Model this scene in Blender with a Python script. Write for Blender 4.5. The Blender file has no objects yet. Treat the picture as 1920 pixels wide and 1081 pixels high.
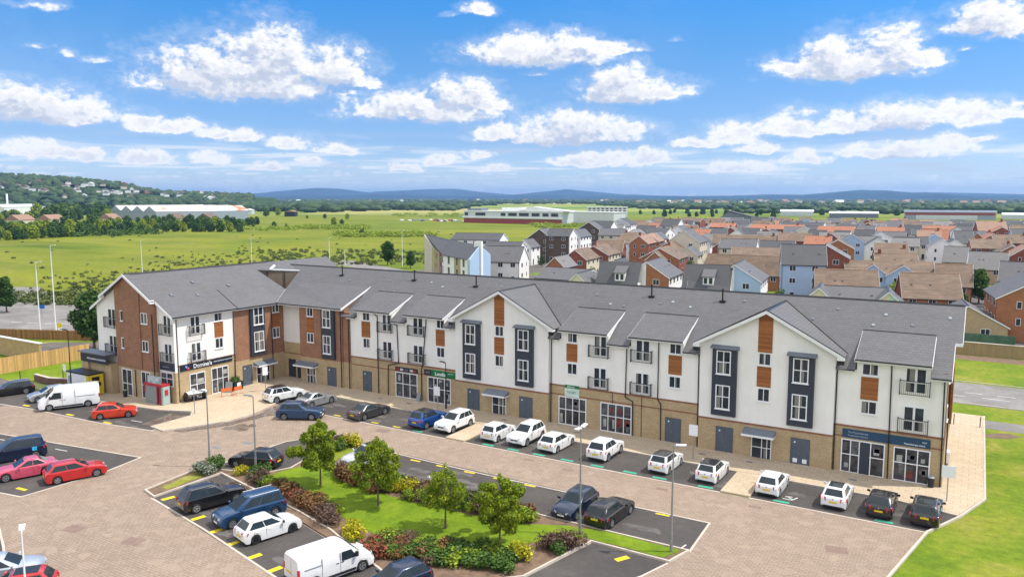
import bpy, bmesh, math, random
import numpy as np
from mathutils import Vector, Matrix
R=math.radians
random.seed(7)
S=bpy.context.scene
COL=S.collection
# ------------------------------------------------------------------ camera, sky, sun, exposure
cam=bpy.data.objects.new('camera',bpy.data.cameras.new('camera')); COL.objects.link(cam)
cam.location=(0,0,22); cam.rotation_euler=(R(90-6.649),0,R(31.012))
cam.data.sensor_width=36; cam.data.lens=27.26; cam.data.clip_start=.5; cam.data.clip_end=60000
S.camera=cam
S.render.resolution_x=1024; S.render.resolution_y=576
S.view_settings.view_transform='Standard'; S.view_settings.look='None'
S.view_settings.exposure=0.74; S.view_settings.gamma=1.0
SUN_AZ=63.0; SUN_EL=57.0
sd=Vector((math.sin(R(SUN_AZ))*math.cos(R(SUN_EL)),math.cos(R(SUN_AZ))*math.cos(R(SUN_EL)),math.sin(R(SUN_EL))))
sl=bpy.data.lights.new('sun','SUN'); sl.energy=2.75; sl.angle=R(.53); sl.color=(1,.955,.87)
so=bpy.data.objects.new('sun',sl); COL.objects.link(so); so.rotation_euler=(-sd).to_track_quat('-Z','Y').to_euler(); so.location=(60,40,90)
W=bpy.data.worlds.new('World'); S.world=W; W.use_nodes=True
CL=[(-0.871,0.1324,0.118,0.0572),(-0.834,0.1585,0.053,0.0528),(-0.766,0.149,0.058,0.0383),(-0.918,0.1362,0.05,0.0297),(-0.721,0.1377,0.026,0.0114),(-0.74,0.127,0.039,0.0089),(-1.082,0.0894,0.091,0.0337),(-1.108,0.0963,0.044,0.0319),(-1.041,0.0932,0.043,0.0173),(-0.649,0.1036,0.111,0.0323),(-0.602,0.1235,0.05,0.0309),(-0.582,0.1139,0.04,0.0162),(-0.715,0.1071,0.036,0.018),(-0.508,0.1704,0.1,0.0282),(-0.474,0.1777,0.046,0.028),(-0.535,0.1813,0.037,0.0262),(-0.415,0.1792,0.039,0.0137),(-0.514,0.1527,0.02,0.0077),(-0.394,0.1256,0.068,0.0287),(-0.408,0.1387,0.046,0.0304),(-0.355,0.1274,0.051,0.014),(-0.474,0.0757,0.11,0.0276),(-0.454,0.0808,0.06,0.034),(-0.548,0.0758,0.051,0.0198),(-0.407,0.0804,0.046,0.0157),(-0.142,0.1438,0.082,0.0294),(-0.159,0.1567,0.034,0.0363),(-0.098,0.1555,0.04,0.0399),(-0.06,0.1481,0.026,0.017),(-0.206,0.1492,0.03,0.0145),(-0.019,0.1576,0.012,0.0055),(-0.001,0.1829,0.052,0.0294),(0.019,0.1728,0.028,0.0213),(-0.27,0.0705,0.043,0.0229),(-0.308,0.0661,0.032,0.0116),(-0.203,0.0797,0.041,0.0261),(-0.144,0.081,0.034,0.0219),(-0.156,0.0783,0.068,0.0153),(-0.083,0.0847,0.058,0.0259),(-0.025,0.085,0.04,0.024),(0.009,0.0889,0.029,0.0168),(-0.076,0.0488,0.063,0.0203),(-0.039,0.0537,0.036,0.0198),(-0.12,0.0498,0.028,0.0158),(-0.239,0.0572,0.028,0.0089),(-0.004,0.0629,0.015,0.0069),(-0.42,0.0442,0.06,0.0186),(-0.373,0.0485,0.043,0.0171),(-0.457,0.0444,0.034,0.0147),(-1.09,0.0477,0.04,0.0182),(-1.054,0.0475,0.048,0.0116),(-0.981,0.0795,0.034,0.0155),(-0.944,0.0795,0.029,0.0109),(-0.904,0.0747,0.027,0.0111),(-0.868,0.0693,0.031,0.0138),(-0.815,0.0641,0.032,0.0141),(-0.761,0.0585,0.033,0.013),(-1.039,0.0432,0.027,0.0106),(-0.98,0.0434,0.034,0.0145),(-0.911,0.0428,0.027,0.0125),(-0.845,0.0342,0.028,0.0103),(-0.8,0.0443,0.019,0.0078),(-0.676,0.0355,0.028,0.0086),(-0.636,0.045,0.024,0.012),(-0.589,0.0525,0.02,0.0093),(-0.562,0.0344,0.027,0.0094),(-1.075,0.2011,0.043,0.0096),(-1.056,0.198,0.015,0.0076),(-0.584,0.2251,0.025,0.0146),(-0.621,0.2197,0.013,0.0061),(-1.075,0.1581,0.012,0.0077),(-1.054,0.1528,0.013,0.01),(-1.025,0.1496,0.017,0.0079),(-0.98,0.1239,0.011,0.007),(-0.337,0.1899,0.011,0.0073),(-0.257,0.0344,0.055,0.0129),(-0.19,0.0437,0.033,0.0163)]

def build_world():
    nt=W.node_tree; nt.nodes.clear(); N=nt.nodes.new; Lk=nt.links.new
    # node group: cloud density from (azimuth, elevation)
    def field_group(CLs):
        g=bpy.data.node_groups.new('cloud_field','ShaderNodeTree')
        g.interface.new_socket('V',in_out='INPUT',socket_type='NodeSocketVector')
        g.interface.new_socket('D',in_out='OUTPUT',socket_type='NodeSocketFloat')
        gi=g.nodes.new('NodeGroupInput'); go=g.nodes.new('NodeGroupOutput')
        def gm(op,a,b=None,c=None,clamp=False):
            n=g.nodes.new('ShaderNodeMath'); n.operation=op; n.use_clamp=clamp
            for i,v in enumerate((a,b,c)):
                if v is None: continue
                if isinstance(v,(int,float)): n.inputs[i].default_value=v
                else: g.links.new(v,n.inputs[i])
            return n.outputs[0]
        def noise(vec,sc,det,rough=.55,w=0):
            n=g.nodes.new('ShaderNodeTexNoise'); n.inputs['Scale'].default_value=sc; n.inputs['Detail'].default_value=det
            n.inputs['Roughness'].default_value=rough; n.noise_dimensions='2D'; g.links.new(vec,n.inputs['Vector']); return n
        # stretch: elevation finer than azimuth
        mp=g.nodes.new('ShaderNodeVectorMath'); mp.operation='MULTIPLY'; mp.inputs[1].default_value=(1,1.5,0); g.links.new(gi.outputs[0],mp.inputs[0])
        nw=noise(mp.outputs[0],22,4,.6)
        wa=g.nodes.new('ShaderNodeVectorMath'); wa.operation='SUBTRACT'; wa.inputs[1].default_value=(.5,.5,.5); g.links.new(nw.outputs['Color'],wa.inputs[0])
        wb=g.nodes.new('ShaderNodeVectorMath'); wb.operation='MULTIPLY'; wb.inputs[1].default_value=(.045,.016,0); g.links.new(wa.outputs[0],wb.inputs[0])
        wc=g.nodes.new('ShaderNodeVectorMath'); wc.operation='ADD'; g.links.new(gi.outputs[0],wc.inputs[0]); g.links.new(wb.outputs[0],wc.inputs[1])
        # each step hangs on the one before it (running maximum carried in z), which keeps the shader small
        sw=g.nodes.new('ShaderNodeSeparateXYZ'); g.links.new(wc.outputs[0],sw.inputs[0])
        acc=gm('MULTIPLY',sw.outputs[2],0.0); acc=gm('SUBTRACT',acc,3.0)
        for (az,el,w,h) in CLs:
            cv=g.nodes.new('ShaderNodeCombineXYZ'); g.links.new(sw.outputs[0],cv.inputs[0]); g.links.new(sw.outputs[1],cv.inputs[1]); g.links.new(acc,cv.inputs[2])
            s=g.nodes.new('ShaderNodeVectorMath'); s.operation='MULTIPLY_ADD'
            s.inputs[1].default_value=(1/w,1/h,1); s.inputs[2].default_value=(-az/w,-el/h,0); g.links.new(cv.outputs[0],s.inputs[0])
            sx=g.nodes.new('ShaderNodeSeparateXYZ'); g.links.new(s.outputs[0],sx.inputs[0])
            y=sx.outputs[1]
            yn=gm('MINIMUM',y,0.0); yy=gm('MULTIPLY_ADD',yn,2.2,y)
            d2=gm('MULTIPLY',yy,yy); d=gm('MULTIPLY_ADD',sx.outputs[0],sx.outputs[0],d2)
            m=gm('SUBTRACT',.30 if (h<.0105 and el>.1) else 1.0,d)
            acc=gm('SMOOTH_MAX',sx.outputs[2],m,.35)
        n1=noise(mp.outputs[0],34,7,.62); n3=noise(mp.outputs[0],95,5,.6)
        det=gm('MULTIPLY_ADD',n1.outputs[0],2.0,-1.0); det=gm('ADD',det,gm('MULTIPLY_ADD',n3.outputs[0],1.1,-.55))
        out=gm('ADD',acc,det)
        g.links.new(out,go.inputs[0]); return g

    g=field_group(CL); gc=field_group([c for c in CL if c[2]*c[3]>.0012])
    # ---- world
    tc=N('ShaderNodeTexCoord'); sp=N('ShaderNodeSeparateXYZ'); Lk(tc.outputs['Generated'],sp.inputs[0])
    def m(op,a,b=None,c=None,clamp=False):
        n=N('ShaderNodeMath'); n.operation=op; n.use_clamp=clamp
        for i,v in enumerate((a,b,c)):
            if v is None: continue
            if isinstance(v,(int,float)): n.inputs[i].default_value=v
            else: Lk(v,n.inputs[i])
        return n.outputs[0]
    az=m('ARCTAN2',sp.outputs[0],sp.outputs[1]); el=m('ARCSINE',sp.outputs[2])
    cb=N('ShaderNodeCombineXYZ'); Lk(az,cb.inputs[0]); Lk(el,cb.inputs[1])
    g1=N('ShaderNodeGroup'); g1.node_tree=g; Lk(cb.outputs[0],g1.inputs[0])
    ad=N('ShaderNodeVectorMath'); ad.operation='ADD'; ad.inputs[1].default_value=(.008,.012,0); Lk(cb.outputs[0],ad.inputs[0])
    g2=N('ShaderNodeGroup'); g2.node_tree=gc; Lk(ad.outputs[0],g2.inputs[0])
    D=g1.outputs[0]
    def mr(v,a,b,c=0,d=1,smooth=True):
        n=N('ShaderNodeMapRange'); n.interpolation_type='SMOOTHSTEP' if smooth else 'LINEAR'
        Lk(v,n.inputs[0]); n.inputs[1].default_value=a; n.inputs[2].default_value=b; n.inputs[3].default_value=c; n.inputs[4].default_value=d
        return n.outputs[0]
    alpha=mr(D,-.22,.78)
    alpha=m('MAXIMUM',alpha,m('MULTIPLY',mr(D,-1.1,.5),.22))
    # small far cumulus near the horizon: a layer seen in perspective
    zz=m('MAXIMUM',sp.outputs[2],.012)
    px=m('DIVIDE',sp.outputs[0],zz); py=m('DIVIDE',sp.outputs[1],zz)
    cb2=N('ShaderNodeCombineXYZ'); Lk(px,cb2.inputs[0]); Lk(py,cb2.inputs[1])
    nf=N('ShaderNodeTexNoise'); nf.noise_dimensions='2D'; nf.inputs['Scale'].default_value=.32; nf.inputs['Detail'].default_value=6; nf.inputs['Roughness'].default_value=.5; Lk(cb2.outputs[0],nf.inputs['Vector'])
    low=m('MULTIPLY',mr(nf.outputs[0],.45,.66),mr(el,.09,.045)); low=m('MULTIPLY',low,.62)
    # cirrus-thin veil to stop the blue from being flat, and unseen broad cloud added overhead and behind the camera as fill light
    nv=N('ShaderNodeTexNoise'); nv.inputs['Scale'].default_value=2.2; nv.inputs['Detail'].default_value=7; Lk(tc.outputs['Generated'],nv.inputs['Vector'])
    veil=m('MULTIPLY',mr(nv.outputs[0],.45,.8),.10)
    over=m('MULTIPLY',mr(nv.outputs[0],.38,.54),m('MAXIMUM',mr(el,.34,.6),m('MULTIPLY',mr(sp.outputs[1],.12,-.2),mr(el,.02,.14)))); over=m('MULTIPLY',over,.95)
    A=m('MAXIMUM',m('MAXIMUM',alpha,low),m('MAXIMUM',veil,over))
    # cloud shade
    rel=m('SUBTRACT',D,m('MAXIMUM',g2.outputs[0],m('SUBTRACT',D,.55))); lit=mr(rel,-.45,.55)
    thick=mr(D,.3,1.3,1.0,.80)
    sh=m('MULTIPLY_ADD',lit,.30,.70); sh=m('MULTIPLY',sh,thick)
    shr=mr(sh,.60,1.0)
    cc=N('ShaderNodeMixRGB'); Lk(shr,cc.inputs[0]); cc.inputs[1].default_value=(.50,.56,.69,1); cc.inputs[2].default_value=(1.03,1.0,.96,1)
    # clear sky
    sky=N('ShaderNodeTexSky'); sky.sky_type='NISHITA'; sky.sun_disc=False; sky.sun_elevation=R(SUN_EL); sky.sun_rotation=R(SUN_AZ)
    sky.altitude=30; sky.air_density=1.0; sky.dust_density=.6; sky.ozone_density=2.2
    tint=N('ShaderNodeMixRGB'); tint.blend_type='MULTIPLY'; tint.inputs[0].default_value=1
    
    er=N('ShaderNodeValToRGB'); E_=er.color_ramp.elements; st=[(0,(.68,.79,.98)),(.06,(.50,.60,.82)),(.14,(.32,.43,.65)),(.26,(.265,.42,.62)),(.37,(.20,.42,.63)),(.47,(.125,.43,.70)),(1,(.34,.50,.66))]
    while len(E_)<len(st): E_.new(.5)
    for i_,(p_,c_) in enumerate(st): E_[i_].position=p_; E_[i_].color=(*c_,1)
    e2=m('MULTIPLY',el,2.0,None,True); Lk(e2,er.inputs[0]); Lk(er.outputs[0],tint.inputs[2]); Lk(sky.outputs[0],tint.inputs[1])
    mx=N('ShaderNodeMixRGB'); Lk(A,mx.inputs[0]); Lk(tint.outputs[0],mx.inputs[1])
    cs=N('ShaderNodeVectorMath'); cs.operation='SCALE'; cs.inputs[3].default_value=CLOUD; Lk(cc.outputs[0],cs.inputs[0]); Lk(cs.outputs[0],mx.inputs[2]); Lk(m('MULTIPLY_ADD',over,CLOUD*.75,CLOUD),cs.inputs[3])  # the added unseen cloud is boosted to lift the shaded walls
    bg=N('ShaderNodeBackground'); bg.inputs[1].default_value=SKS; Lk(mx.outputs[0],bg.inputs[0])
    ow=N('ShaderNodeOutputWorld'); Lk(bg.outputs[0],ow.inputs[0])
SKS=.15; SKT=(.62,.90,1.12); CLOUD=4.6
build_world()
W.cycles.sampling_method='MANUAL'; W.cycles.sample_map_resolution=512

# ------------------------------------------------------------------ materials
MATS={}
def nodes(name):
    m=bpy.data.materials.new(name); m.use_nodes=True; nt=m.node_tree; b=nt.nodes['Principled BSDF']; MATS[name]=m
    return m,nt,b
def uvn(nt):
    """(u, z) wall/roof coordinates chosen by which way the face looks, in object space"""
    tc=nt.nodes.new('ShaderNodeTexCoord'); s=nt.nodes.new('ShaderNodeSeparateXYZ'); n=nt.nodes.new('ShaderNodeSeparateXYZ')
    nt.links.new(tc.outputs['Object'],s.inputs[0]); nt.links.new(tc.outputs['Normal'],n.inputs[0])
    a=nt.nodes.new('ShaderNodeMath'); a.operation='ABSOLUTE'; nt.links.new(n.outputs[0],a.inputs[0])
    b=nt.nodes.new('ShaderNodeMath'); b.operation='ABSOLUTE'; nt.links.new(n.outputs[1],b.inputs[0])
    c=nt.nodes.new('ShaderNodeMath'); c.operation='GREATER_THAN'; nt.links.new(a.outputs[0],c.inputs[0]); nt.links.new(b.outputs[0],c.inputs[1])
    mx=nt.nodes.new('ShaderNodeMix'); nt.links.new(c.outputs[0],mx.inputs[0]); nt.links.new(s.outputs[0],mx.inputs[2]); nt.links.new(s.outputs[1],mx.inputs[3])
    cb=nt.nodes.new('ShaderNodeCombineXYZ'); nt.links.new(mx.outputs[0],cb.inputs[0]); nt.links.new(s.outputs[2],cb.inputs[1])
    return tc,cb.outputs[0]
def ramp(nt,fac,stops):
    r=nt.nodes.new('ShaderNodeValToRGB'); nt.links.new(fac,r.inputs[0]); e=r.color_ramp.elements
    while len(e)<len(stops): e.new(.5)
    for i,(p,c) in enumerate(stops): e[i].position=p; e[i].color=(*c,1)
    return r.outputs[0]
def noise(nt,vec,sc,det=4,rough=.55,dist=0):
    n=nt.nodes.new('ShaderNodeTexNoise'); n.inputs['Scale'].default_value=sc; n.inputs['Detail'].default_value=det; n.inputs['Roughness'].default_value=rough
    n.inputs['Distortion'].default_value=dist
    if vec is not None: nt.links.new(vec,n.inputs['Vector'])
    return n.outputs[0]
def mix(nt,f,a,b,mode='MIX'):
    n=nt.nodes.new('ShaderNodeMixRGB'); n.blend_type=mode
    for i,v in enumerate((f,a,b)):
        if isinstance(v,(int,float)): n.inputs[i].default_value=v
        elif isinstance(v,tuple): n.inputs[i].default_value=(*v,1)
        else: nt.links.new(v,n.inputs[i])
    return n.outputs[0]
def bump(nt,b,h,st=.3,dist=.02):
    n=nt.nodes.new('ShaderNodeBump'); n.inputs['Strength'].default_value=st; n.inputs['Distance'].default_value=dist
    nt.links.new(h,n.inputs['Height']); nt.links.new(n.outputs[0],b.inputs['Normal'])
def sc(c,k): return tuple(min(1,x*k) for x in c)
def plain(name,c,rough=.6,var=.08,scale=1.5,metal=0,spec=.4,coat=0,bmp=0,world=False):
    m,nt,b=nodes(name); tc=nt.nodes.new('ShaderNodeTexCoord')
    f=noise(nt,tc.outputs['Object'],scale,5,.6)
    nt.links.new(ramp(nt,f,[(.3,sc(c,1-var)),(.7,sc(c,1+var))]),b.inputs['Base Color'])
    b.inputs['Roughness'].default_value=rough; b.inputs['Metallic'].default_value=metal; b.inputs['Specular IOR Level'].default_value=spec
    b.inputs['Coat Weight'].default_value=coat; b.inputs['Coat Roughness'].default_value=.04
    if bmp: bump(nt,b,noise(nt,tc.outputs['Object'],scale*14,4),bmp,.01)
    return m
def brick(name,c1,c2,mortar,bw=.225,rh=.075,rough=.9,big=.22):
    m,nt,b=nodes(name); tc,uv=uvn(nt)
    t=nt.nodes.new('ShaderNodeTexBrick'); nt.links.new(uv,t.inputs['Vector'])
    t.inputs['Color1'].default_value=(*c1,1); t.inputs['Color2'].default_value=(*c2,1); t.inputs['Mortar'].default_value=(*mortar,1)
    t.inputs['Scale'].default_value=1; t.inputs['Brick Width'].default_value=bw; t.inputs['Row Height'].default_value=rh; t.inputs['Mortar Size'].default_value=.008; t.inputs['Mortar Smooth'].default_value=.2
    f=noise(nt,uv,1.1,6,.65); f2=noise(nt,uv,7,3,.6)
    col=mix(nt,1.0,t.outputs[0],ramp(nt,f,[(.25,(1-big,)*3),(.75,(1+big*.6,)*3)]),'MULTIPLY')
    col=mix(nt,1.0,col,ramp(nt,f2,[(.3,(.86,)*3),(.7,(1.1,)*3)]),'MULTIPLY')
    nt.links.new(col,b.inputs['Base Color']); b.inputs['Roughness'].default_value=rough; b.inputs['Specular IOR Level'].default_value=.25
    return m
def slate(name,c,row=.135,w=.34,rough=.62,patch=.07,lines=.6):
    m,nt,b=nodes(name); tc,uv=uvn(nt)
    t=nt.nodes.new('ShaderNodeTexBrick'); nt.links.new(uv,t.inputs['Vector'])
    t.inputs['Color1'].default_value=(*sc(c,1.07),1); t.inputs['Color2'].default_value=(*sc(c,.93),1); t.inputs['Mortar'].default_value=(*sc(c,lines),1)
    t.inputs['Scale'].default_value=1; t.inputs['Brick Width'].default_value=w; t.inputs['Row Height'].default_value=row; t.inputs['Mortar Size'].default_value=row*.09; t.inputs['Mortar Smooth'].default_value=.3
    f=noise(nt,tc.outputs['Object'],.35,6,.65)
    col=mix(nt,1.0,t.outputs[0],ramp(nt,f,[(.25,(1-patch,)*3),(.75,(1+patch,)*3)]),'MULTIPLY')
    mp=nt.nodes.new('ShaderNodeMapping'); mp.inputs['Scale'].default_value=(.25,3.2,1); nt.links.new(uv,mp.inputs[0])
    col=mix(nt,1.0,col,ramp(nt,noise(nt,mp.outputs[0],1.2,5,.7),[(.3,(1-patch,)*3),(.7,(1+patch*.8,)*3)]),'MULTIPLY')
    nt.links.new(col,b.inputs['Base Color']); b.inputs['Roughness'].default_value=rough; b.inputs['Specular IOR Level'].default_value=.35
    bump(nt,b,t.outputs['Fac'],.35,-.02)
    return m
def render_mat(name,c,stain=.10):
    m,nt,b=nodes(name); tc,uv=uvn(nt)
    mp=nt.nodes.new('ShaderNodeMapping'); mp.inputs['Scale'].default_value=(2.2,.22,1); nt.links.new(uv,mp.inputs[0])
    f=noise(nt,mp.outputs[0],1.0,6,.7); f2=noise(nt,tc.outputs['Object'],.5,5,.6)
    col=mix(nt,1.0,ramp(nt,f,[(.2,sc(c,1-stain)),(.6,c)]),ramp(nt,f2,[(.3,(.95,.95,.94)),(.7,(1.03,)*3)]),'MULTIPLY')
    nt.links.new(col,b.inputs['Base Color']); b.inputs['Roughness'].default_value=.85; b.inputs['Specular IOR Level'].default_value=.2
    bump(nt,b,noise(nt,tc.outputs['Object'],22,3),.12,.01)
    return m
def timber(name,c,board=.15,vert=False,var=.25):
    m,nt,b=nodes(name); tc,uv=uvn(nt)
    s=nt.nodes.new('ShaderNodeSeparateXYZ'); nt.links.new(uv,s.inputs[0])
    ax=s.outputs[0] if vert else s.outputs[1]
    d=nt.nodes.new('ShaderNodeMath'); d.operation='DIVIDE'; nt.links.new(ax,d.inputs[0]); d.inputs[1].default_value=board
    fl=nt.nodes.new('ShaderNodeMath'); fl.operation='FLOOR'; nt.links.new(d.outputs[0],fl.inputs[0])
    wn=nt.nodes.new('ShaderNodeTexWhiteNoise'); wn.noise_dimensions='1D'; nt.links.new(fl.outputs[0],wn.inputs['W'])
    fr=nt.nodes.new('ShaderNodeMath'); fr.operation='FRACT'; nt.links.new(d.outputs[0],fr.inputs[0])
    gap=nt.nodes.new('ShaderNodeMath'); gap.operation='LESS_THAN'; nt.links.new(fr.outputs[0],gap.inputs[0]); gap.inputs[1].default_value=.09
    mp=nt.nodes.new('ShaderNodeMapping'); mp.inputs['Scale'].default_value=(14,1.2,1) if vert else (1.2,14,1); nt.links.new(uv,mp.inputs[0])
    g=noise(nt,mp.outputs[0],1.4,5,.6)
    col=ramp(nt,wn.outputs[0],[(0,sc(c,1-var)),(1,sc(c,1+var))])
    col=mix(nt,1.0,col,ramp(nt,g,[(.3,(.82,)*3),(.7,(1.12,)*3)]),'MULTIPLY')
    col=mix(nt,gap.outputs[0],col,sc(c,.35))
    nt.links.new(col,b.inputs['Base Color']); b.inputs['Roughness'].default_value=.75; b.inputs['Specular IOR Level'].default_value=.25
    return m
def foliage(name,cd,cm,cl,scale=.9,trans=.25,hi=(.62,.85)):
    m,nt,b=nodes(name); tc=nt.nodes.new('ShaderNodeTexCoord')
    f=noise(nt,tc.outputs['Object'],scale,3,.6); geo=nt.nodes.new('ShaderNodeNewGeometry')
    r=nt.nodes.new('ShaderNodeMath'); r.operation='MULTIPLY_ADD'; nt.links.new(geo.outputs['Random Per Island'],r.inputs[0]); r.inputs[1].default_value=.45
    nt.links.new(f,r.inputs[2]); r2=nt.nodes.new('ShaderNodeMath'); r2.operation='MULTIPLY'; r2.inputs[1].default_value=.8; nt.links.new(r.outputs[0],r2.inputs[0])
    col=ramp(nt,r2.outputs[0],[(.30,cd),(.55,cm),(.8,cl)])
    nt.links.new(col,b.inputs['Base Color']); b.inputs['Roughness'].default_value=.65; b.inputs['Specular IOR Level'].default_value=.25
    if trans:
        tr=nt.nodes.new('ShaderNodeBsdfTranslucent'); nt.links.new(col,tr.inputs[0]); ms=nt.nodes.new('ShaderNodeMixShader'); ms.inputs[0].default_value=trans
        nt.links.new(b.outputs[0],ms.inputs[1]); nt.links.new(tr.outputs[0],ms.inputs[2]); nt.links.new(ms.outputs[0],nt.nodes['Material Output'].inputs[0])
    return m
def grass_mat(name,stops,s1=.05,s2=.9,s3=6,amt=.35,bmp=.5):
    m,nt,b=nodes(name); geo=nt.nodes.new('ShaderNodeNewGeometry'); P=geo.outputs['Position']
    a=noise(nt,P,s1,6,.62,.4); c=noise(nt,P,s2,5,.65); d=noise(nt,P,s3,3,.6)
    col=ramp(nt,a,stops)
    col=mix(nt,1.0,col,ramp(nt,c,[(.28,(1-amt,1-amt*.8,1-amt)),(.72,(1+amt*.55,1+amt*.5,1+amt*.4))]),'MULTIPLY')
    col=mix(nt,1.0,col,ramp(nt,d,[(.3,(1-amt*.6,)*3),(.7,(1+amt*.5,)*3)]),'MULTIPLY')
    nt.links.new(col,b.inputs['Base Color']); b.inputs['Roughness'].default_value=.9; b.inputs['Specular IOR Level'].default_value=.15
    if bmp: bump(nt,b,mix(nt,.5,c,d),bmp,.08)
    return m
def asphalt(name,c,wet=0):
    m,nt,b=nodes(name); geo=nt.nodes.new('ShaderNodeNewGeometry'); P=geo.outputs['Position']
    a=noise(nt,P,.22,6,.65,.6); d=noise(nt,P,2.2,5,.65); e=noise(nt,P,30,2)
    col=ramp(nt,a,[(.25,sc(c,.72)),(.5,c),(.78,sc(c,1.45))])
    col=mix(nt,1.0,col,ramp(nt,d,[(.25,(.85,)*3),(.75,(1.15,)*3)]),'MULTIPLY')
    col=mix(nt,1.0,col,ramp(nt,e,[(.3,(.85,)*3),(.7,(1.15,)*3)]),'MULTIPLY')
    nt.links.new(col,b.inputs['Base Color']); b.inputs['Specular IOR Level'].default_value=.3
    nt.links.new(ramp(nt,a,[(.3,(.9-wet,)*3),(.6,(.9,)*3)]),b.inputs['Roughness'])
    return m
def pavers(name,c1,c2,mort,bw,rh,ms,c3=None,rot=0,big=.15):
    m,nt,b=nodes(name); geo=nt.nodes.new('ShaderNodeNewGeometry'); P=geo.outputs['Position']
    mp=nt.nodes.new('ShaderNodeMapping'); mp.inputs['Rotation'].default_value=(0,0,rot); nt.links.new(P,mp.inputs[0])
    t=nt.nodes.new('ShaderNodeTexBrick'); nt.links.new(mp.outputs[0],t.inputs['Vector'])
    t.inputs['Color1'].default_value=(*c1,1); t.inputs['Color2'].default_value=(*c2,1); t.inputs['Mortar'].default_value=(*mort,1)
    t.inputs['Scale'].default_value=1; t.inputs['Brick Width'].default_value=bw; t.inputs['Row Height'].default_value=rh; t.inputs['Mortar Size'].default_value=ms
    a=noise(nt,P,.12,6,.6,.5); d=noise(nt,P,1.6,6,.7); v=nt.nodes.new('ShaderNodeTexVoronoi'); v.inputs['Scale'].default_value=1/ (bw*1.6); nt.links.new(mp.outputs[0],v.inputs['Vector'])
    col=mix(nt,1.0,t.outputs[0],ramp(nt,a,[(.25,(1-big,1-big,1-big*.9)),(.75,(1+big*.6,)*3)]),'MULTIPLY')
    col=mix(nt,1.0,col,ramp(nt,d,[(.25,(.93,)*3),(.75,(1.06,)*3)]),'MULTIPLY'); fine=noise(nt,P,7,3,.6); col=mix(nt,1.0,col,ramp(nt,fine,[(.3,(.86,)*3),(.7,(1.12,)*3)]),'MULTIPLY')
    if c3: col=mix(nt,ramp(nt,v.outputs['Color'],[(.55,(0,)*3),(.95,(.55,)*3)]),col,c3)
    nt.links.new(col,b.inputs['Base Color']); b.inputs['Roughness'].default_value=.88; b.inputs['Specular IOR Level'].default_value=.25
    return m
brick('buff_brick',(.52,.385,.215),(.43,.31,.165),(.40,.32,.21),big=.15)
brick('red_brick',(.35,.17,.10),(.265,.125,.075),(.32,.2,.13))
brick('band_brick',(.33,.13,.07),(.25,.09,.05),(.25,.16,.11),rh=.075,bw=.1)
brick('orange_brick',(.42,.16,.07),(.35,.12,.05),(.32,.2,.12))
brick('house_red_brick',(.30,.085,.045),(.22,.06,.035),(.24,.14,.1))
brick('brown_cladding',(.13,.095,.07),(.105,.075,.055),(.07,.05,.04),bw=3,rh=.2)
brick('low_wall_brick',(.22,.12,.08),(.17,.09,.06),(.2,.15,.11))
render_mat('white_render',(.84,.815,.77),.07); render_mat('cream_render',(.64,.57,.43)); render_mat('blue_render',(.38,.50,.64)); render_mat('mint_render',(.45,.60,.50))
render_mat('grey_render',(.55,.55,.53)); render_mat('stained_wall',(.36,.27,.13),.4); render_mat('hole_cladding',(.21,.16,.115),.2)
slate('slate_roof',(.132,.128,.132)); slate('dark_slate',(.085,.085,.088)); slate('grey_slate',(.20,.19,.18))
slate('brown_tile',(.20,.135,.088),row=.2,w=.33,patch=.34,lines=.45); slate('orange_tile',(.40,.16,.085),row=.2,w=.33); slate('pink_tile',(.34,.20,.135),row=.2,w=.33)
timber('orange_timber',(.33,.125,.04)); timber('fence_new',(.60,.36,.14),board=.14,vert=True); timber('fence_old',(.36,.19,.075),board=.14,vert=True)
plain('upvc',(.82,.82,.82),.35,.02); plain('fascia_white',(.80,.80,.79),.45,.03); plain('navy_panel',(.035,.042,.058),.5,.08,spec=.4)
plain('gutter_black',(.018,.018,.02),.35,.1); plain('door_grey',(.085,.105,.13),.5,.06); plain('lead_grey',(.16,.18,.21),.5,.12,bmp=.1)
plain('balcony_steel',(.03,.034,.042),.5,.1); plain('galv',(.34,.35,.36),.45,.08,metal=.6); plain('lamp_white',(.78,.78,.78),.4,.03)
plain('sign_navy',(.012,.022,.042),.4,.05); plain('sign_teal',(.02,.06,.12),.4,.05); plain('sign_green',(.004,.16,.05),.4,.05); plain('sign_dark',(.03,.03,.035),.4,.1)
plain('text_white',(.85,.85,.85),.5,0); plain('text_grey',(.30,.34,.40),.5,0); plain('logo_red',(.62,.02,.03),.4,.03); plain('logo_blue',(.01,.12,.42),.4,.03)
plain('poster_pale',(.55,.68,.60),.5,.15,2.5); plain('yellow_paint',(.72,.52,.02),.6,.12,3); plain('teal_paint',(.05,.34,.22),.7,.22,3); plain('white_paint',(.62,.62,.6),.7,.2,3)
plain('kerb',(.52,.45,.37),.85,.14,.8,bmp=.1); plain('soil',(.17,.11,.07),.95,.35,1.6,bmp=.4); plain('bark',(.16,.11,.075),.9,.25,3)
plain('curtain',(.42,.41,.38),.9,.12,4); plain('rubber',(.018,.018,.018),.8,.1); plain('rim_silver',(.34,.35,.37),.4,.04,metal=.5); plain('rim_dark',(.05,.05,.055),.3,.04,metal=.5)
plain('black_plastic',(.022,.022,.024),.55,.1); plain('head_lamp',(.62,.65,.68),.08,.05,spec=.8); plain('tail_lamp',(.52,.010,.018),.15,.1,spec=.7)
plain('plate_yellow',(.72,.50,.02),.5,.04); plain('plate_white',(.8,.8,.78),.5,.02); plain('kiosk_red',(.42,.03,.04),.4,.05); plain('kiosk_grey',(.24,.27,.27),.5,.06)
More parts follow.
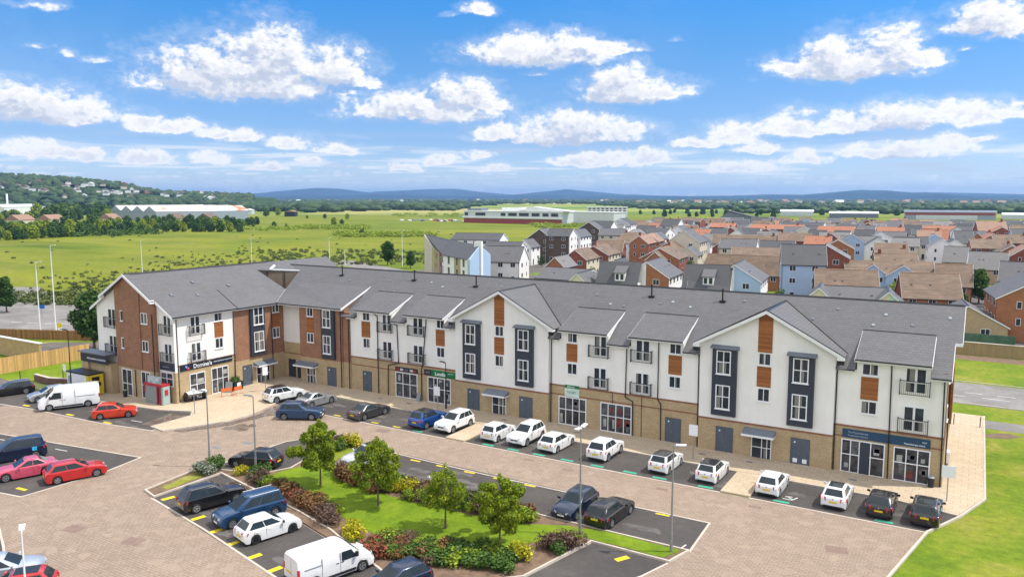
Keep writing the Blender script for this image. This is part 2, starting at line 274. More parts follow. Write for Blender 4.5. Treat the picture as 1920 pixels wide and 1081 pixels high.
plain('safety_orange',(.75,.16,.04),.5,.08); plain('metal_sheet',(.30,.34,.38),.4,.08); plain('pale_sheet',(.74,.73,.70),.5,.06,.1); plain('rust_sheet',(.72,.66,.60),.6,.1)
plain('interior_dark',(.02,.02,.022),.7,.2); plain('net_green',(.07,.14,.09),.7,.2,2); plain('brown_ridge',(.26,.16,.09),.8,.2); plain('red_sheet',(.28,.06,.05),.6,.1)
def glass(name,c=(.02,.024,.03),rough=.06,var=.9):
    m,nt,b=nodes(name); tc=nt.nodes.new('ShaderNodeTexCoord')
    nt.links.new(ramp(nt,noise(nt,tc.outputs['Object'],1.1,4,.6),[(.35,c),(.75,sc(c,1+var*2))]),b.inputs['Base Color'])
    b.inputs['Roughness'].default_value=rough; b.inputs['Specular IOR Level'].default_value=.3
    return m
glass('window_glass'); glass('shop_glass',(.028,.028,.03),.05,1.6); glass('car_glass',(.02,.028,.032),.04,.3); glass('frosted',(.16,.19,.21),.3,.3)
def rusty():
    m,nt,b=nodes('rusty_roof'); tc=nt.nodes.new('ShaderNodeTexCoord')
    nt.links.new(ramp(nt,noise(nt,tc.outputs['Object'],.045,5,.6,1),[(.40,(.72,.70,.66)),(.56,(.70,.62,.54)),(.66,(.55,.17,.07))]),b.inputs['Base Color']); b.inputs['Roughness'].default_value=.6
rusty()
asphalt('asphalt_dark',(.076,.067,.061),.15); asphalt('asphalt_road',(.21,.195,.18)); asphalt('asphalt_yard',(.12,.105,.095))
pavers('block_paving',(.335,.255,.195),(.285,.215,.16),(.22,.165,.125),.40,.20,.022,(.37,.285,.215),big=.10)
pavers('slab_paving',(.54,.43,.30),(.485,.385,.265),(.36,.28,.19),.9,.6,.018,big=.1)
grass_mat('lawn',[(.3,(.10,.17,.008)),(.5,(.15,.225,.011)),(.72,(.21,.275,.018))],.35,2.2,14,.25)
grass_mat('verge',[(.30,(.10,.165,.010)),(.46,(.155,.215,.014)),(.58,(.225,.24,.028)),(.72,(.33,.28,.09))],.16,1.5,9,.32)
def field():
    m,nt,b=nodes('field'); geo=nt.nodes.new('ShaderNodeNewGeometry'); P=geo.outputs['Position']
    a=noise(nt,P,.007,6,.6,.8); c=noise(nt,P,.05,6,.7,.5); d=noise(nt,P,.5,5,.7); v=nt.nodes.new('ShaderNodeTexVoronoi'); v.inputs['Scale'].default_value=.0032; nt.links.new(P,v.inputs['Vector'])
    col=ramp(nt,a,[(.28,(.075,.125,.012)),(.42,(.135,.18,.016)),(.55,(.20,.215,.022)),(.72,(.15,.185,.022))])
    mpf=nt.nodes.new('ShaderNodeMapping'); mpf.inputs['Rotation'].default_value=(0,0,R(-35)); mpf.inputs['Scale'].default_value=(.35,1.6,1); nt.links.new(P,mpf.inputs[0])
    st=noise(nt,mpf.outputs[0],.022,6,.65,.7); col=mix(nt,1.0,col,ramp(nt,st,[(.30,(.66,.74,.62)),(.5,(1,1,1)),(.70,(1.22,1.12,.95))]),'MULTIPLY')
    col=mix(nt,ramp(nt,c,[(.52,(0,)*3),(.72,(.6,)*3)]),col,(.24,.19,.08))
    col=mix(nt,1.0,col,ramp(nt,d,[(.28,(.72,.76,.7)),(.72,(1.2,1.18,1.1))]),'MULTIPLY')
    # far patchwork of pasture and crop
    s=nt.nodes.new('ShaderNodeSeparateXYZ'); nt.links.new(P,s.inputs[0]); ln=nt.nodes.new('ShaderNodeVectorMath'); ln.operation='LENGTH'; nt.links.new(P,ln.inputs[0])
    mr=nt.nodes.new('ShaderNodeMapRange'); nt.links.new(ln.outputs['Value'],mr.inputs[0]); mr.inputs[1].default_value=900; mr.inputs[2].default_value=1300
    col=mix(nt,mr.outputs[0],col,ramp(nt,v.outputs['Color'],[(.2,(.12,.19,.035)),(.5,(.23,.28,.05)),(.8,(.36,.33,.12))]))
    nt.links.new(col,b.inputs['Base Color']); b.inputs['Roughness'].default_value=.95; b.inputs['Specular IOR Level'].default_value=.1
    bump(nt,b,d,.5,.3)
field()
foliage('leaf_young',(.075,.13,.008),(.19,.27,.014),(.42,.47,.03),1.3,.45)
foliage('leaf_dark',(.016,.045,.008),(.035,.085,.014),(.07,.14,.02),.8,.2)
foliage('leaf_mid',(.03,.07,.012),(.065,.13,.02),(.12,.20,.03),.25,.15)
foliage('leaf_far',(.014,.034,.010),(.03,.062,.015),(.06,.10,.022),.05,.0)
foliage('leaf_grey',(.10,.12,.08),(.18,.21,.14),(.30,.32,.24),1.5,.1)
foliage('leaf_yellow',(.20,.21,.01),(.42,.38,.012),(.64,.55,.03),2,.2)
foliage('leaf_lime',(.10,.16,.012),(.22,.30,.02),(.36,.42,.04),2,.2)
foliage('leaf_rust',(.05,.06,.015),(.17,.085,.03),(.32,.15,.06),2.5,.15)
foliage('leaf_purple',(.05,.03,.02),(.12,.07,.05),(.20,.13,.08),2.5,.1)
foliage('leaf_red',(.05,.08,.02),(.18,.07,.03),(.42,.10,.06),3,.15)
foliage('rough_grass',(.055,.085,.018),(.09,.12,.028),(.15,.17,.045),.2,.0)
plain('far_hill',(.012,.035,.03),.95,.6,.0011,spec=.05); plain('wood_hill',(.04,.075,.02),.95,.3,.01,spec=.05)
def paint(name,c,metal=.25):
    m,nt,b=nodes(name); b.inputs['Base Color'].default_value=(*c,1); b.inputs['Roughness'].default_value=.28; b.inputs['Metallic'].default_value=metal
    b.inputs['Coat Weight'].default_value=.8; b.inputs['Coat Roughness'].default_value=.03
    tc=nt.nodes.new('ShaderNodeTexCoord'); nt.links.new(ramp(nt,noise(nt,tc.outputs['Object'],2.5,4),[(.3,sc(c,.93)),(.7,sc(c,1.05))]),b.inputs['Base Color'])
for n,c,k in [('car_white',(.76,.76,.75),0),('car_black',(.010,.010,.012),.2),('car_grey',(.075,.078,.082),.6),('car_silver',(.42,.43,.44),.6),('car_navy',(.010,.022,.055),.4),('car_blue',(.008,.075,.30),.4),
    ('car_mid_blue',(.012,.055,.14),.4),('car_red',(.48,.010,.012),.1),('car_orange_red',(.60,.035,.008),.1),('car_pink',(.55,.075,.13),.1),('car_pale',(.50,.55,.60),.5)]: paint(n,c,k)
plain('paver_patch',(.22,.15,.12),.9,.15,2)
def fleck():
    m,nt,b=nodes('roof_fleck'); tc=nt.nodes.new('ShaderNodeTexCoord')
    nt.links.new(ramp(nt,noise(nt,tc.outputs['Object'],4,2),[(.60,(.76,.76,.75)),(.64,(.45,.03,.08))]),b.inputs['Base Color']); b.inputs['Roughness'].default_value=.3
fleck()
plain('kiosk_mint',(.36,.46,.42),.4,.08); plain('poster_mix',(.38,.45,.45),.5,.5,2.2)
brick('sand_brick',(.52,.36,.17),(.46,.31,.14),(.44,.33,.19))
plain('metal_sheet_pale',(.58,.60,.60),.45,.05,.2); plain('school_brick',(.30,.055,.04),.7,.12,.3)

plain('display_a',(.16,.035,.03),.2,.6,3); plain('display_b',(.10,.105,.11),.15,.7,2); plain('display_c',(.34,.34,.32),.2,.3,2)
plain('worn_tar',(.115,.105,.097),.9,.3,1.2)
paint('car_white_silver',(.60,.61,.62),.3)

def wetm():
    m,nt,b=nodes('wet'); geo=nt.nodes.new('ShaderNodeNewGeometry'); n_=noise(nt,geo.outputs['Position'],.9,4,.6)
    nt.links.new(ramp(nt,n_,[(.35,(.10,.08,.065)),(.7,(.19,.14,.11))]),b.inputs['Base Color']); nt.links.new(ramp(nt,n_,[(.4,(.05,)*3),(.62,(.45,)*3)]),b.inputs['Roughness'])
wetm()
plain('sticker_blue',(.05,.45,.75),.5,.03)

# ------------------------------------------------------------------ mesh helpers
def tag(o,label=None,cat=None,group=None,kind=None):
    if label: o['label']=label
    if cat: o['category']=cat
    if group: o['group']=group
    if kind: o['kind']=kind
    return o
def empty(name,loc,rz=0,label=None,cat=None,group=None):
    o=bpy.data.objects.new(name,None); o.empty_display_size=.3; COL.objects.link(o); o.location=loc; o.rotation_euler=(0,0,rz)
    return tag(o,label,cat,group)
class MB:
    def __init__(s): s.v=[]; s.f=[]; s.m=[]
    def poly(s,pts,m=0):
        n=len(s.v); s.v+= [tuple(p) for p in pts]; s.f.append(tuple(range(n,n+len(pts)))); s.m.append(m)
    def raw(s,vs,fs,m=0):
        n=len(s.v); s.v+=[tuple(p) for p in vs]
        for f in fs: s.f.append(tuple(i+n for i in f)); s.m.append(m)
    def box(s,x0,x1,y0,y1,z0,z1,m=0):
        x0,x1=min(x0,x1),max(x0,x1); y0,y1=min(y0,y1),max(y0,y1); z0,z1=min(z0,z1),max(z0,z1)
        vs=[(x0,y0,z0),(x1,y0,z0),(x1,y1,z0),(x0,y1,z0),(x0,y0,z1),(x1,y0,z1),(x1,y1,z1),(x0,y1,z1)]
        s.raw(vs,[(0,3,2,1),(4,5,6,7),(0,1,5,4),(1,2,6,5),(2,3,7,6),(3,0,4,7)],m)
    def prism(s,pts,vec,m=0):
        """closed solid: polygon pts (3D) extruded by vec"""
        vec=Vector(vec); a=[Vector(p) for p in pts]; b=[p+vec for p in a]; n=len(a)
        nrm=Vector((0,0,0))
        for i in range(n): nrm+=a[i].cross(a[(i+1)%n])
        flip=nrm.dot(vec)>0
        fs=[tuple(range(n))[::-1] if flip else tuple(range(n)), tuple(range(n,2*n)) if flip else tuple(range(n,2*n))[::-1]]
        for i in range(n):
            j=(i+1)%n; q=(i,j,n+j,n+i); fs.append(q if flip else q[::-1])
        s.raw(a+b,fs,m)
    def tube(s,p0,p1,r0,r1=None,n=8,m=0,cap=True):
        r1=r0 if r1 is None else r1; p0=Vector(p0); p1=Vector(p1); d=(p1-p0).normalized()
        a=d.orthogonal().normalized(); b=d.cross(a); vs=[]
        for p,r in ((p0,r0),(p1,r1)):
            for i in range(n):
                t=2*math.pi*i/n; vs.append(p+a*math.cos(t)*r+b*math.sin(t)*r)
        fs=[(i,(i+1)%n,n+(i+1)%n,n+i) for i in range(n)]
        if cap: fs+= [tuple(range(n))[::-1],tuple(range(n,2*n))]
        s.raw(vs,fs,m)
    def build(s,name,mats,parent=None,smooth=None,world=False):
        me=bpy.data.meshes.new(name); v=s.v
        if world and parent is not None:
            L=parent.location; v=[(a-L.x,b-L.y,c-L.z) for a,b,c in v]
        me.from_pydata([tuple(p) for p in v],[],s.f); 
        if isinstance(mats,str): mats=[mats]
        for k in mats: me.materials.append(MATS[k])
        me.polygons.foreach_set('material_index',s.m); me.update()
        if smooth:
            me.polygons.foreach_set('use_smooth',[True]*len(me.polygons)); me.set_sharp_from_angle(angle=R(smooth))
        o=bpy.data.objects.new(name,me); COL.objects.link(o)
        if parent is not None: o.parent=parent
        return o
def copy_tree(o,parent=None):
    c=o.copy(); COL.objects.link(c)
    if parent is not None: c.parent=parent; c.matrix_parent_inverse=o.matrix_parent_inverse
    for ch in o.children: copy_tree(ch,c)
    return c
def sheet(name,pts,z,mat,thick=0,kind='structure'):
    b=MB()
    a=sum(pts[i][0]*pts[(i+1)%len(pts)][1]-pts[(i+1)%len(pts)][0]*pts[i][1] for i in range(len(pts)))
    if a<0: pts=pts[::-1]
    if thick: b.prism([(x,y,z-thick) for x,y in pts],(0,0,thick))
    else: b.poly([(x,y,z) for x,y in pts])
    o=b.build(name,mat); tag(o,kind=kind); return o
def kerb_line(name,pts,z0,z1,w=.15,mat='kerb',closed=False):
    b=MB(); n=len(pts)
    for i in range(n if closed else n-1):
        p=Vector((*pts[i],0)); q=Vector((*pts[(i+1)%n],0)); d=(q-p).normalized(); s=Vector((-d.y,d.x,0))*w/2
        p2=p-d*(w/2-.002*(i%3)); q2=q+d*(w/2-.002*(i%3)); zt=z1+.0017*(i%4)
        c=[p2+s,p2-s,q2-s,q2+s]
        b.prism([(v.x,v.y,z0) for v in c],(0,0,zt-z0))
    return tag(b.build(name,mat),kind='structure')
def text_obj(name,s,size,mat,parent,origin,udir,ndir,depth=.02,shear=0,bold=0):
    """lettering laid on a wall: origin = lower left, udir along the wall, ndir out of it"""
    cu=bpy.data.curves.new(name,'FONT'); cu.body=s; cu.size=size; cu.extrude=depth; cu.offset=bold; cu.shear=shear
    t=bpy.data.objects.new(name,cu); COL.objects.link(t)
    dg=bpy.context.evaluated_depsgraph_get(); dg.update(); me=bpy.data.meshes.new_from_object(t.evaluated_get(dg)); bpy.data.objects.remove(t)
    u=Vector(udir).normalized(); n=Vector(ndir).normalized(); v=n.cross(u); 
    Mx=Matrix(((u.x,v.x,n.x),(u.y,v.y,n.y),(u.z,v.z,n.z))).to_4x4(); Mx.translation=Vector(origin)-(parent.location if parent else Vector((0,0,0)))
    me.transform(Mx); me.materials.clear(); me.materials.append(MATS[mat]); o=bpy.data.objects.new(name,me); COL.objects.link(o)
    if parent: o.parent=parent
    return o
# wall frames: ('S',Y) wall looking towards -Y, u = X ; ('E',X) wall looking towards +X, u = Y
def fbox(b,F,u0,u1,d0,d1,z0,z1,m=0):
    if F[0]=='S': b.box(u0,u1,F[1]-d1,F[1]-d0,z0,z1,m)
    else: b.box(F[1]+d0,F[1]+d1,u0,u1,z0,z1,m)
def fpt(F,u,d,z): return (u,F[1]-d,z) if F[0]=='S' else (F[1]+d,u,z)
def glaz(P,F,parent_frame,rects,d,mat='window_glass',curt=0,rng=random):
    """pane sheets just inside the frame bars; some get a pale curtain strip"""
    b=MB()
    for (u0,u1,z0,z1) in rects:
        fbox(b,F,u0,u1,d-.02,d,z0,z1,0)
    o=b.build('pane',[mat],parent_frame); o.location=(0,0,0)
    for v in o.data.vertices: v.co-= (P.location)
    if curt:
        c=MB()
        for (u0,u1,z0,z1) in rects:
            if rng.random()<curt:
                w=(u1-u0)*rng.uniform(.25,.75); left=rng.random()<.5
                a0,a1=(u0+.01,u0+w) if left else (u1-w,u1-.01)
                fbox(c,F,a0,a1,d+.001,d+.004,z0+.02,z1-.02)
        if c.v:
            k=c.build('curtain','curtain_behind',parent_frame)
            for v in k.data.vertices: v.co-= (P.location)
    return o

# ------------------------------------------------------------------ window and door kinds for the long building
def _m():
    m,nt,b=nodes('curtain_behind'); b.inputs['Base Color'].default_value=(.21,.205,.18,1); b.inputs['Roughness'].default_value=.12; b.inputs['Specular IOR Level'].default_value=.5
_m()
def bars(b,F,u0,u1,z0,z1,cols,rows,fw=.07,d0=0,d1=.05):
    """frame with mullions; cols / rows = inner divisions as fractions; returns the pane rectangles"""
    fbox(b,F,u0,u0+fw,d0,d1,z0,z1); fbox(b,F,u1-fw,u1,d0,d1,z0,z1)
    fbox(b,F,u0+fw,u1-fw,d0,d1,z0,z0+fw); fbox(b,F,u0+fw,u1-fw,d0,d1,z1-fw,z1)
    us=[u0+fw]+[u0+(u1-u0)*c for c in cols]+[u1-fw]; zs=[z0+fw]+[z0+(z1-z0)*r for r in rows]+[z1-fw]; h=fw*.42
    for u in us[1:-1]: fbox(b,F,u-h,u+h,d0,d1-.004,z0+fw,z1-fw)
    for z in zs[1:-1]: 
        for i in range(len(us)-1): fbox(b,F,us[i]+(h if i else 0),us[i+1]-(h if i<len(us)-2 else 0),d0,d1-.007,z-h,z+h)
    return [(us[i],us[i+1],zs[j],zs[j+1]) for i in range(len(us)-1) for j in range(len(zs)-1)]
def window(P,F,u0,u1,z0,z1,cols=(.5,),rows=(),d=0,curt=.35,mat='window_glass',sill=True,name='window',fw=.07):
    b=MB(); rects=bars(b,F,u0,u1,z0,z1,cols,rows,fw,d,d+.055)
    o=b.build(name,'upvc',P,world=True); glaz(P,F,o,rects,d+.025,mat,curt)
    if sill:
        s=MB(); fbox(s,F,u0-.06,u1+.06,d,d+.12,z0-.06,z0-.004); s.build('sill','upvc',o).data.transform(Matrix.Translation(-P.location))
    return o
def french(P,F,u0,u1,z0,z1):
    b=MB(); um=(u0+u1)/2; fw=.075; rects=[]
    for a,c in ((u0,um-.005),(um+.005,u1)):
        rects+=bars(b,F,a,c,z0,z1,(),(.42,),fw,0,.06)
    o=b.build('french_door','upvc',P,world=True); glaz(P,F,o,rects,.03,'window_glass',.5)
    return o
def juliet(P,F,u0,u1,z0,z1):
    b=MB(); r=.022; d=.42
    for u in (u0,u1):
        fbox(b,F,u-.025,u+.025,.0,d,z0,z0+.05); fbox(b,F,u-.025,u+.025,0,d,z1-.05,z1); fbox(b,F,u-.03,u+.03,d-.03,d+.03,z0-.05,z1+.05)
    fbox(b,F,u0+.025,u1-.025,d-.02,d+.02,z1-.045,z1); fbox(b,F,u0+.025,u1-.025,d-.02,d+.02,z0,z0+.045)
    n=int((u1-u0)/.13)
    for i in range(1,n): 
        u=u0+(u1-u0)*i/n; fbox(b,F,u-.009,u+.009,d-.01,d+.01,z0+.045,z1-.045)
    for k in range(1,4):
        for u in (u0,u1): fbox(b,F,u-.01,u+.01,d*k/4-.01,d*k/4+.01,z0+.05,z1-.05)
    return b.build('balcony_rail','balcony_steel',P,world=True)
def panel(P,F,u0,u1,z0,z1,mat='orange_timber',name='timber_panel'):
    b=MB(); fbox(b,F,u0,u1,0,.05,z0,z1); return b.build(name,mat,P,world=True)
def service_door(P,F,u0,u1,z1,vents=False,double=True):
    b=MB(); fbox(b,F,u0-.06,u0,0,.05,0.02,z1); fbox(b,F,u1,u1+.06,0,.05,0.02,z1); fbox(b,F,u0-.06,u1+.06,0,.05,z1,z1+.07)
    m=(u0+u1)/2
    fbox(b,F,u0,m-.008,-.01,.025,.03,z1-.002); fbox(b,F,m+.008,u1,-.01,.025,.03,z1-.002)
    o=b.build('service_door','door_grey',P,world=True)
    h=MB(); fbox(h,F,m-.09,m-.05,.026,.09,1.0,1.16); k=h.build('handle','galv',o); k.data.transform(Matrix.Translation(-P.location))
    g=MB(); fbox(g,F,u0+.2,u0+.32,.026,.03,z1-.35,z1-.22)
    if vents: 
        for q in ((u0+.15,u0+.5),(u1-.5,u1-.15)): fbox(g,F,q[0],q[1],.026,.035,.25,.6)
    k=g.build('notice','text_white',o); k.data.transform(Matrix.Translation(-P.location)); return o
def porch(P,F,u0,u1,z=2.35,d=.95):
    b=MB(); a=[fpt(F,u0,0,z+.42),fpt(F,u0,d,z+.06),fpt(F,u0,d,z-.02),fpt(F,u0,0,z+.0)]
    vec=Vector(fpt(F,u1,0,0))-Vector(fpt(F,u0,0,0)); b.prism(a,vec)
    o=b.build('porch_canopy','lead_grey',P,world=True)
    c=MB(); fbox(c,F,u0-.03,u1+.03,d,d+.04,z-.10,z+.07); fbox(c,F,u0-.03,u0-.003,0,d,z-.10,z+.02); fbox(c,F,u1+.003,u1+.03,0,d,z-.10,z+.02)
    c.build('fascia','fascia_white',o).data.transform(Matrix.Translation(-P.location)); return o
def navy_bay(P,F,u0,u1,z0,z1,wins,hood=True,proj=.28):
    b=MB(); fbox(b,F,u0,u1,0,proj,z0,z1); o=b.build('bay_panel','navy_panel',P,world=True)
    for (a,c,p,q) in wins: window(P,F,a,c,p,q,(.5,),(.52,),proj,.6,fw=.085)
    if hood:
        h=MB(); a=[fpt(F,u0-.14,0,z1+.34),fpt(F,u0-.14,proj+.28,z1+.16),fpt(F,u0-.14,proj+.28,z1+.06),fpt(F,u0-.14,0,z1+.003)]
        h.prism(a,Vector(fpt(F,u1+.14,0,0))-Vector(fpt(F,u0-.14,0,0))); h.build('bay_hood','lead_grey',P,world=True)
def shopfront(P,F,u0,u1,z0,z1,cols,row=.55,open_=None,mat='shop_glass'):
    b=MB(); rects=bars(b,F,u0,u1,z0,z1,cols,(row,),.085,0,.07)
    o=b.build('shop_window','upvc',P,world=True); glaz(P,F,o,rects,.03,mat,0)
    rq=random.Random(int(u0*37)); 
    for (a,c,p,q) in rects:
        for k in range(rq.choice((0,1,1,2))):
            g=MB(); w=(c-a)*rq.uniform(.3,.8); h=(q-p)*rq.uniform(.2,.6); x=rq.uniform(a+.03,max(a+.04,c-w-.03)); z=rq.uniform(p+.03,q-h-.03); fbox(g,F,x,x+w,.0305,.034,z,z+h)
            t=g.build('window_display',rq.choice(('display_a','display_b','display_b','display_c')),o); t.data.transform(Matrix.Translation(-P.location))
    return o
def downpipe(P,F,pts,r=.05,d=.1):
    b=MB()
    for (a,c) in zip(pts[:-1],pts[1:]): b.tube(fpt(F,a[0],d,a[1]),fpt(F,c[0],d,c[1]),r,n=8)
    return b.build('downpipe','gutter_black',P,smooth=40,world=True)
def gutter(P,F,u0,u1,z,d=.45):
    b=MB(); fbox(b,F,u0,u1,d,d+.11,z-.02,z+.075); o=b.build('gutter','gutter_black',P,world=True)
    c=MB(); fbox(c,F,u0+.01,u1-.01,d-.03,d-.002,z-.16,z+.03); fbox(c,F,u0+.01,u1-.01,.0,d-.03,z-.16,z-.12); c.build('fascia','fascia_white',P,world=True)
    return o
# ------------------------------------------------------------------ the long L-shaped building
B=empty('apartment_building',(-37,66,0),0,'long L-shaped three-storey block of flats over shops, white render and brick under grey slate roofs','building')
def wall(name,mat,F,u0,u1,z0,z1,t=.3,d=0):
    b=MB(); fbox(b,F,u0,u1,d-t,d,z0,z1); return b.build(name,mat,B,world=True)
def bbox(name,mat,*a):
    b=MB(); b.box(*a); return b.build(name,mat,B,world=True)
YF=65.7; FS=('S',YF); FG=('S',65.5); FA=('S',65.45)
SL=.585; EV=8.57; YE=65.22
RZ=13.22; RY=YE+(RZ-EV)/SL
# ground floor and upper walls by section
for (a,c,F,base) in [(-61.1,-46.3,FS,4.02),(-46.3,-35.2,FG,3.05),(-35.2,-20.2,FS,4.02),(-20.2,-9.15,FG,3.0),(-9.15,-1.35,FS,3.98)]:
    wall('brick_base','buff_brick',F,a,c,0,base)
    top=8.5 if F is FS else 9.45
    wall('render_wall','white_render',F,a+.0,c-.0,base,top,.3,.012)
    wall('brick_band','band_brick',F,a+.01,c-.01,base-.16,base-.012,.05,.03)
    if base>3.5: wall('brick_band','band_brick',F,a+.01,c-.01,2.98,3.1,.05,.02)
# raised walls under the eaves dormers
DORM=[(-60.2,-54.9),(-53.0,-47.75),(-34.05,-28.95),(-26.85,-21.7),(-7.75,-2.4)]
for (a,c) in DORM:
    wall('render_wall','white_render',FS,a+.18,c-.12,8.5,9.28,.3,.014)
    for u in (a+.12,c-.12):
        b=MB(); b.prism([(u,YF-.02,8.5),(u,YF-.02,9.3),(u,69.2,10.82),(u,69.2,10.7)],(.06,0,0)); b.build('dormer_cheek','white_render',B,world=True)
    b=MB(); p=[(a,YE-.02,9.33),(a,YE-.02,9.43),(a,69.62,11.14),(a,69.62,11.04)]; b.prism(p,(c-a,0,0)); b.build('dormer_roof','slate_roof',B,world=True)
    for u in (a-.035,c+.002):
        b=MB(); b.prism([(u,YE-.02,9.2),(u,YE-.02,9.40),(u,69.62,11.11),(u,69.62,10.95)],(.033,0,0)); b.build('verge_board','fascia_white',B,world=True)
    b=MB(); b.box(a,c,69.56,69.74,11.10,11.17); b.build('ridge_flashing','gutter_black',B,world=True)
    gutter(B,FS,a+.02,c-.02,9.36,.46)
for (a,c) in [(-61.4,-60.24),(-54.86,-53.04),(-47.7,-46.9),(-34.45,-34.09),(-28.9,-26.9),(-21.66,-20.75),(-8.45,-7.8),(-2.36,-1.05)]:
    gutter(B,FS,a,c,8.5,.44)
# main roof: front slope, back slope (as a solid slab)
XR=-.55
b=MB()
def on(y): return EV+SL*(y-YE)
def slab(b,pts,t=.1,m=0):
    v=[Vector(p) for p in pts]; nr=Vector((0,0,0))
    for i in range(len(v)): nr+=v[i].cross(v[(i+1)%len(v)])
    if nr.z<0: v=v[::-1]
    b.prism([p-Vector((0,0,t)) for p in v],(0,0,t),m)
HB=(-74.3,68.35,10.62); HL=(-78.45,67.55,12.93); HR=(-75.6,71.95,on(71.95)); WR=(-79.75,70.3,13.68); MRd=(-78.5,RY,RZ)
front=[(-62.2,YE)]
for (x0,x1,yy) in [(-60.17,-54.93,66.4),(-52.97,-47.78,66.4),(-46.3,-35.2,66.3),(-34.02,-28.98,66.4),(-26.82,-21.73,66.4),(-20.2,-9.15,66.3),(-7.72,-2.43,66.4)]: front+=[(x0,YE),(x0,yy),(x1,yy),(x1,YE)]
b.prism([(x,y,on(y)-.1) for x,y in front+[(-1.05,YE),(-1.05,68.95),(XR,68.95),(XR,RY)]]+[(MRd[0],MRd[1],MRd[2]-.1),(HR[0],HR[1],HR[2]-.1),(-74.85,70.05,on(70.05)-.1),(-62.2,70.05,on(70.05)-.1)],(0,0,.1))
slab(b,[(XR,RY,RZ),(XR,81.2,on(65.22)),(-72.5,81.2,EV),MRd])
b.build('main_roof','slate_roof',B,world=True)
# section A roof (higher eaves, brick part) and the wing roof
b=MB(); slab(b,[(-72.3,65.0,9.42),(-61.9,65.0,9.42),(-61.9,70.15,on(70.05)+.08),(-74.85,70.1,on(70.05)+.06),HB]); b.build('main_roof','slate_roof',B,world=True)
b=MB(); b.prism([(-61.9,65.0,9.2),(-61.9,65.0,9.45),(-61.9,70.15,11.5),(-61.9,70.15,11.3)],(.035,0,0)); b.build('verge_board','fascia_white',B,world=True)
WX=-79.75; WZ=13.68; WE=9.5; WS=(WZ-WE)/(WX+72.3)*-1
def wn(x): return WE+(-72.3-x)*.561
b=MB(); slab(b,[(-72.3,50.75,9.5),(-72.3,65.0,9.44),HB,HL,WR,(WX,50.75,WZ)]); 
slab(b,[(WX,50.75,WZ),(WX,81.2,WZ),(-87.2,81.2,9.5),(-87.2,50.75,9.5)])
slab(b,[HL,HR,MRd,WR]); slab(b,[WR,MRd,(-72.5,81.2,9.0),(WX,81.2,WZ)])
# brick gable roof strip standing forward, and raised slab over the front third of the wing
slab(b,[(WX,50.2,WZ+.06),(WX,50.9,WZ+.06),(-75.0,50.9,wn(-75)+.06),(-75.0,50.2,wn(-75)+.06)]); slab(b,[(WX,50.2,WZ+.06),(WX,50.9,WZ+.06),(-84.5,50.9,wn(-75)+.06),(-84.5,50.2,wn(-75)+.06)])
slab(b,[(-72.2,50.73,9.50),(-72.2,59.1,9.50),(-75.6,59.1,wn(-75.6)+.03),(-75.6,50.73,wn(-75.6)+.03)],.06)
b.build('wing_roof','slate_roof',B,world=True)
b=MB(); b.prism([(-72.2,59.1,9.40),(-72.2,59.1,9.56),(-75.6,59.1,wn(-75.6)+.08),(-75.6,59.1,wn(-75.6)-.05)],(0,.05,0)); b.build('verge_board','gutter_black',B,world=True)
# ridge tiles
b=MB(); b.prism([(-78.5,RY-.13,RZ-.03),(-78.5,RY,RZ+.07),(-78.5,RY+.13,RZ-.03)],(78.5+XR,0,0)); b.prism([(WX-.13,50.2,WZ-.02),(WX,50.2,WZ+.12),(WX+.13,50.2,WZ-.02)],(0,20.2,0)); b.build('ridge_tiles','gutter_black',B,world=True)
# the open V between the two roofs with clad walls inside
b=MB(); a0=Vector(HL)+Vector((-.1,.15,-.05)); a1=Vector(HR)+Vector((.1,.15,-.05))
b.prism([a0,a1,(a1.x,a1.y,8.6),(a0.x,a0.y,8.6)],(-.08,.12,0)); b.build('light_well_wall','hole_cladding',B,world=True)
b=MB()
for t in (.22,.62): 
    p=a0.lerp(a1,t); b.tube((p.x+.06,p.y-.08,9),(p.x+.06,p.y-.08,p.z-.08),.045)
b.build('downpipe','gutter_black',B,world=True)
b=MB(); q0=Vector(HL)+(Vector(HR)-Vector(HL))*.28+Vector((0,0,.03)); q1=Vector(HR)+Vector((0,0,.05)); b.prism([q0,q1,q1+Vector((0,0,.14)),q0+Vector((0,0,.14))],(-.12,.15,0)); b.prism([q0,q0+Vector((-.1,.8,.42)),q0+Vector((-.1,.8,.6)),q0+Vector((0,0,.16))],(.28,.08,0)); b.build('parapet','fascia_white',B,world=True)
b=MB(); b.prism([HB,HR,Vector(HR)+Vector((0,0,-.25)),Vector(HB)+Vector((0,0,-.25))],(.05,.03,0)); b.prism([HB,HL,Vector(HL)+Vector((0,0,-.25)),Vector(HB)+Vector((0,0,-.25))],(.05,-.05,0)); b.build('valley_flashing','lead_grey',B,world=True)
b=MB(); b.tube((-72.32,65.0,9.47),(HB[0],HB[1],HB[2]+.03),.06,n=6); b.build('valley_flashing','galv',B,world=True)
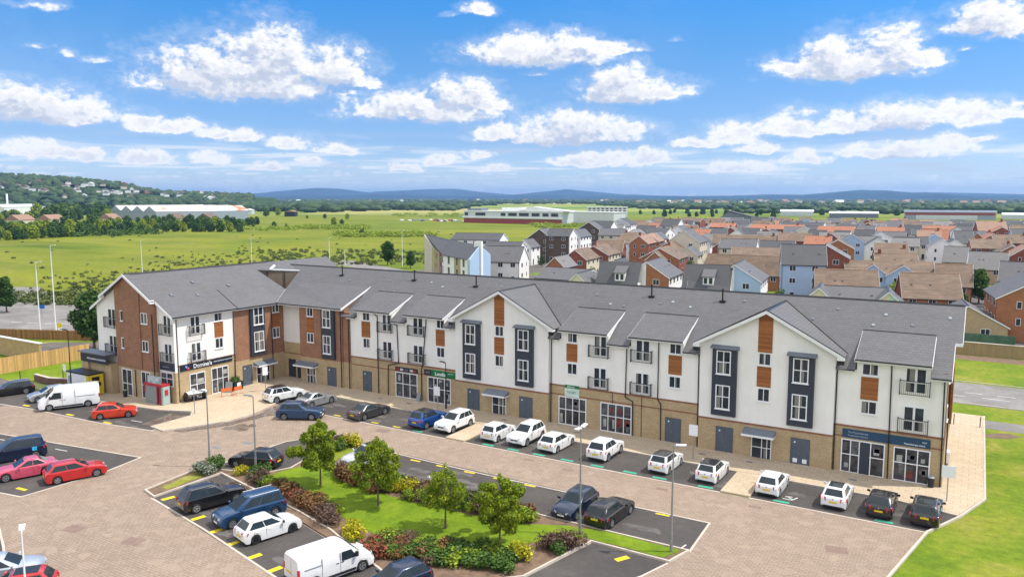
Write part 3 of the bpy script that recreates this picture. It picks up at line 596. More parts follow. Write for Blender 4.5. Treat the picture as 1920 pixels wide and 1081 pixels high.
# gable fronts
for (ul,ur,xc,Fq) in [(-46.83,-34.5,-40.78,FG),(-20.7,-8.5,-14.6,FG)]:
    hw=(ur-ul)/2; xc=(ul+ur)/2; za=12.78; ze=9.5; yb=72.55; yf=64.98
    b=MB(); slab(b,[(xc,yf,za),(ur,yf,ze),(ur,yb,ze),(xc,yb,za)],.09); slab(b,[(xc,yf,za),(ul,yf,ze),(ul,yb,ze),(xc,yb,za)],.09)
    b.build('gable_roof','slate_roof',B,world=True)
    b=MB(); 
    b.prism([(xc-hw+.45,65.487,9.4),(xc+hw-.45,65.487,9.4),(xc+hw-.45,65.487,ze+.2),(xc,65.487,za-.1),(xc-hw+.45,65.487,ze+.2)],(0,.28,0)); b.build('render_gable','white_render',B,world=True)
    b=MB()
    for s in (-1,1):
        e=xc+s*hw; b.prism([(xc,yf-.005,za+.02),(e,yf-.005,ze+.02),(e,yf-.005,ze-.26),(xc,yf-.005,za-.27)],(0,-.04,0)); 
        b.prism([(e,yf-.005,ze-.28),(e,yf-.005,ze+.0),(e-s*.55,yf-.005,ze+.27),(e-s*.55,yf-.005,ze-.28)],(0,.5,0))
    b.build('bargeboard','fascia_white',B,world=True)
    b=MB()
    for s in (-1,1):
        e=xc+s*hw; b.prism([(xc,yf-.05,za+.03),(e,yf-.05,ze+.03),(e,yf-.05,ze+.09),(xc,yf-.05,za+.1)],(0,.09,0))
        b.box(e-s*.0,e-s*.5,yf+.05,65.2,ze-.62,ze-.29)
    b.prism([(xc-.1,yf,za-.01),(xc,yf,za+.08),(xc+.1,yf,za-.01)],(0,yb-yf,0)); b.build('gable_edge_tiles','gutter_black',B,world=True)
    for s in (-1,1):   # dark valley gutter where the gable roof meets the main slope
        e=xc+s*hw; zy=YE+(ze-EV)/SL
        b=MB(); b.tube((e,zy-.0,ze+.03),(xc,YE+(za-EV)/SL,za+.03),.05,n=6); b.build('valley_flashing','gutter_black',B,world=True)
# right gable end, back wall, left and rear shell
bbox('end_wall','red_brick',-1.6,-1.3,65.72,81,3.0,8.9); 
b=MB(); b.prism([(-1.6,65.9,8.9),(-1.6,80.6,8.9),(-1.6,73.2,12.95)],(.3,0,0)); b.build('end_wall','red_brick',B,world=True)
bbox('end_wall','buff_brick',-1.6,-1.29,65.72,81,0,3.0)
b=MB(); b.box(-1.29,-1.0,69.3,72.2,4.2,8.7); b.build('end_bay','orange_timber',B,world=True)
b=MB(); b.prism([(XR,68.95,on(68.95)-.26),(XR,68.95,on(68.95)-.06),(XR,RY,RZ-.06),(XR,RY,RZ-.26)],(.04,0,0)); b.prism([(-1.05,YE,EV-.25),(-1.05,YE,EV-.06),(-1.05,68.95,on(68.95)-.06),(-1.05,68.95,on(68.95)-.25)],(.04,0,0)); b.box(-1.05,XR,68.85,68.94,on(68.95)-.25,on(68.95)-.02); b.build('bargeboard','fascia_white',B,world=True)
for z in (4.9,7.9): window(B,('E',-1.3),67.0,68.1,z,z+1.15,(.5,),())
downpipe(B,('E',-1.3),[(68.9,10.3),(68.9,0)]); 
bbox('rear_wall','white_render',-86,-1.6,80.6,80.9,0,8.6)
bbox('side_wall','white_render',-86.3,-86.0,51.2,80.9,0,9.3)
# ---- brick section A
wall('brick_base','buff_brick',FA,-69.0,-62.2,0,3.15); wall('brick_wall','red_brick',FA,-69.0,-62.2,3.15,9.3,.3,.012)
wall('brick_wall','red_brick',('S',65.6),-62.2,-61.1,3.15,9.0,.3); wall('brick_base','buff_brick',('S',65.6),-62.2,-61.1,0,3.15,.3,.01)
bbox('brick_wall','red_brick',-62.25,-61.95,65.6,69.5,8.9,9.35)
b=MB(); b.prism([(-62.05,65.5,9.0),(-62.05,65.5,9.35),(-62.05,69.9,11.2),(-62.05,69.9,11.0)],(.06,0,0)); b.build('brick_cheek','red_brick',B,world=True)
bbox('brick_return','red_brick',-69.0,-68.7,65.75,66.5,3.15,9.3); bbox('brick_return','buff_brick',-69.0,-68.7,65.75,66.5,0,3.15)
wall('render_wall','white_render',('S',66.45),-72.8,-69.0,4.45,9.3,.3,.01); wall('brick_base','buff_brick',('S',66.45),-72.8,-69.0,0,4.45,.3)
wall('brick_band','band_brick',('S',66.45),-72.8,-69.0,3.0,3.14,.05,.02)
gutter(B,('S',65.45),-72.3,-61.95,9.33,.42)
window(B,FA,-67.75,-66.7,8.1,9.2); window(B,FA,-67.75,-66.7,4.98,6.15); panel(B,FA,-67.75,-66.7,6.2,8.02)
navy_bay(B,FA,-65.25,-63.2,3.35,9.25,[(-64.95,-63.7,7.05,9.12),(-64.95,-63.7,3.95,6.1)],hood=False)
window(B,('S',66.45),-69.85,-69.1,8.2,9.2,()); window(B,('S',66.45),-69.85,-69.1,5.0,6.2,()); panel(B,('S',66.45),-69.85,-69.1,6.2,8.15)
porch(B,FA,-69.3,-66.1,2.2); window(B,FA,-68.0,-66.5,.06,2.0,(.36,.68),(.5,),0,.5)
service_door(B,FA,-64.6,-63.3,2.3)
b=MB(); F=('S',66.45); fbox(b,F,-72.1,-70.9,0,.05,.03,2.35); fbox(b,F,-70.6,-69.3,0,.06,.03,2.2); b.build('entrance_door','navy_panel',B,world=True)
for x in (-62.35,-61.25): downpipe(B,FA if x<-62 else ('S',65.6),[(x,9.1 if x<-62 else 8.4),(x,0)])
# ---- white section B, C
window(B,FS,-59.2,-58.15,8.25,9.2); panel(B,FS,-59.4,-58.12,6.35,8.15); window(B,FS,-59.2,-58.15,5.12,6.25)
window(B,FS,-48.85,-47.8,8.25,9.2); panel(B,FS,-48.95,-47.8,6.38,8.12); window(B,FS,-48.85,-47.8,5.15,6.25)
for (a,c,e,f) in [(-56.3,-55.0,-56.8,-54.8),(-52.0,-50.65,-52.5,-50.33)]:
    for z in (4.25,7.3): french(B,FS,a,c,z,z+1.92); juliet(B,FS,e,f,z-.08,z+1.02)
downpipe(B,FS,[(-57.6,9.2),(-57.0,8.9),(-57.0,0)]); downpipe(B,FS,[(-54.75,8.3),(-54.2,8.1),(-54.05,3.9),(-55.55,3.55),(-55.6,0)]); downpipe(B,FS,[(-50.2,9.2),(-50.2,8.7),(-50.75,4.0),(-50.9,3.6),(-50.9,0)])
service_door(B,FS,-59.3,-58.1,2.4)
shopfront(B,FS,-54.55,-51.5,.1,2.92,(.34,.66)); shopfront(B,FS,-50.1,-47.05,.1,2.9,(.27,.43,.73))
# ---- gables
for x0 in (0,26.15):
    F=FG; dz=0 if x0==0 else -.05
    xx=lambda v:v+x0
    navy_bay(B,F,xx(-45.2),xx(-43.1),3.4+dz,9.2+dz,[(xx(-44.83),xx(-43.6),7.05+dz,9.1+dz),(xx(-44.83),xx(-43.6),4.0+dz,6.1+dz)])
    navy_bay(B,F,xx(-38.87),xx(-36.85),3.4+dz,9.2+dz,[(xx(-38.52),xx(-37.3),7.05+dz,9.1+dz),(xx(-38.52),xx(-37.3),4.0+dz,6.1+dz)])
    b=MB(); u0,u1=xx(-41.44),xx(-40.28); xc=-40.665 if x0==0 else -14.6
    b.prism([fpt(F,u0,.06,9.25+dz),fpt(F,u1,.06,9.25+dz),fpt(F,u1,.06,12.42-abs(u1-xc)*.53),fpt(F,(u0+u1)/2,.06,12.42),fpt(F,u0,.06,12.42-abs(u0-xc)*.53)],(0,.1,0)); b.build('timber_panel','orange_timber',B,world=True)
    window(B,F,xx(-41.36),xx(-40.34),8.15+dz,9.2+dz); panel(B,F,xx(-41.45),xx(-40.3),6.3+dz,8.02+dz); window(B,F,xx(-41.36),xx(-40.34),5.05+dz,6.2+dz)
    service_door(B,F,xx(-44.72),xx(-43.35),2.25); service_door(B,F,xx(-38.45),xx(-37.05),2.25,vents=bool(x0))
    porch(B,F,xx(-42.35),xx(-39.75),2.2); window(B,F,xx(-41.72),xx(-40.05),.06,2.0,(.52,.78) if x0 else (.48,.76),(.5,),0,.3)
downpipe(B,FS,[(-34.97,8.4),(-35.0,0)]); 
# ---- section D
window(B,FS,-33.25,-32.2,8.25,9.2); panel(B,FS,-33.35,-32.2,6.4,8.12); window(B,FS,-33.25,-32.2,5.15,6.25)
window(B,FS,-23.05,-21.95,8.2,9.15); panel(B,FS,-23.12,-21.9,6.35,8.08); window(B,FS,-23.05,-21.95,5.12,6.2)
for (a,c,e,f) in [(-30.45,-29.15,-30.87,-28.88),(-26.25,-24.9,-26.62,-24.64)]:
    for z in (4.22,7.25): french(B,FS,a,c,z,z+1.92); juliet(B,FS,e,f,z-.08,z+1.02)
shopfront(B,FS,-34.15,-31.18,.12,2.9,(.26,.51,.75)); shopfront(B,FS,-29.7,-26.55,.12,2.88,(.25,.5,.75))
downpipe(B,FS,[(-27.12,8.4),(-27.2,3.7),(-26.45,3.35),(-26.4,0)]); downpipe(B,FS,[(-24.05,9.2),(-24.05,3.9),(-23.75,3.5),(-23.7,0)])
service_door(B,FS,-23.25,-21.9,2.3); downpipe(B,FG,[(-20.35,8.7),(-20.3,0)],.05,-.1)
for x in (-28.5,-25.6): downpipe(B,FS,[(x,3.85),(x,0.1)],.025,.04)
# ---- section E
window(B,FS,-7.25,-6.05,8.15,9.1); panel(B,FS,-7.28,-6.03,6.2,8.0); window(B,FS,-7.22,-6.05,5.05,6.12)
for z in (4.15,7.15): french(B,FS,-4.17,-2.72,z,z+1.95); juliet(B,FS,-4.5,-2.45,z-.08,z+1.02)
downpipe(B,FS,[(-9.05,8.4),(-9.03,0)]); downpipe(B,FS,[(-5.15,9.2),(-5.03,0)]); downpipe(B,FS,[(-1.52,8.4),(-1.4,0)])
shopfront(B,FS,-8.5,-5.3,.08,2.82,(.22,.42,.68)); shopfront(B,FS,-4.7,-2.15,.1,2.78,(.35,.66))
b=MB(); fbox(b,FS,-7.1,-6.4,.034,.075,.14,2.7); b.build('open_door','navy_panel',B,world=True)
# ---- wing, east side
FE=('E',-72.8)
wall('brick_base','buff_brick',FE,51.2,59.0,0,4.15); wall('render_wall','white_render',FE,51.2,59.05,4.15,9.4,.3,.012); wall('brick_band','band_brick',FE,51.22,59.0,4.0,4.14,.05,.03)
wall('brick_base','buff_brick',FE,59.05,66.44,0,3.2); wall('brick_wall','red_brick',FE,59.05,66.44,3.2,9.35,.3,.015)
for z in (4.3,7.25): french(B,FE,53.25,54.45,z,z+2.0); juliet(B,FE,52.9,54.8,z-.08,z+1.02)
window(B,FE,56.35,57.42,8.25,9.3); panel(B,FE,56.33,57.5,6.42,8.2); window(B,FE,56.35,57.42,5.18,6.35)
navy_bay(B,FE,61.2,63.3,3.45,9.3,[(61.62,63.05,7.12,9.25),(61.62,63.05,3.95,6.3)],hood=False)
window(B,FE,64.65,65.7,8.2,9.25); panel(B,FE,64.65,65.7,6.4,8.1); window(B,FE,64.65,65.7,5.1,6.35)
shopfront(B,FE,52.85,54.85,.1,2.95,(.45,)); shopfront(B,FE,55.65,57.95,.1,3.05,(.34,.66))
service_door(B,FE,60.05,61.3,2.45); porch(B,FE,61.6,64.4,2.25); window(B,FE,62.0,64.0,.06,2.1,(.34,.67),(.5,),0,.3)
gutter(B,FE,50.8,59.05,9.38,.52); gutter(B,FE,59.12,64.95,9.32,.46)
downpipe(B,FE,[(51.5,9.3),(51.5,0)]); downpipe(B,FE,[(58.9,9.2),(58.9,0)]); downpipe(B,FE,[(64.5,9.2),(64.5,0)])
# ---- wing, south gable
FW=('S',51.0); FB=('S',50.62)
wall('brick_base','buff_brick',FW,-75.2,-72.51,0,3.5); wall('brick_base','buff_brick',FW,-86.3,-82.2,0,3.4)
for (a,c) in ((-75.2,-72.505),(-86.3,-82.2)):
    b=MB(); zt=lambda x: wn(x)-.12 if x>WX else wn(2*WX-x)-.12
    b.prism([(a,50.985,3.45),(c,50.985,3.45),(c,50.985,zt(c)),(a,50.985,zt(a))],(0,.28,0)); b.build('render_wall','white_render',B,world=True)
b=MB(); xs=[-82.2,-80.75,-78.7,-75.2]
zt=lambda x: (wn(x) if x>WX else wn(2*WX-x))-.06
b.prism([(-82.2,50.62,3.3),(-75.2,50.62,3.3),(-75.2,50.62,zt(-75.2)),(WX,50.62,zt(WX)),(-82.2,50.62,zt(-82.2))],(0,.36,0)); b.build('brick_wall','red_brick',B,world=True)
b=MB(); b.prism([(-80.6,50.5,3.4),(-77.6,50.5,3.4),(-77.6,50.5,zt(-77.6)),(WX,50.5,zt(WX)),(-80.6,50.5,zt(-80.6))],(0,.118,0)); b.build('brick_pier','red_brick',B,world=True)
wall('brick_base','buff_brick',FB,-82.2,-75.2,0,3.3,.36,.0)
b=MB()
for s,(x0,x1) in ((1,(WX,-75.0)),(-1,(WX,-84.5))):
    z0=WZ+.08; z1=wn(-75)+.08; b.prism([(x0,50.19,z0),(x1,50.19,z1),(x1,50.19,z1-.3),(x0,50.19,z0-.3)],(0,-.05,0)); b.prism([(x1,50.19,z1-.3),(x1,50.19,z1),(x1-s*.35,50.19,z1+.15),(x1-s*.35,50.19,z1-.3)],(0,.45,0))
for s,(x0,x1) in ((1,(-75.0,-72.25)),(-1,(-84.5,-87.2))):
    z0=wn(-75)+.02; z1=wn(-72.25) if s>0 else 9.5; b.prism([(x0,50.72,z0),(x1,50.72,z1),(x1,50.72,z1-.3),(x0,50.72,z0-.3)],(0,-.05,0))
b.build('bargeboard','fascia_white',B,world=True)
for (a,c) in ((-84.1,-82.65),(-74.1,-72.85)):
    for z in (4.55,7.6): french(B,FW,a,c,z,z+2.0); juliet(B,FW,a-.3,c+.25,z-.1,z+1.05)
for (a,c) in ((-81.2,-80.15),(-77.45,-76.35)):
    for z in (5.4,8.45): window(B,FB,a,c,z,z+1.2,(.5,),(),0)
b=MB(); rects=bars(b,FB,-81.45,-79.6,.1,3.1,(.5,),(.45,),.1,0,.06); o=b.build('shop_door','upvc',B,world=True); glaz(B,FB,o,rects,.03,'shop_glass',0)
b=MB(); rects=bars(b,FB,-77.9,-76.35,.15,3.15,(.5,),(.5,),.08,0,.06); o=b.build('shop_window','upvc',B,world=True); glaz(B,FB,o,rects,.03,'shop_glass',0)
shopfront(B,FW,-75.0,-72.9,1.9,3.4,(.5,)); window(B,FW,-83.9,-82.5,1.6,3.3,(.33,.66),())
for x in (-78.9,-75.45): downpipe(B,FB,[(x,9.6 if x>-77 else 3.2),(x,0)])
# single-storey shop projection left of the wing with flat roof and navy fascia
bbox('shop_extension','buff_brick',-87.6,-86.31,49.6,52.5,0,3.4); bbox('flat_roof','lead_grey',-88.0,-82.6,49.4,50.98,4.52,4.62)
bbox('shop_extension','buff_brick',-86.29,-82.3,49.85,50.97,0,3.5)
# ---- vents and pipes on the roofs
for i,(x,y) in enumerate([(-68,71.9),(-56.6,71.9),(-47.7,71.6),(-27.2,71.9),(-20.2,71.9)]):
    b=MB(); z=on(y); b.tube((x,y,z-.2),(x,y,z+1.05),.075,n=10); b.tube((x,y,z+1.0),(x,y,z+1.1),.1,n=10); b.box(x-.2,x+.35,y-.35,y+.2,z-.15,z+.02); b.build('vent_pipe','gutter_black',B,world=True)
rr=random.Random(3)
for (x,y) in [(-66,70.9),(-60,71.3),(-58,69.6),(-54,71.5),(-52,70.9),(-44.5,71.6),(-33,71.4),(-31,70.2),(-29.5,70.1),(-26,70.8),(-23,70.6),(-18.3,71.9),(-24.9,71.1),(-12,70.3),(-6.4,71.4),(-4.3,70.4),(-7.2,70.1),(-1.7,71.5),(-10.2,71.7)]:
    z=on(y); b=MB(); b.prism([(x,y,z-.02),(x+.24,y,z-.02),(x+.24,y+.22,z+.12),(x,y+.22,z+.12)],(0,-.04,.06)); b.build('roof_vent','lead_grey' if rr.random()<.6 else 'metal_sheet',B,world=True)
for (y,x) in [(53,-75.5),(57,-77.2),(56,-75),(61,-76)]:
    z=wn(x); b=MB(); b.prism([(x,y,z-.02),(x,y+.3,z-.02),(x-.3,y+.3,z+.17),(x-.3,y,z+.17)],(.05,0,.11)); b.build('roof_vent','lead_grey',B,world=True)
# ---- shop signs (each lifts off: own things)
def sign(F,u0,u1,z0,z1,mat,label,texts,d=.08):
    P=empty('shop_sign',fpt(F,(u0+u1)/2,0,z0),0,label,'sign')
    b=MB(); fbox(b,F,u0,u1,.035,d,z0,z1); b.build('sign_board',mat,P,world=True)
    ud=(1,0,0) if F[0]=='S' else (0,1,0); nd=(0,-1,0) if F[0]=='S' else (1,0,0)
    for (s,u,z,sz,tm,bd) in texts: text_obj('lettering',s,sz,tm,P,fpt(F,u,d+.006,z),ud,nd,.006,0,bd)
    return P
def domino(P,F,u,z,s,d=.09):
    b=MB(); F2=F
    def rot(u_,z_,m,cx,cz,w,h,a,dd):
        pts=[]
        for (x,y) in ((-w/2,-h/2),(w/2,-h/2),(w/2,h/2),(-w/2,h/2)): pts.append(fpt(F,cx+x*math.cos(a)-y*math.sin(a),d+dd,cz+x*math.sin(a)+y*math.cos(a)))
        nd=Vector(fpt(F,0,1,0))-Vector(fpt(F,0,0,0)); b.prism(pts,nd*.02,m)
    a=R(-42); ca,sa=math.cos(a),math.sin(a)
    rot(0,0,1,u-.26*s*ca*0.9-.0,z-.26*s*sa*0.9*-1*-1,.5*s,.5*s,a,.0)
    rot(0,0,0,u+.26*s*ca*.9*1,z+.26*s*sa*.9*-1*-1,.5*s,.5*s,a,.0)
    for (px,pz) in ((-.35,.05),(-.15,-.12),(.23,.0)):
        c=MB; cx=u+px*s; cz=z+(-px*.55+pz*.5)*s
        nd=Vector(fpt(F,0,1,0))-Vector(fpt(F,0,0,0)); p=Vector(fpt(F,cx,d+.02,cz)); b.tube(p,p+nd*.015,.075*s,n=10,m=2)
    b.build('emblem',['logo_red','logo_blue','text_white'],P,world=True)
P=sign(FE,51.75,58.55,3.42,4.08,'sign_navy','long navy fascia sign with red and blue emblem above the pizza shop on the wing',[("Domino's",53.35,3.55,.62,'text_white',.012),("PIZZA DELIVERY & COLLECTION",56.0,3.72,.17,'text_white',0)])
domino(P,FE,52.6,3.76,.62)
sign(FW,-75.05,-72.55,3.6,4.48,'sign_navy','short navy fascia sign above the corner window at the foot of the brick gable',[('pizza delivery',-74.5,3.95,.2,'text_grey',0)])
sign(('S',49.6),-87.6,-82.4,3.5,4.45,'sign_navy','navy fascia sign with small white lettering left of the brick gable',[('PIZZA DELIVERY & COLLECTION',-86.3,3.85,.24,'text_white',.004)])
P=sign(FS,-54.55,-51.45,3.0,3.5,'sign_dark','dark fascia sign with red and pale lettering left of the green sign',[('CL',-54.35,3.12,.33,'logo_red',.01),('EM',-53.85,3.12,.33,'text_white',.01),('THE',-53.2,3.16,.22,'text_grey',0),('ME',-52.5,3.12,.33,'text_white',.01),('M',-51.95,3.12,.33,'logo_red',.01)])
sign(FS,-49.55,-46.35,3.0,3.68,'sign_green','green fascia sign with white lettering over the convenience shop',[('Londis',-49.1,3.15,.52,'text_white',.012),('open 7-11',-47.35,3.42,.17,'text_white',0)])
sign(FS,-50.55,-49.6,3.05,3.66,'sign_dark','small dark grey sign butted to the left end of the green fascia sign',[('ATM',-50.35,3.25,.28,'text_grey',0)])
P=sign(FS,-33.48,-31.92,2.96,4.1,'poster_pale','pale green poster board with dark green header above the left double window',[('TO LET',-33.25,3.3,.3,'sign_green',.004)],.1)
b=MB(); fbox(b,FS,-33.48,-31.92,.102,.12,3.8,4.1); b.build('header_strip','sign_green',P,world=True); text_obj('lettering','DENTAL',.22,'text_white',P,fpt(FS,-33.2,.125,3.86),(1,0,0),(0,-1,0),.004)
sign(FS,-8.45,-2.2,2.95,3.66,'sign_teal','long dark teal fascia sign over the right-hand shop at the end of the building',[('The Physiotherapy',-8.05,3.36,.2,'text_grey',.003),('Treatment Centre',-8.05,3.1,.2,'text_grey',.003),('MOT',-2.75,3.34,.15,'text_white',0),('Physiotherapy centre',-4.0,3.08,.17,'text_white',.002)])

# ------------------------------------------------------------------ ground, roads, kerbs
def big_ground():
    b=MB(); rs=[0,60,130,250,450,800,1400,2500,4500,8000,14000,24000]; n=64
    b.v.append((0,0,0))
    for r in rs[1:]:
        for i in range(n): t=2*math.pi*i/n; b.v.append((r*math.cos(t),r*math.sin(t),0))
    for i in range(n): b.f.append((0,1+i,1+(i+1)%n)); b.m.append(0)
    for k in range(len(rs)-2):
        for i in range(n):
            a=1+k*n+i; c=1+k*n+(i+1)%n; b.f.append((a,a+n,c+n,c)); b.m.append(0)
    tag(b.build('grass_field','field'),kind='structure')
big_ground()
sheet('verge_grass',[(-3.2,20),(60,20),(60,150),(-60,150),(-140,122),(-140,40),(-100,20),(-40,5)],.006,'verge')
# car park: block paving, then tarmac bays, then pavement
sheet('block_paving',[(-110,15),(-4.9,15),(-4.9,40),(-1.75,56.2),(-60,56.4),(-66.5,58.3),(-68,50),(-67,44),(-72,43),(-110,40.5)],.012,'block_paving')
sheet('access_road',[(-150,40),(-88,41),(-88,46),(-108,48.5),(-150,44)],.016,'asphalt_yard')
sheet('parking_bays',[(-1.75,56.35),(.05,60.2),(.05,61.3),(-15.6,61.3),(-68,61.9),(-66,57.5),(-62.5,56.4)],.02,'asphalt_dark')
sheet('parking_bays',[(-66.6,43.9),(-73.5,42.8),(-84,42.2),(-96,40.5),(-96,50),(-77,50.3),(-70,50.3),(-67.8,49.3)],.02,'asphalt_dark')
PV=.13
def raised(name,pts,mat='slab_paving',z=PV): return sheet(name,pts,z,mat,.2)
raised('pavement',[(1.45,90),(1.47,64.8),(-.05,60.35),(-4,61.25),(-15.4,61.3),(-30,61.5),(-45,61.75),(-63,62.2),(-66.5,58),(-63.6,56.6),(-62.6,52.5),(-62.8,49.4),(-65.3,44.35),(-67.3,44.6),(-67.25,48.9),(-68.6,50.1),(-72.0,48.7),(-75.6,48.2),(-82,46.6),(-83.5,48),(-88,49),(-88,66.4),(-1.3,66.4),(-1.3,90)])
raised('pavement',[(-15.55,56.33),(-13.35,56.33),(-13.35,61.26),(-15.55,61.26)]); raised('pavement',[(-41.05,56.35),(-38.9,56.35),(-38.9,61.57),(-41.05,61.6)])
raised('dark_paving',[(-83.3,50.6),(-83.3,47.0),(-77,47.8),(-75.6,48.35),(-75.2,50.6)],'slab_shade',PV+.004) if False else None
kerb_line('kerb',[(1.55,90),(1.55,64.7),(.05,60.2),(-1.75,56.2),(-4.9,40),(-8,24)],-.05,.15)
kerb_line('kerb',[(-.1,60.28),(-4,61.15),(-13.25,61.2)],-.05,.142,.13); kerb_line('kerb',[(-15.65,61.2),(-30,61.42),(-38.8,61.5)],-.05,.142,.13); kerb_line('kerb',[(-41.15,61.55),(-63,62.1),(-66.6,57.9),(-63.7,56.5),(-62.5,52.4),(-62.7,49.3),(-65.2,44.25),(-67.4,44.5),(-67.35,48.85),(-68.6,50.0),(-72.0,48.6),(-75.6,48.1)],-.05,.142,.13)
for (x0,x1) in ((-13.35,-1.8),(-38.9,-15.6),(-61.5,-41.1)): kerb_line('kerb_strip',[(x0,56.28),(x1,56.28)],-.05,.03,.14)
kerb_line('kerb_strip',[(-66.2,43.85),(-73.5,42.72),(-84,42.1),(-96,40.4)],-.05,.032,.14)
# lower left bays (pink and red cars)
sheet('parking_bays',[(-60.3,38.5),(-59.5,34.7),(-59.8,28.75),(-62.2,28.3),(-84,26.5),(-84,34.8)],.02,'asphalt_dark')
kerb_line('kerb_strip',[(-84,34.8),(-77.7,35.9),(-60.2,38.6),(-59.4,34.7),(-59.7,28.65),(-62.2,28.2),(-84,26.4)],-.05,.034,.14)
sheet('parking_bays',[(-56.5,25.4),(-52,23.6),(-47.4,21.5),(-44,19),(-44,8),(-70,8),(-70,26)],.02,'asphalt_dark')
kerb_line('kerb_strip',[(-56.5,25.5),(-52,23.7),(-47.3,21.6),(-43.9,19),(-42,16)],-.05,.034,.14)
# island with planting: bays on its left, top and lower right
isl=[(-52.7,34.15),(-51.1,33.55),(-51.0,39.6),(-29.0,33.45),(-26.5,32.7),(-21.6,37.3),(-20.2,43.6),(-15.1,43.55),(-14.45,45.35),(-38.5,45.5),(-44.6,45.6),(-45.2,50.9),(-48.9,51.4),(-47.2,43.2),(-48.0,41.2),(-52.6,39.6),(-53.4,39.3)]
sheet('planting_bed',isl,.10,'soil',.15)
sheet('parking_bays',[(-51.1,33.5),(-51.0,39.5),(-29.0,33.35),(-26.4,32.6),(-22,28.5),(-30,26),(-33.9,29.75)],.02,'asphalt_dark')
kerb_line('kerb_strip',[(-51.2,33.5),(-43.3,31.95),(-33.9,29.75),(-28,28.1)],-.05,.034,.15)
kerb_line('kerb',[(-52.8,34.1),(-51.1,33.65),(-51.0,39.5),(-39.9,37.2),(-35.9,36.15),(-29.0,33.42),(-26.4,32.65)],-.05,.16,.14)
kerb_line('kerb',[(-52.85,34.1),(-53.5,39.35),(-52.6,39.6)],-.05,.155,.13)
sheet('parking_bays',[(-53.0,39.9),(-48.0,41.3),(-47.2,43.3),(-48.9,51.4),(-50.9,51.6),(-52.9,48)],.021,'asphalt_dark')
kerb_line('kerb_strip',[(-53.0,40.0),(-52.9,48),(-50.9,51.7),(-45.2,50.95),(-41.6,50.6),(-32.8,50.3),(-14.55,50.35),(-14.35,45.4)],-.05,.033,.14)
kerb_line('kerb',[(-52.6,39.65),(-48.0,41.2),(-47.1,43.2),(-48.95,51.4)],-.05,.15,.12)
kerb_line('kerb',[(-45.1,50.85),(-44.6,45.6),(-38.5,45.45),(-14.4,45.4),(-14.95,43.4),(-20.2,43.5),(-21.6,37.2),(-22.4,36.4)],-.05,.152,.13)
sheet('parking_bays',[(-45.0,50.85),(-44.5,45.62),(-14.4,45.42),(-14.6,50.3)],.021,'asphalt_dark')
sheet('parking_bays',[(-20.1,43.4),(-15.0,43.3),(-15.7,40.9),(-19.5,34),(-24,30),(-26.2,32.4),(-21.5,37.2)],.021,'asphalt_dark')
kerb_line('kerb_strip',[(-15.0,43.25),(-15.75,40.9),(-19.5,34),(-24,30)],-.05,.033,.13)
def wavy(pts,n=6,a=.35,seed=1):
    r=random.Random(seed); out=[]
    for i in range(len(pts)):
        p=Vector((*pts[i],0)); q=Vector((*pts[(i+1)%len(pts)],0))
        for k in range(n): 
            t=p.lerp(q,k/n); out.append((t.x+r.uniform(-a,a)*(k>0),t.y+r.uniform(-a,a)*(k>0)))
    return out
def rug(name,pts,z,mat): return sheet(name,pts,z,mat)
rug('lawn',wavy([(-47.2,40.5),(-47.0,43.0),(-45.6,46.2),(-43.0,44.0),(-40,42.9),(-36,42.7),(-31,42.8),(-26.5,43.2),(-23.0,44.6),(-20.5,45.25),(-14.8,45.2),(-15.4,43.7),(-20.5,43.75),(-22.0,42.7),(-23.6,41.0),(-24.6,38.9),(-28.5,36.9),(-33.4,37.2),(-36.4,38.0),(-38.6,39.0),(-42.5,39.9)],5,.10,3),.118,'lawn')
rug('lawn',wavy([(-52.4,35),(-51.6,35),(-51.6,38.8),(-52.8,38.8)],4,.12,5),.112,'verge')
rug('lawn',wavy([(-46.8,45.5),(-45.1,45.8),(-45.5,49.6),(-47.9,50.6)],4,.12,6),.112,'verge')
# painted bay markings: short thick dashes at the bay mouths
def dash(cx,cy,ang,w,l,mat,z=.027):
    c,s=math.cos(ang),math.sin(ang); pts=[(cx+x*c-y*s,cy+x*s+y*c) for x,y in ((-l/2,-w/2),(l/2,-w/2),(l/2,w/2),(-l/2,w/2))]
    return sheet('bay_marking',pts,z,mat)
k=0
for (x,y) in [(-50.1,34.1),(-45.15,32.95),(-42.3,32.25),(-39.8,31.55),(-37.2,30.95),(-34.8,30.4)]: dash(x,y,R(77),.42,.95,'yellow_paint')
for x in (-39.6,-36.9,-34.1,-31.3,-28.5,-24.9,-20.6,-17.8): dash(x,50.05,R(2),.22,1.0,'yellow_paint')
for x in (-51.2,-48.5,-45.6): dash(x,50.9-(x+51)*.12,R(-4),.2,1.0,'yellow_paint')
for x in (-54.9,-49.9,-47.2): dash(x,56.8,R(0),.22,.9,'yellow_paint')
for x in (-44.6,-36.6,-34.0,-31.4,-28.7,-25.9,-23.0,-20.5,-16.8,-11.2,-4.4): dash(x,56.75,R(0),.34,1.15,'teal_paint')
for (x,y) in [(-61.3,29.5),(-78.5,42.9),(-72.5,43.2),(-86,42.5)]: dash(x,y,R(5),.3,1.1,'yellow_paint')
for (x,y) in [(-74.5,44),(-70.5,45),(-78,45.5),(-65.5,34.5),(-68,36.2),(-72,33),(-76,35)]: dash(x,y,R(8),.1,1.5,'white_paint',.026)
dash(-17.6,42.4,R(60),.42,.95,'yellow_paint',.028); dash(-14.9,46,R(80),.1,.6,'white_paint')
for q in ((-10.9,58.0,.3,.12,.5),(-10.7,57.7,-.7,.1,.6),(-10.4,57.9,1.2,.1,.5),(-10.9,57.45,0,.1,.7)): dash(q[0],q[1],q[2],q[3],q[4],'white_paint')
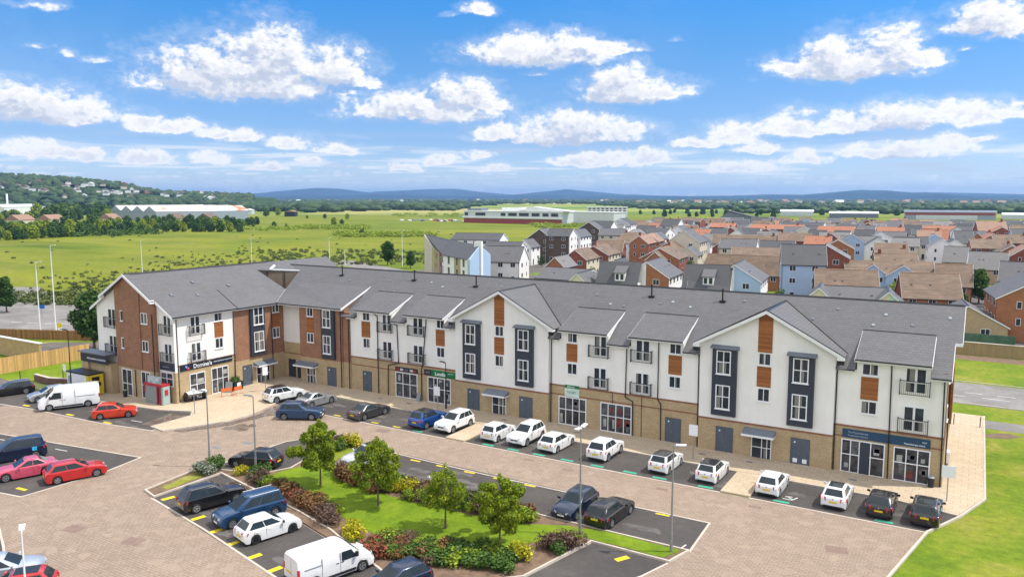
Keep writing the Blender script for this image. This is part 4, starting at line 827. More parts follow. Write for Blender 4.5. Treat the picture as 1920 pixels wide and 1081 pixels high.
for q in ((-28.4,47.9),(-36,47.6)):
    for a in (.2,1.2,-.8): dash(q[0]+a*.15,q[1]+a*.1,a,.09,.9,'white_paint',.0262+.001*a)
# gully covers / repaired squares in the paving
for (x,y) in [(-50.8,27.5),(-45.6,28.4),(-47.5,55.2),(-6.5,50.5)]:
    dash(x,y,R(12),1.0,1.3,'paver_patch',.017)
for (x,y,c) in [(-55.5,46,0),(-57,43.7,0),(-31.5,55.2,1),(-27.5,54.7,1),(-19.5,54.6,1),(-12.6,54.8,1)]: dash(x,y,R(3),.45,.9,'lead_grey' if not c else 'paver_patch',.018)
for x in range(-60,-4,4):
    if (x*7)%3: dash(x+.7,63.9,0,.3,.55,'lead_grey',PV+.006)
# roads beyond the building, right
sheet('road',[(-60,96.5),(70,93.0),(70,104.2),(-60,107.5)],.02,'asphalt_road'); sheet('footpath',[(-30,89.9),(70,86.5),(70,83.3),(-30,86.7)],.018,'asphalt_road')
for i in range(6): dash(-2.5+3.1*i,100.6,R(-1.5),.13,1.8,'white_paint',.03); dash(-1.5+4.2*i,98.6,R(-1.5),.12,2.6,'white_paint',.03)
kerb_line('kerb',[(-30,96.3),(70,92.8)],0,.08,.14); kerb_line('kerb',[(-30,107.7),(70,104.4)],0,.08,.14)
sheet('estate_road',[(-60,110.5),(60,117.5),(60,121.5),(-60,122.6)],.014,'verge')
sheet('gravel_path',[(-8,121.6),(60,120.5),(60,124.5),(-8,125.2)],.02,'soil')
sheet('worn_grass',wavy([(.3,81.5),(3.2,82.8),(5,84.3),(3,84.6),(1.4,83.6)],4,.25,4),.012,'soil')
# roundabout and road, left
def ring(cx,cy,r0,r1,z,mat,name):
    b=MB(); n=48
    for i in range(n):
        a=2*math.pi*i/n; c=2*math.pi*(i+1)/n
        b.poly([(cx+r0*math.cos(a),cy+r0*math.sin(a),z),(cx+r1*math.cos(a),cy+r1*math.sin(a),z),(cx+r1*math.cos(c),cy+r1*math.sin(c),z),(cx+r0*math.cos(c),cy+r0*math.sin(c),z)])
    tag(b.build(name,mat),kind='structure')
sheet('road',[(-215,62),(-150,63),(-136,68),(-118,72),(-118,96),(-150,92),(-165,90),(-200,104),(-215,92)],.012,'asphalt_road')
sheet('road',[(-118,72),(-80,84),(-80,94),(-118,88)],.013,'asphalt_road')
sheet('footpath',[(-150,98),(-142,104),(-165,150),(-175,160),(-178,156),(-160,120)],.016,'slab_paving')
sheet('road_hatching',wavy([(-143,77),(-135,78),(-133,83),(-141,83)],4,.2,8),.02,'asphalt_yard')
for i in range(7): dash(-146+3.2*i,71.5+1.1*i,R(20),.2,2.2,'white_paint',.025)
sheet('estate_road',[(-195,196),(-150,176),(-120,168),(-118,176),(-150,186),(-190,206)],.014,'asphalt_road')
sheet('yard',[(-121,58),(-106,58),(-100,66),(-112,69.5),(-121,64)],.02,'asphalt_yard')
sheet('grass_strip',[(-108,46),(-100.5,47),(-98.5,60.5),(-104.5,60.5)],.014,'lawn')

# worn, patched areas and tyre scuffs in the tarmac bays
rz_=random.Random(14)
for (x0,x1,y0,y1,n_) in [(-40,-3,57,60.6,16),(-60,-42,57,61,8),(-43,-16,46.3,49.6,12),(-50,-30,33,36.5,8),(-80,-68,43.5,46.5,6),(-70,-60.5,30,36,6)]:
    for i in range(n_):
        x=rz_.uniform(x0,x1); y=rz_.uniform(y0,y1)-(0 if y1>40 or y1==36.5 and x>0 else 0); l=rz_.uniform(.5,1.6)
        if y1==36.5: y=33.6+1.6-(x+50)*.27+rz_.uniform(-1,1.4)
        pts=wavy([(x-l,y-.25),(x+l,y-.3),(x+l*.8,y+.3),(x-l*.9,y+.25)],3,.18,i); sheet('worn_patch',pts,.0235+.0002*i,'worn_tar')

sheet('puddle',wavy([(-70.2,48.6),(-67.6,48.9),(-67.5,44.8),(-69.2,44.6)],4,.25,15),.0285,'wet')
sheet('puddle',wavy([(-64.6,45.0),(-62.35,49.6),(-62.1,52.8),(-63.2,56.3),(-60.6,57.2),(-58.9,56.9),(-61.0,52.8),(-61.4,49.0),(-63.6,44.9)],4,.16,16),.0365,'wet')
sheet('puddle',wavy([(-61.2,47.6),(-58.8,48.4),(-59.4,50.2),(-61.0,49.8)],4,.3,17),.0175,'wet')

# ------------------------------------------------------------------ cars
def interp(xs,t):
    for (a,u),(c,v) in zip(xs[:-1],xs[1:]):
        if a<=t<=c: return u+(v-u)*((t-a)/(c-a) if c>a else 0)
    return xs[0][1] if t<xs[0][0] else xs[-1][1]
TYPES={
 'hatch':dict(L=4.05,W=1.76,H=1.47,belt=.95,R=.31,deck=[(-1,.78),(-.97,.92),(-.9,.96),(.38,.95),(.62,.92),(.86,.83),(.96,.72),(1,.56)],gh=(-.94,-.72,.04,.45),wh=(-.63,.64),win=2,clr=.17),
 'mini':dict(L=3.75,W=1.70,H=1.50,belt=.97,R=.30,deck=[(-1,.78),(-.97,.94),(-.9,.97),(.42,.97),(.66,.95),(.88,.87),(.97,.74),(1,.56)],gh=(-.95,-.78,.06,.48),wh=(-.64,.66),win=2,clr=.16),
 'suv':dict(L=4.45,W=1.86,H=1.66,belt=1.06,R=.355,deck=[(-1,.85),(-.97,1.02),(-.9,1.07),(.36,1.07),(.62,1.04),(.88,.97),(.97,.84),(1,.62)],gh=(-.95,-.76,.06,.42),wh=(-.62,.62),win=3,clr=.24),
 'estate':dict(L=4.6,W=1.81,H=1.47,belt=.93,R=.33,deck=[(-1,.78),(-.97,.90),(-.9,.94),(.34,.94),(.6,.90),(.86,.81),(.97,.69),(1,.54)],gh=(-.96,-.82,.0,.36),wh=(-.60,.62),win=3,clr=.16),
 'saloon':dict(L=4.65,W=1.82,H=1.43,belt=.94,R=.33,deck=[(-1,.78),(-.97,.92),(-.88,.98),(-.62,.98),(.34,.93),(.6,.90),(.86,.81),(.97,.69),(1,.54)],gh=(-.74,-.42,.0,.36),wh=(-.60,.62),win=2,clr=.16),
 'mpv':dict(L=4.55,W=1.84,H=1.78,belt=1.06,R=.335,deck=[(-1,.85),(-.98,1.02),(-.9,1.07),(.46,1.07),(.7,1.02),(.9,.92),(.98,.78),(1,.58)],gh=(-.96,-.86,.12,.54),wh=(-.62,.66),win=3,clr=.18)}
def loft(L,W,deck,clr,wh,Rw,belt,tumble=0,n=46,side_top=None,endr=.10):
    """body shell: closed skin with real wheel arches; +Y is the front"""
    b=MB(); ring=[]; hl=L/2
    ys=sorted(set([round(-1+2*i/n,4) for i in range(n+1)]+[x for w in wh for x in (w-1.22*Rw/hl,w+1.22*Rw/hl)]))
    for t in ys:
        y=t*hl; a=abs(t); e=max(0,(a-.80)/.20); hw=W/2*(1-endr*e**2.4-.012*(a>.0)*a); 
        zt=interp(deck,t); zl=clr
        zend=.30*e**6
        for w in wh:
            dy=y-w*hl; ra=Rw*1.17
            if abs(dy)<ra: zl=max(zl,Rw+math.sqrt(ra*ra-dy*dy))
        zt2=max(zt,zl+.02); sh=min(belt-.05,zt2-.05); sh=max(sh,zl+.01)
        lo=min(max(zl,clr+zend*.5),sh-.004); md=lo+(sh-lo)*.55
        half=[(hw*.80,lo),(hw*.985,lo+.0),(hw,lo+(md-lo)*.5),(hw*1.0,md),(hw*.975,sh),(hw*(.90-tumble),zt2-.012),(hw*.55,zt2+.018*(1-e)),(0,zt2+.03*(1-e))]
        if side_top: half=[(hw*.80,lo),(hw*.985,lo),(hw,lo+.1),(hw,min(1.0,zt2*.6)),(hw*.985,min(1.15,zt2*.72)),(hw*.93,zt2-.16 if zt2>1.5 else zt2-.06),(hw*.84,zt2-.03),(hw*.5,zt2+.01),(0,zt2+.025)]
        ring.append([(x,y,z) for x,z in half]+[(-x,y,z) for x,z in half[-2::-1]])
    m=len(ring[0]); N=len(ring)
    for r in ring: b.v+=r
    for i in range(N-1):
        for j in range(m-1): b.f.append((i*m+j,i*m+j+1,(i+1)*m+j+1,(i+1)*m+j)); b.m.append(0)
    b.f.append(tuple(range(m))[::1]); b.m.append(0); b.f.append(tuple(range((N-1)*m,N*m))[::-1]); b.m.append(0)
    return b
WHEELS={}
def wheel_mesh(Rw,dark):
    k=(Rw,dark)
    if k in WHEELS: return WHEELS[k]
    b=MB(); n=28; w=.10; prof=[(Rw*.66,-w),(Rw*.93,-w),(Rw,-w*.7),(Rw,w*.7),(Rw*.93,w),(Rw*.66,w)]
    for (r,x) in prof:
        for i in range(n): a=2*math.pi*i/n; b.v.append((x,r*math.cos(a),r*math.sin(a)))
    for j in range(len(prof)-1):
        for i in range(n): b.f.append((j*n+i,j*n+(i+1)%n,(j+1)*n+(i+1)%n,(j+1)*n+i)); b.m.append(0)
    b.f.append(tuple(range(n))); b.m.append(0)
    t=b.build('wheel','rubber',smooth=35)
    r=MB(); rr=Rw*.66
    for (q0,x0,q1,x1) in ((rr,w,rr*.88,w*1.02),(rr*.88,w*1.02,rr*.84,w*.5)):
        for i in range(n):
            a=2*math.pi*i/n; c=2*math.pi*(i+1)/n
            r.poly([(x0,q0*math.cos(a),q0*math.sin(a)),(x0,q0*math.cos(c),q0*math.sin(c)),(x1,q1*math.cos(c),q1*math.sin(c)),(x1,q1*math.cos(a),q1*math.sin(a))])
    r.poly([(w*.45,rr*.86*math.cos(2*math.pi*i/n),rr*.86*math.sin(2*math.pi*i/n)) for i in range(n)],1)
    for s in range(5):
        a=2*math.pi*s/5
        for da in (-.13,.13):
            ca,sa=math.cos(a+da),math.sin(a+da); c2,s2=math.cos(a),math.sin(a); wd=.026
            r.prism([(w*.6,-wd*sa+.04*c2,wd*ca+.04*s2),(w*.6,wd*sa+.04*c2,-wd*ca+.04*s2),(w*.6,wd*sa+rr*.86*ca,-wd*ca+rr*.86*sa),(w*.6,-wd*sa+rr*.86*ca,wd*ca+rr*.86*sa)],(w*.38,0,0))
    r.tube((w*.5,0,0),(w*1.02,0,0),.055,n=12)
    rm=r.build('rim',['rim_dark' if dark else 'rim_silver','black_plastic'])
    WHEELS[k]=(t.data,rm.data); bpy.data.objects.remove(t); bpy.data.objects.remove(rm); return WHEELS[k]
def add_wheels(P,L,W,wh,Rw,dark=False):
    tm,rm=wheel_mesh(Rw,dark)
    for w in wh:
        for s in (-1,1):
            o=bpy.data.objects.new('wheel',tm); COL.objects.link(o); o.parent=P; o.location=(s*(W/2-.115),w*L/2,Rw)
            if s<0: o.rotation_euler=(0,0,math.pi)
            q=bpy.data.objects.new('rim',rm); COL.objects.link(q); q.parent=o
def patch(b,c,u0,u1,v0,v1,off,cut=None,m=0):
    """c = 4 corners (bl, br, tr, tl) of a flat-ish face; adds a panel proud of it"""
    bl,br,tr,tl=[Vector(x) for x in c]
    def P_(u,v): return (bl.lerp(br,u)).lerp(tl.lerp(tr,u),v)
    n=(br-bl).cross(tl-bl).normalized()
    pts=[P_(u0,v0),P_(u1,v0),P_(u1,v1),P_(u0,v1)] if cut is None else [P_(*q) for q in cut]
    b.prism([p+n*(off-.03) for p in pts],n*.03,m)
def car(kind,color,x,y,hd,label,cat='car',name='parked_car',roof=None,sun=False,rails=False,dark=False,trim=False,group='cars parked around the flats',noplate=False,L=None):
    T=dict(TYPES[kind]); 
    if L: T['L']=L
    L,W,H,belt=T['L'],T['W'],T['H'],T['belt']; hl=L/2
    P=empty(name,(x,y,.024),-R(hd),label,cat,group)
    b=loft(L,W,T['deck'],T['clr'],T['wh'],T['R'],belt); body=b.build('body',color,P,smooth=38)
    u=MB(); u.box(-W/2+.24,W/2-.24,-hl*.93,hl*.93,T['clr']-.02,.62); 
    u.build('underbody','black_plastic',P)
    # greenhouse
    yr,yr2,yf2,yf=[q*hl for q in T['gh']]; wb=W/2*.90; wr=W/2*.74; zb=belt-.02; zr=H-.07
    zbf=interp(T['deck'],T['gh'][3])-.01; zbr=interp(T['deck'],T['gh'][0])-.01
    g=MB(); ch=.10
    bot=[(wb-ch,yr,zbr),(wb,yr+ch*1.4,zb),(wb,yf-ch*2.6,zb),(wb-ch*1.5,yf,zbf),(-wb+ch*1.5,yf,zbf),(-wb,yf-ch*2.6,zb),(-wb,yr+ch*1.4,zb),(-wb+ch,yr,zbr)]
    top=[(wr-ch,yr2,zr),(wr,yr2+ch,zr),(wr,yf2-ch*1.5,zr),(wr-ch,yf2,zr),(-wr+ch,yf2,zr),(-wr,yf2-ch*1.5,zr),(-wr,yr2+ch,zr),(-wr+ch,yr2,zr)]
    yc=(yr2+yf2)/2
    cap=[(x_*.86,yc+(y_-yc)*.88,H-.015) for x_,y_,z_ in top]; cap2=[(x_*.4,yc+(y_-yc)*.5,H) for x_,y_,z_ in top]
    g.v=bot+top+cap+cap2
    for k in range(3):
        for i in range(8): j=(i+1)%8; g.f.append((k*8+i,k*8+j,k*8+8+j,k*8+8+i)); g.m.append(1 if (k>=1 and roof) else 0)
    g.f.append(tuple(range(24,32))); g.m.append(1 if roof else 0)
    g.build('cabin',[color,roof or color],P,smooth=40)
    # panes
    gl=MB(); patch(gl,(bot[4],bot[3],top[3],top[4])[::1] if False else (bot[3],bot[4],top[4],top[3]),.02,.98,.06,.94,.008); gl.build('windscreen','car_glass',P)
    gl=MB(); patch(gl,(bot[7],bot[0],top[0],top[7]),.04,.96,.12,.94,.008); gl.build('rear_window','car_glass',P)
    for s in (1,-1):
        q=(bot[1],bot[2],top[2],top[1]) if s>0 else (bot[5],bot[6],top[6],top[5])
        n=T['win']; xs=[.02,.50,.98] if n==2 else [.03,.24,.58,.97]
        if s<0: xs=[1-v for v in xs][::-1]
        for i in range(len(xs)-1):
            gl=MB(); patch(gl,q,xs[i]+.012,xs[i+1]-.010,.10,.93,.008); gl.build('side_window','car_glass',P)
    if sun: 
        m_=MB(); m_.box(-wr*.72,wr*.72,yc-.55,yf2-.12,H-.012,H+.006); m_.build('sunroof','car_glass',P)
    if rails:
        for s in (-1,1):
            m_=MB(); m_.tube((s*(wr-.06),yr2+.1,H-.005),(s*(wr-.06),yf2-.1,H-.005),.016,n=6); m_.build('roof_rail','galv',P)
    # door shut lines and handles
    for s in (-1,1):
        m_=MB()
        for yy in (yf-.35,(yr+yf)/2-.05,yr+.55): m_.box(s*W/2*.955,s*(W/2+.002),yy-.008,yy+.008,T['clr']+.22,belt-.1)
        m_.build('door_seam','black_plastic',P)
        for yy in ((yr+yf)/2+.1,yr+.7): 
            m_=MB(); m_.box(s*W/2*.96,s*(W/2+.018),yy,yy+.16,belt-.20,belt-.165); m_.build('door_handle',color,P)
    # lamps
    ef=1-.10*((.93-.8)/.2)**2.4
    for s in (-1,1):
        zf=interp(T['deck'],.93); m_=MB(); 
        c=[(s*W/2*.93,hl*.86,zf-.02),(s*W/2*.40,hl*1.0,zf-.12),(s*W/2*.42,hl*1.0,zf-.24),(s*W/2*.90,hl*.90,zf-.16)]
        m_.prism([Vector(p)+Vector((s*.0,.0,.0)) for p in c],(s*.03,.025,.03)); m_.build('headlight','head_lamp',P)
        m_=MB(); zt=belt-.06; c=[(s*W/2*.995,-hl*.85,zt+.02),(s*W/2*.52,-hl*1.0,zt-.02),(s*W/2*.56,-hl*1.0,zt-.27),(s*W/2*.985,-hl*.90,zt-.20)]
        m_.prism([Vector(p) for p in c],(s*.025,-.03,.01)); m_.build('tail_light','tail_lamp',P)
        m_=MB(); yy=yf-.28; m_.prism([(s*(W/2-.03),yy-.07,belt+.0),(s*(W/2+.20),yy-.08,belt+.02),(s*(W/2+.20),yy-.08,belt+.16),(s*(W/2-.0),yy-.07,belt+.14)],(0,.1,0)); m_.build('wing_mirror',color if not dark else 'black_plastic',P,smooth=30)
    m_=MB(); zg=interp(T['deck'],.98); m_.box(-W/2*.38,W/2*.38,hl-.01,hl+.012,zg-.20,zg-.08); m_.box(-W/2*.62,W/2*.62,hl-.01,hl+.01,.22,.36); m_.build('grille','black_plastic',P)
    m_=MB(); m_.tube((0,hl+.01,zg-.14),(0,hl+.03,zg-.14),.06,n=12); m_.build('badge','rim_silver',P)
    if not noplate:
        m_=MB(); m_.box(-.26,.26,hl+.005,hl+.03,.38,.49); m_.build('number_plate','plate_white',P)
        m_=MB(); zp=.52 if kind in('saloon','hatch','mini') else .62; m_.box(-.26,.26,-hl-.03,-hl-.002,zp,zp+.12); m_.build('number_plate','plate_yellow',P)
    m_=MB(); m_.box(-W/2*.72,W/2*.72,-hl-.012,-hl+.02,T['clr']+.03,.36 if trim else .28)
    if trim:
        for s in (-1,1): m_.box(s*(W/2-.10),s*(W/2+.008),T['wh'][0]*hl+T['R']*1.25,T['wh'][1]*hl-T['R']*1.25,T['clr']-.02,T['clr']+.14)
    m_.build('bumper_trim','black_plastic',P)
    m_=MB(); m_.tube((0,-hl+.0,belt+.1-.25),(0,-hl-.02,belt-.15),.05,n=10); m_.build('badge','rim_silver',P)
    add_wheels(P,L,W,T['wh'],T['R'],dark)
    return P
def van(L,W,H,color,x,y,hd,label,high=False,name='parked_van'):
    hl=L/2; Rw=.34; P=empty(name,(x,y,.024),-R(hd),label,'van','vans parked around the flats')
    if high: deck=[(-1,H-.10),(-.985,H-.02),(-.9,H),(.28,H),(.46,H-.12),(.74,1.30),(.80,1.22),(.93,1.05),(.98,.85),(1,.6)]
    else: deck=[(-1,H-.10),(-.98,H-.02),(-.9,H),(.20,H),(.34,H-.08),(.62,1.20),(.72,1.13),(.90,.98),(.97,.80),(1,.58)]
    wh=(-.60,.64)
    b=loft(L,W,deck,.24,wh,Rw,1.1,side_top=True,n=50,endr=.07); b.build('body',color,P,smooth=35)
    u=MB(); u.box(-W/2+.26,W/2-.26,-hl*.95,hl*.9,.22,.7); u.build('underbody','black_plastic',P)
    ya,za,yb,zb=(.46*hl,H-.12,.74*hl,1.30) if high else (.34*hl,H-.08,.62*hl,1.20)
    w1=W/2*.80; w0=W/2*.86; g=MB()
    patch(g,((w0,yb,zb+.04),(-w0,yb,zb+.04),(-w1,ya,za+.03),(w1,ya,za+.03)),.03,.97,.05,.92,.022); g.build('windscreen','car_glass',P)
    zs=1.18 if not high else 1.3
    for s in (-1,1):
        g=MB(); X=s*(W/2*.985-.02); y0=ya-.62; 
        pts=[(X,y0,zs-.08),(X,yb-.30,zs-.08),(X,yb-.42,zs+.06),(s*(W/2*.935),ya+.02,min(H-.34,zs+.55)),(s*(W/2*.935),y0+.02,min(H-.34,zs+.55))]
        g.prism(pts,(s*.045,0,0)); g.build('side_window','car_glass',P)
        g=MB()
        for yy in (y0-.09,y0-1.25): g.box(s*(W/2*.99-.02),s*(W/2+.006),yy-.009,yy+.009,.45,H-.32)
        g.box(s*(W/2*.99-.02),s*(W/2+.006),-hl*.85,y0-1.3,1.25,1.268); g.build('door_seam','car_grey',P)
        for yy in (y0+.05,y0-.28):
            g=MB(); g.box(s*W/2*.97,s*(W/2+.02),yy-.09,yy+.09,1.02,1.06); g.build('door_handle','black_plastic',P)
        g=MB(); g.box(s*(W/2-.08),s*(W/2+.012),wh[0]*hl+Rw*1.3,wh[1]*hl-Rw*1.3,.30,.46); g.build('side_trim','black_plastic',P)
        g=MB(); g.prism([(s*(W/2-.02),yb-.42,zs+.0),(s*(W/2+.24),yb-.46,zs+.0),(s*(W/2+.24),yb-.46,zs+.28),(s*(W/2-.02),yb-.42,zs+.24)],(0,.12,0)); g.build('wing_mirror','black_plastic',P,smooth=30)
        g=MB(); g.prism([(s*W/2*.92,hl*.90,.95),(s*W/2*.45,hl*.985,.86),(s*W/2*.47,hl*.99,.70),(s*W/2*.93,hl*.92,.78)],(s*.04,.04,.03)); g.build('headlight','head_lamp',P)
        g=MB(); g.box(s*W/2*.80,s*(W/2*.955),-hl-.02,-hl*.965,.95,1.35); g.build('tail_light','tail_lamp',P)
    g=MB(); g.box(-W/2*.90,W/2*.90,-hl-.05,-hl*.94,.30,.48); g.box(-W/2*.93,W/2*.93,hl*.93,hl+.03,.26,.52); g.build('bumper','black_plastic',P)
    g=MB(); g.box(-W/2*.45,W/2*.45,hl*.98,hl+.015,.60,.74); g.build('grille','black_plastic',P)
    g=MB(); g.box(-.008,.008,-hl-.006,-hl+.01,.5,H-.2); g.build('door_seam','car_grey',P)
    g=MB(); g.box(-.26,.26,hl+.03,hl+.045,.38,.49); g.build('number_plate','plate_white',P)
    g=MB(); g.box(-.55,-.03,-hl-.03,-hl-.001,.86,.98); g.build('number_plate','plate_yellow',P)
    add_wheels(P,L,W,wh,Rw,False); return P
C_=car
# front row, right to left
C_('estate','car_black',-1.95,59.15,1,'black estate with a big glass roof, last in the row at the right end',sun=True,rails=True,L=4.45)
C_('hatch','car_black',-4.75,58.95,1,'small black hatchback parked between a white car and a black estate at the right end',dark=False)
C_('hatch','car_white',-7.7,58.95,1,'white hatchback with a dark glass sunroof beside the black hatchback',sun=True,L=3.95)
C_('hatch','car_white',-12.3,58.95,1,'all-white hatchback alone next to the pale paving strip, in front of the grey twin doors',L=3.95)
C_('mini','car_white',-17.0,59.2,1,'small white black-roofed car just left of the paving strip at the right gable',roof='car_black',L=3.9)
C_('mini','car_white',-20.9,59.3,2,'small white car with a grey roof beside the thin lamp post',roof='car_grey',L=3.9)
C_('suv','car_white',-26.4,59.5,1,'white tall hatchback with dark lower bumper, alone to the right of the lamp post',trim=True,L=4.15)
C_('hatch','car_white',-31.0,59.3,2,'white hatchback nose to the flats, right of a white SUV facing out',L=4.1)
C_('suv','car_white',-34.25,59.55,181,'white SUV facing out between two white hatchbacks',trim=True,L=4.35)
C_('mini','car_white',-37.0,59.1,2,'white city car with red flecks on its roof beside the paving strip',roof='roof_fleck',L=3.7)
C_('suv','car_white',-42.1,59.35,183,'white SUV facing out beside the bright blue car',trim=True,L=4.3)
C_('suv','car_blue',-45.0,59.0,4,'bright blue crossover with a black roof beside a white SUV',roof='car_black',L=4.1)
C_('saloon','car_grey',-52.0,58.3,6,'dark grey fastback saloon standing alone with empty bays both sides',L=4.5)
C_('saloon','car_silver',-59.9,58.9,8,'silver coupe between the white black-roofed SUV and empty bays',L=4.2)
C_('suv','car_white',-64.3,58.4,14,'white SUV with a black roof, leftmost of the front row by the entrance canopy',roof='car_black',trim=True,L=4.4)
C_('suv','car_mid_blue',-57.4,54.2,62,'mid blue SUV standing broadside on the block paving behind the silver coupe',rails=True,L=4.5)
# left side
C_('hatch','car_orange_red',-73.9,44.9,38,'orange-red hatchback at the corner shop bays',L=4.0)
van(5.7,2.0,2.35,'car_white',-81.6,44.6,208,'large high-roofed white van by the yellow and white photo unit',True)
C_('hatch','car_silver',-86.6,45.2,195,'pale hatchback mostly hidden behind the large white van',L=4.0)
C_('estate','car_black',-92.6,44.2,200,'dark estate at the left edge behind the large white van',rails=True)
V_=C_('mpv','car_navy',-69.0,32.9,203,'navy people carrier with a light blue sticker, cut by the left edge',L=4.6)
for q_ in (-1,1):
    b=MB(); b.box(q_*.885,q_*.932,-1.55,-1.2,.72,1.02); b.build('sticker','sticker_blue',V_)
C_('saloon','car_pink',-64.1,31.2,200,'pinkish red saloon parked beside the red hatchback at the left',L=4.45)
C_('hatch','car_red',-60.2,33.0,20,'bright red hatchback at the end of the left-hand bays',L=4.3)
C_('hatch','car_pale',-47.39,21.55,38,'pale silver car at the bottom left corner behind a red car',L=4.1)
C_('hatch','car_red',-44.61,20.75,218,'red car with dark glass roof at the bottom left corner by the white lamp',sun=True,L=4.1)
# island bays
C_('suv','car_black',-46.3,35.0,17,'black SUV with chrome roof rails in the upper bay beside the planting',rails=True,dark=False,L=4.6)
C_('mpv','car_mid_blue',-42.0,34.7,197,'blue tall estate facing out with pale roof rails, between the black SUV and white hatchback',rails=True,L=4.7)
C_('hatch','car_white',-38.9,33.6,15,'white hatchback with black wheels beside the blue tall estate',dark=True,L=4.05)
van(4.95,1.92,1.95,'car_white',-31.5,31.7,17,'low-roofed white panel van in the foreground bays')
C_('hatch','car_navy',-27.0,32.2,198,'dark blue car cut off by the bottom edge beside the low white van',L=4.1)
C_('hatch','car_black',-50.15,42.3,252,'black hatchback by the lamp post above the planting bed',L=4.2)
C_('hatch','car_white_silver',-42.9,47.7,190,'silver-white hatchback with small sunroof partly hidden by the young trees',sun=True,L=4.2)
C_('hatch','car_navy',-23.3,47.5,182,'navy hatchback facing out beside the foreground lamp post',L=4.3)
C_('estate','car_black',-20.7,47.6,4,'black saloon-like estate facing away beside the navy hatchback',L=4.5)

# ------------------------------------------------------------------ vegetation
def leaf_crown(blobs,n,size,seed,mat,flat=.0,name='crown',inner=True):
    """n leaf faces spread through the volume of lumpy blobs [(x,y,z,r,squash)], plus dark limbs of leaves inside"""
    rng=np.random.default_rng(seed); w=np.array([b[3]**2 for b in blobs]); w=w/w.sum(); idx=rng.choice(len(blobs),n,p=w)
    c=np.array([b[:3] for b in blobs])[idx]; r=np.array([b[3] for b in blobs])[idx]; sq=np.array([b[4] for b in blobs])[idx]
    d=rng.normal(size=(n,3)); d/=np.linalg.norm(d,axis=1)[:,None]
    rad=rng.uniform(.35,1,n)**.5*r*rng.uniform(.8,1.12,n); p=c+d*rad[:,None]; p[:,2]=c[:,2]+d[:,2]*rad*sq
    nrm=d*.8+rng.normal(size=(n,3))*.6+np.array([0,0,.35]); nrm/=np.linalg.norm(nrm,axis=1)[:,None]
    a=np.cross(nrm,rng.normal(size=(n,3))); a/=np.linalg.norm(a,axis=1)[:,None]; b=np.cross(nrm,a)
    s=size*rng.uniform(.6,1.35,n); s1=(a.T*s).T; s2=(b.T*s*.62).T; k=(nrm.T*s*.18).T
    V=np.empty((n,4,3)); V[:,0]=p-s1; V[:,1]=p-s2+k; V[:,2]=p+s1; V[:,3]=p+s2+k
    me=bpy.data.meshes.new(name); me.vertices.add(n*4); me.vertices.foreach_set('co',V.reshape(-1)); me.loops.add(n*4); me.loops.foreach_set('vertex_index',np.arange(n*4,dtype=np.int32))
    me.polygons.add(n); me.polygons.foreach_set('loop_start',np.arange(0,n*4,4,dtype=np.int32)); me.polygons.foreach_set('loop_total',np.full(n,4,dtype=np.int32)); me.update(calc_edges=True)
    me.materials.append(MATS[mat]); return me
def trunk_mesh(h,r,limbs,seed,spread=1.0):
    rng=random.Random(seed); b=MB(); z=0; x=y=0; k=5; px,py,pz=0,0,0
    for i in range(k):
        z2=h*(i+1)/k; x2=x+rng.uniform(-.03,.03)*h*.3; y2=y+rng.uniform(-.03,.03)*h*.3
        b.tube((x,y,z),(x2,y2,z2+.02),r*(1-.14*i)*(1.25 if i==0 else 1),r*(1-.14*(i+1)),8,cap=False); x,y,z=x2,y2,z2
    for i in range(limbs):
        t=rng.uniform(.45,1); a=rng.uniform(0,6.28); l=spread*rng.uniform(.5,1); z0=h*t
        p1=Vector((0,0,z0)); p2=p1+Vector((math.cos(a)*l*.5,math.sin(a)*l*.5,l*.55)); p3=p2+Vector((math.cos(a+.3)*l*.5,math.sin(a+.3)*l*.5,l*.5))
        b.tube(p1,p2,r*.42,r*.3,6,cap=False); b.tube(p2,p3,r*.3,r*.1,6,cap=False)
    return b
def data_obj(name,me,parent,loc=(0,0,0)):
    o=bpy.data.objects.new(name,me); COL.objects.link(o); o.parent=parent; o.location=loc; return o
def blobset(seed,n,R_,h0,h1,r0,r1,sq=.85,taper=1.0):
    rng=random.Random(seed); out=[]
    for i in range(n):
        t=(i+.5)/n; z=h0+(h1-h0)*t; prof=math.sin(math.pi*min(1,(t*.86+.12)))**.7*(1-.35*t*taper)
        a=i*2.4+rng.uniform(-.5,.5); rr=R_*prof*rng.uniform(.35,.8)
        out.append((rr*math.cos(a),rr*math.sin(a),z,rng.uniform(r0,r1)*(1-.35*t*taper),sq))
    return out
def tree(x,y,me_c,me_t,label,group=None,rz=0,s=1,name='tree',z=.0,cat='tree'):
    P=empty(name,(x,y,z),rz,label,cat,group); P.scale=(s,s,s)
    data_obj('trunk',me_t,P); data_obj('crown',me_c,P); return P
def tm(h,r,l,seed,spread=1): 
    o=trunk_mesh(h,r,l,seed,spread).build('trunk','bark'); me=o.data; bpy.data.objects.remove(o); return me
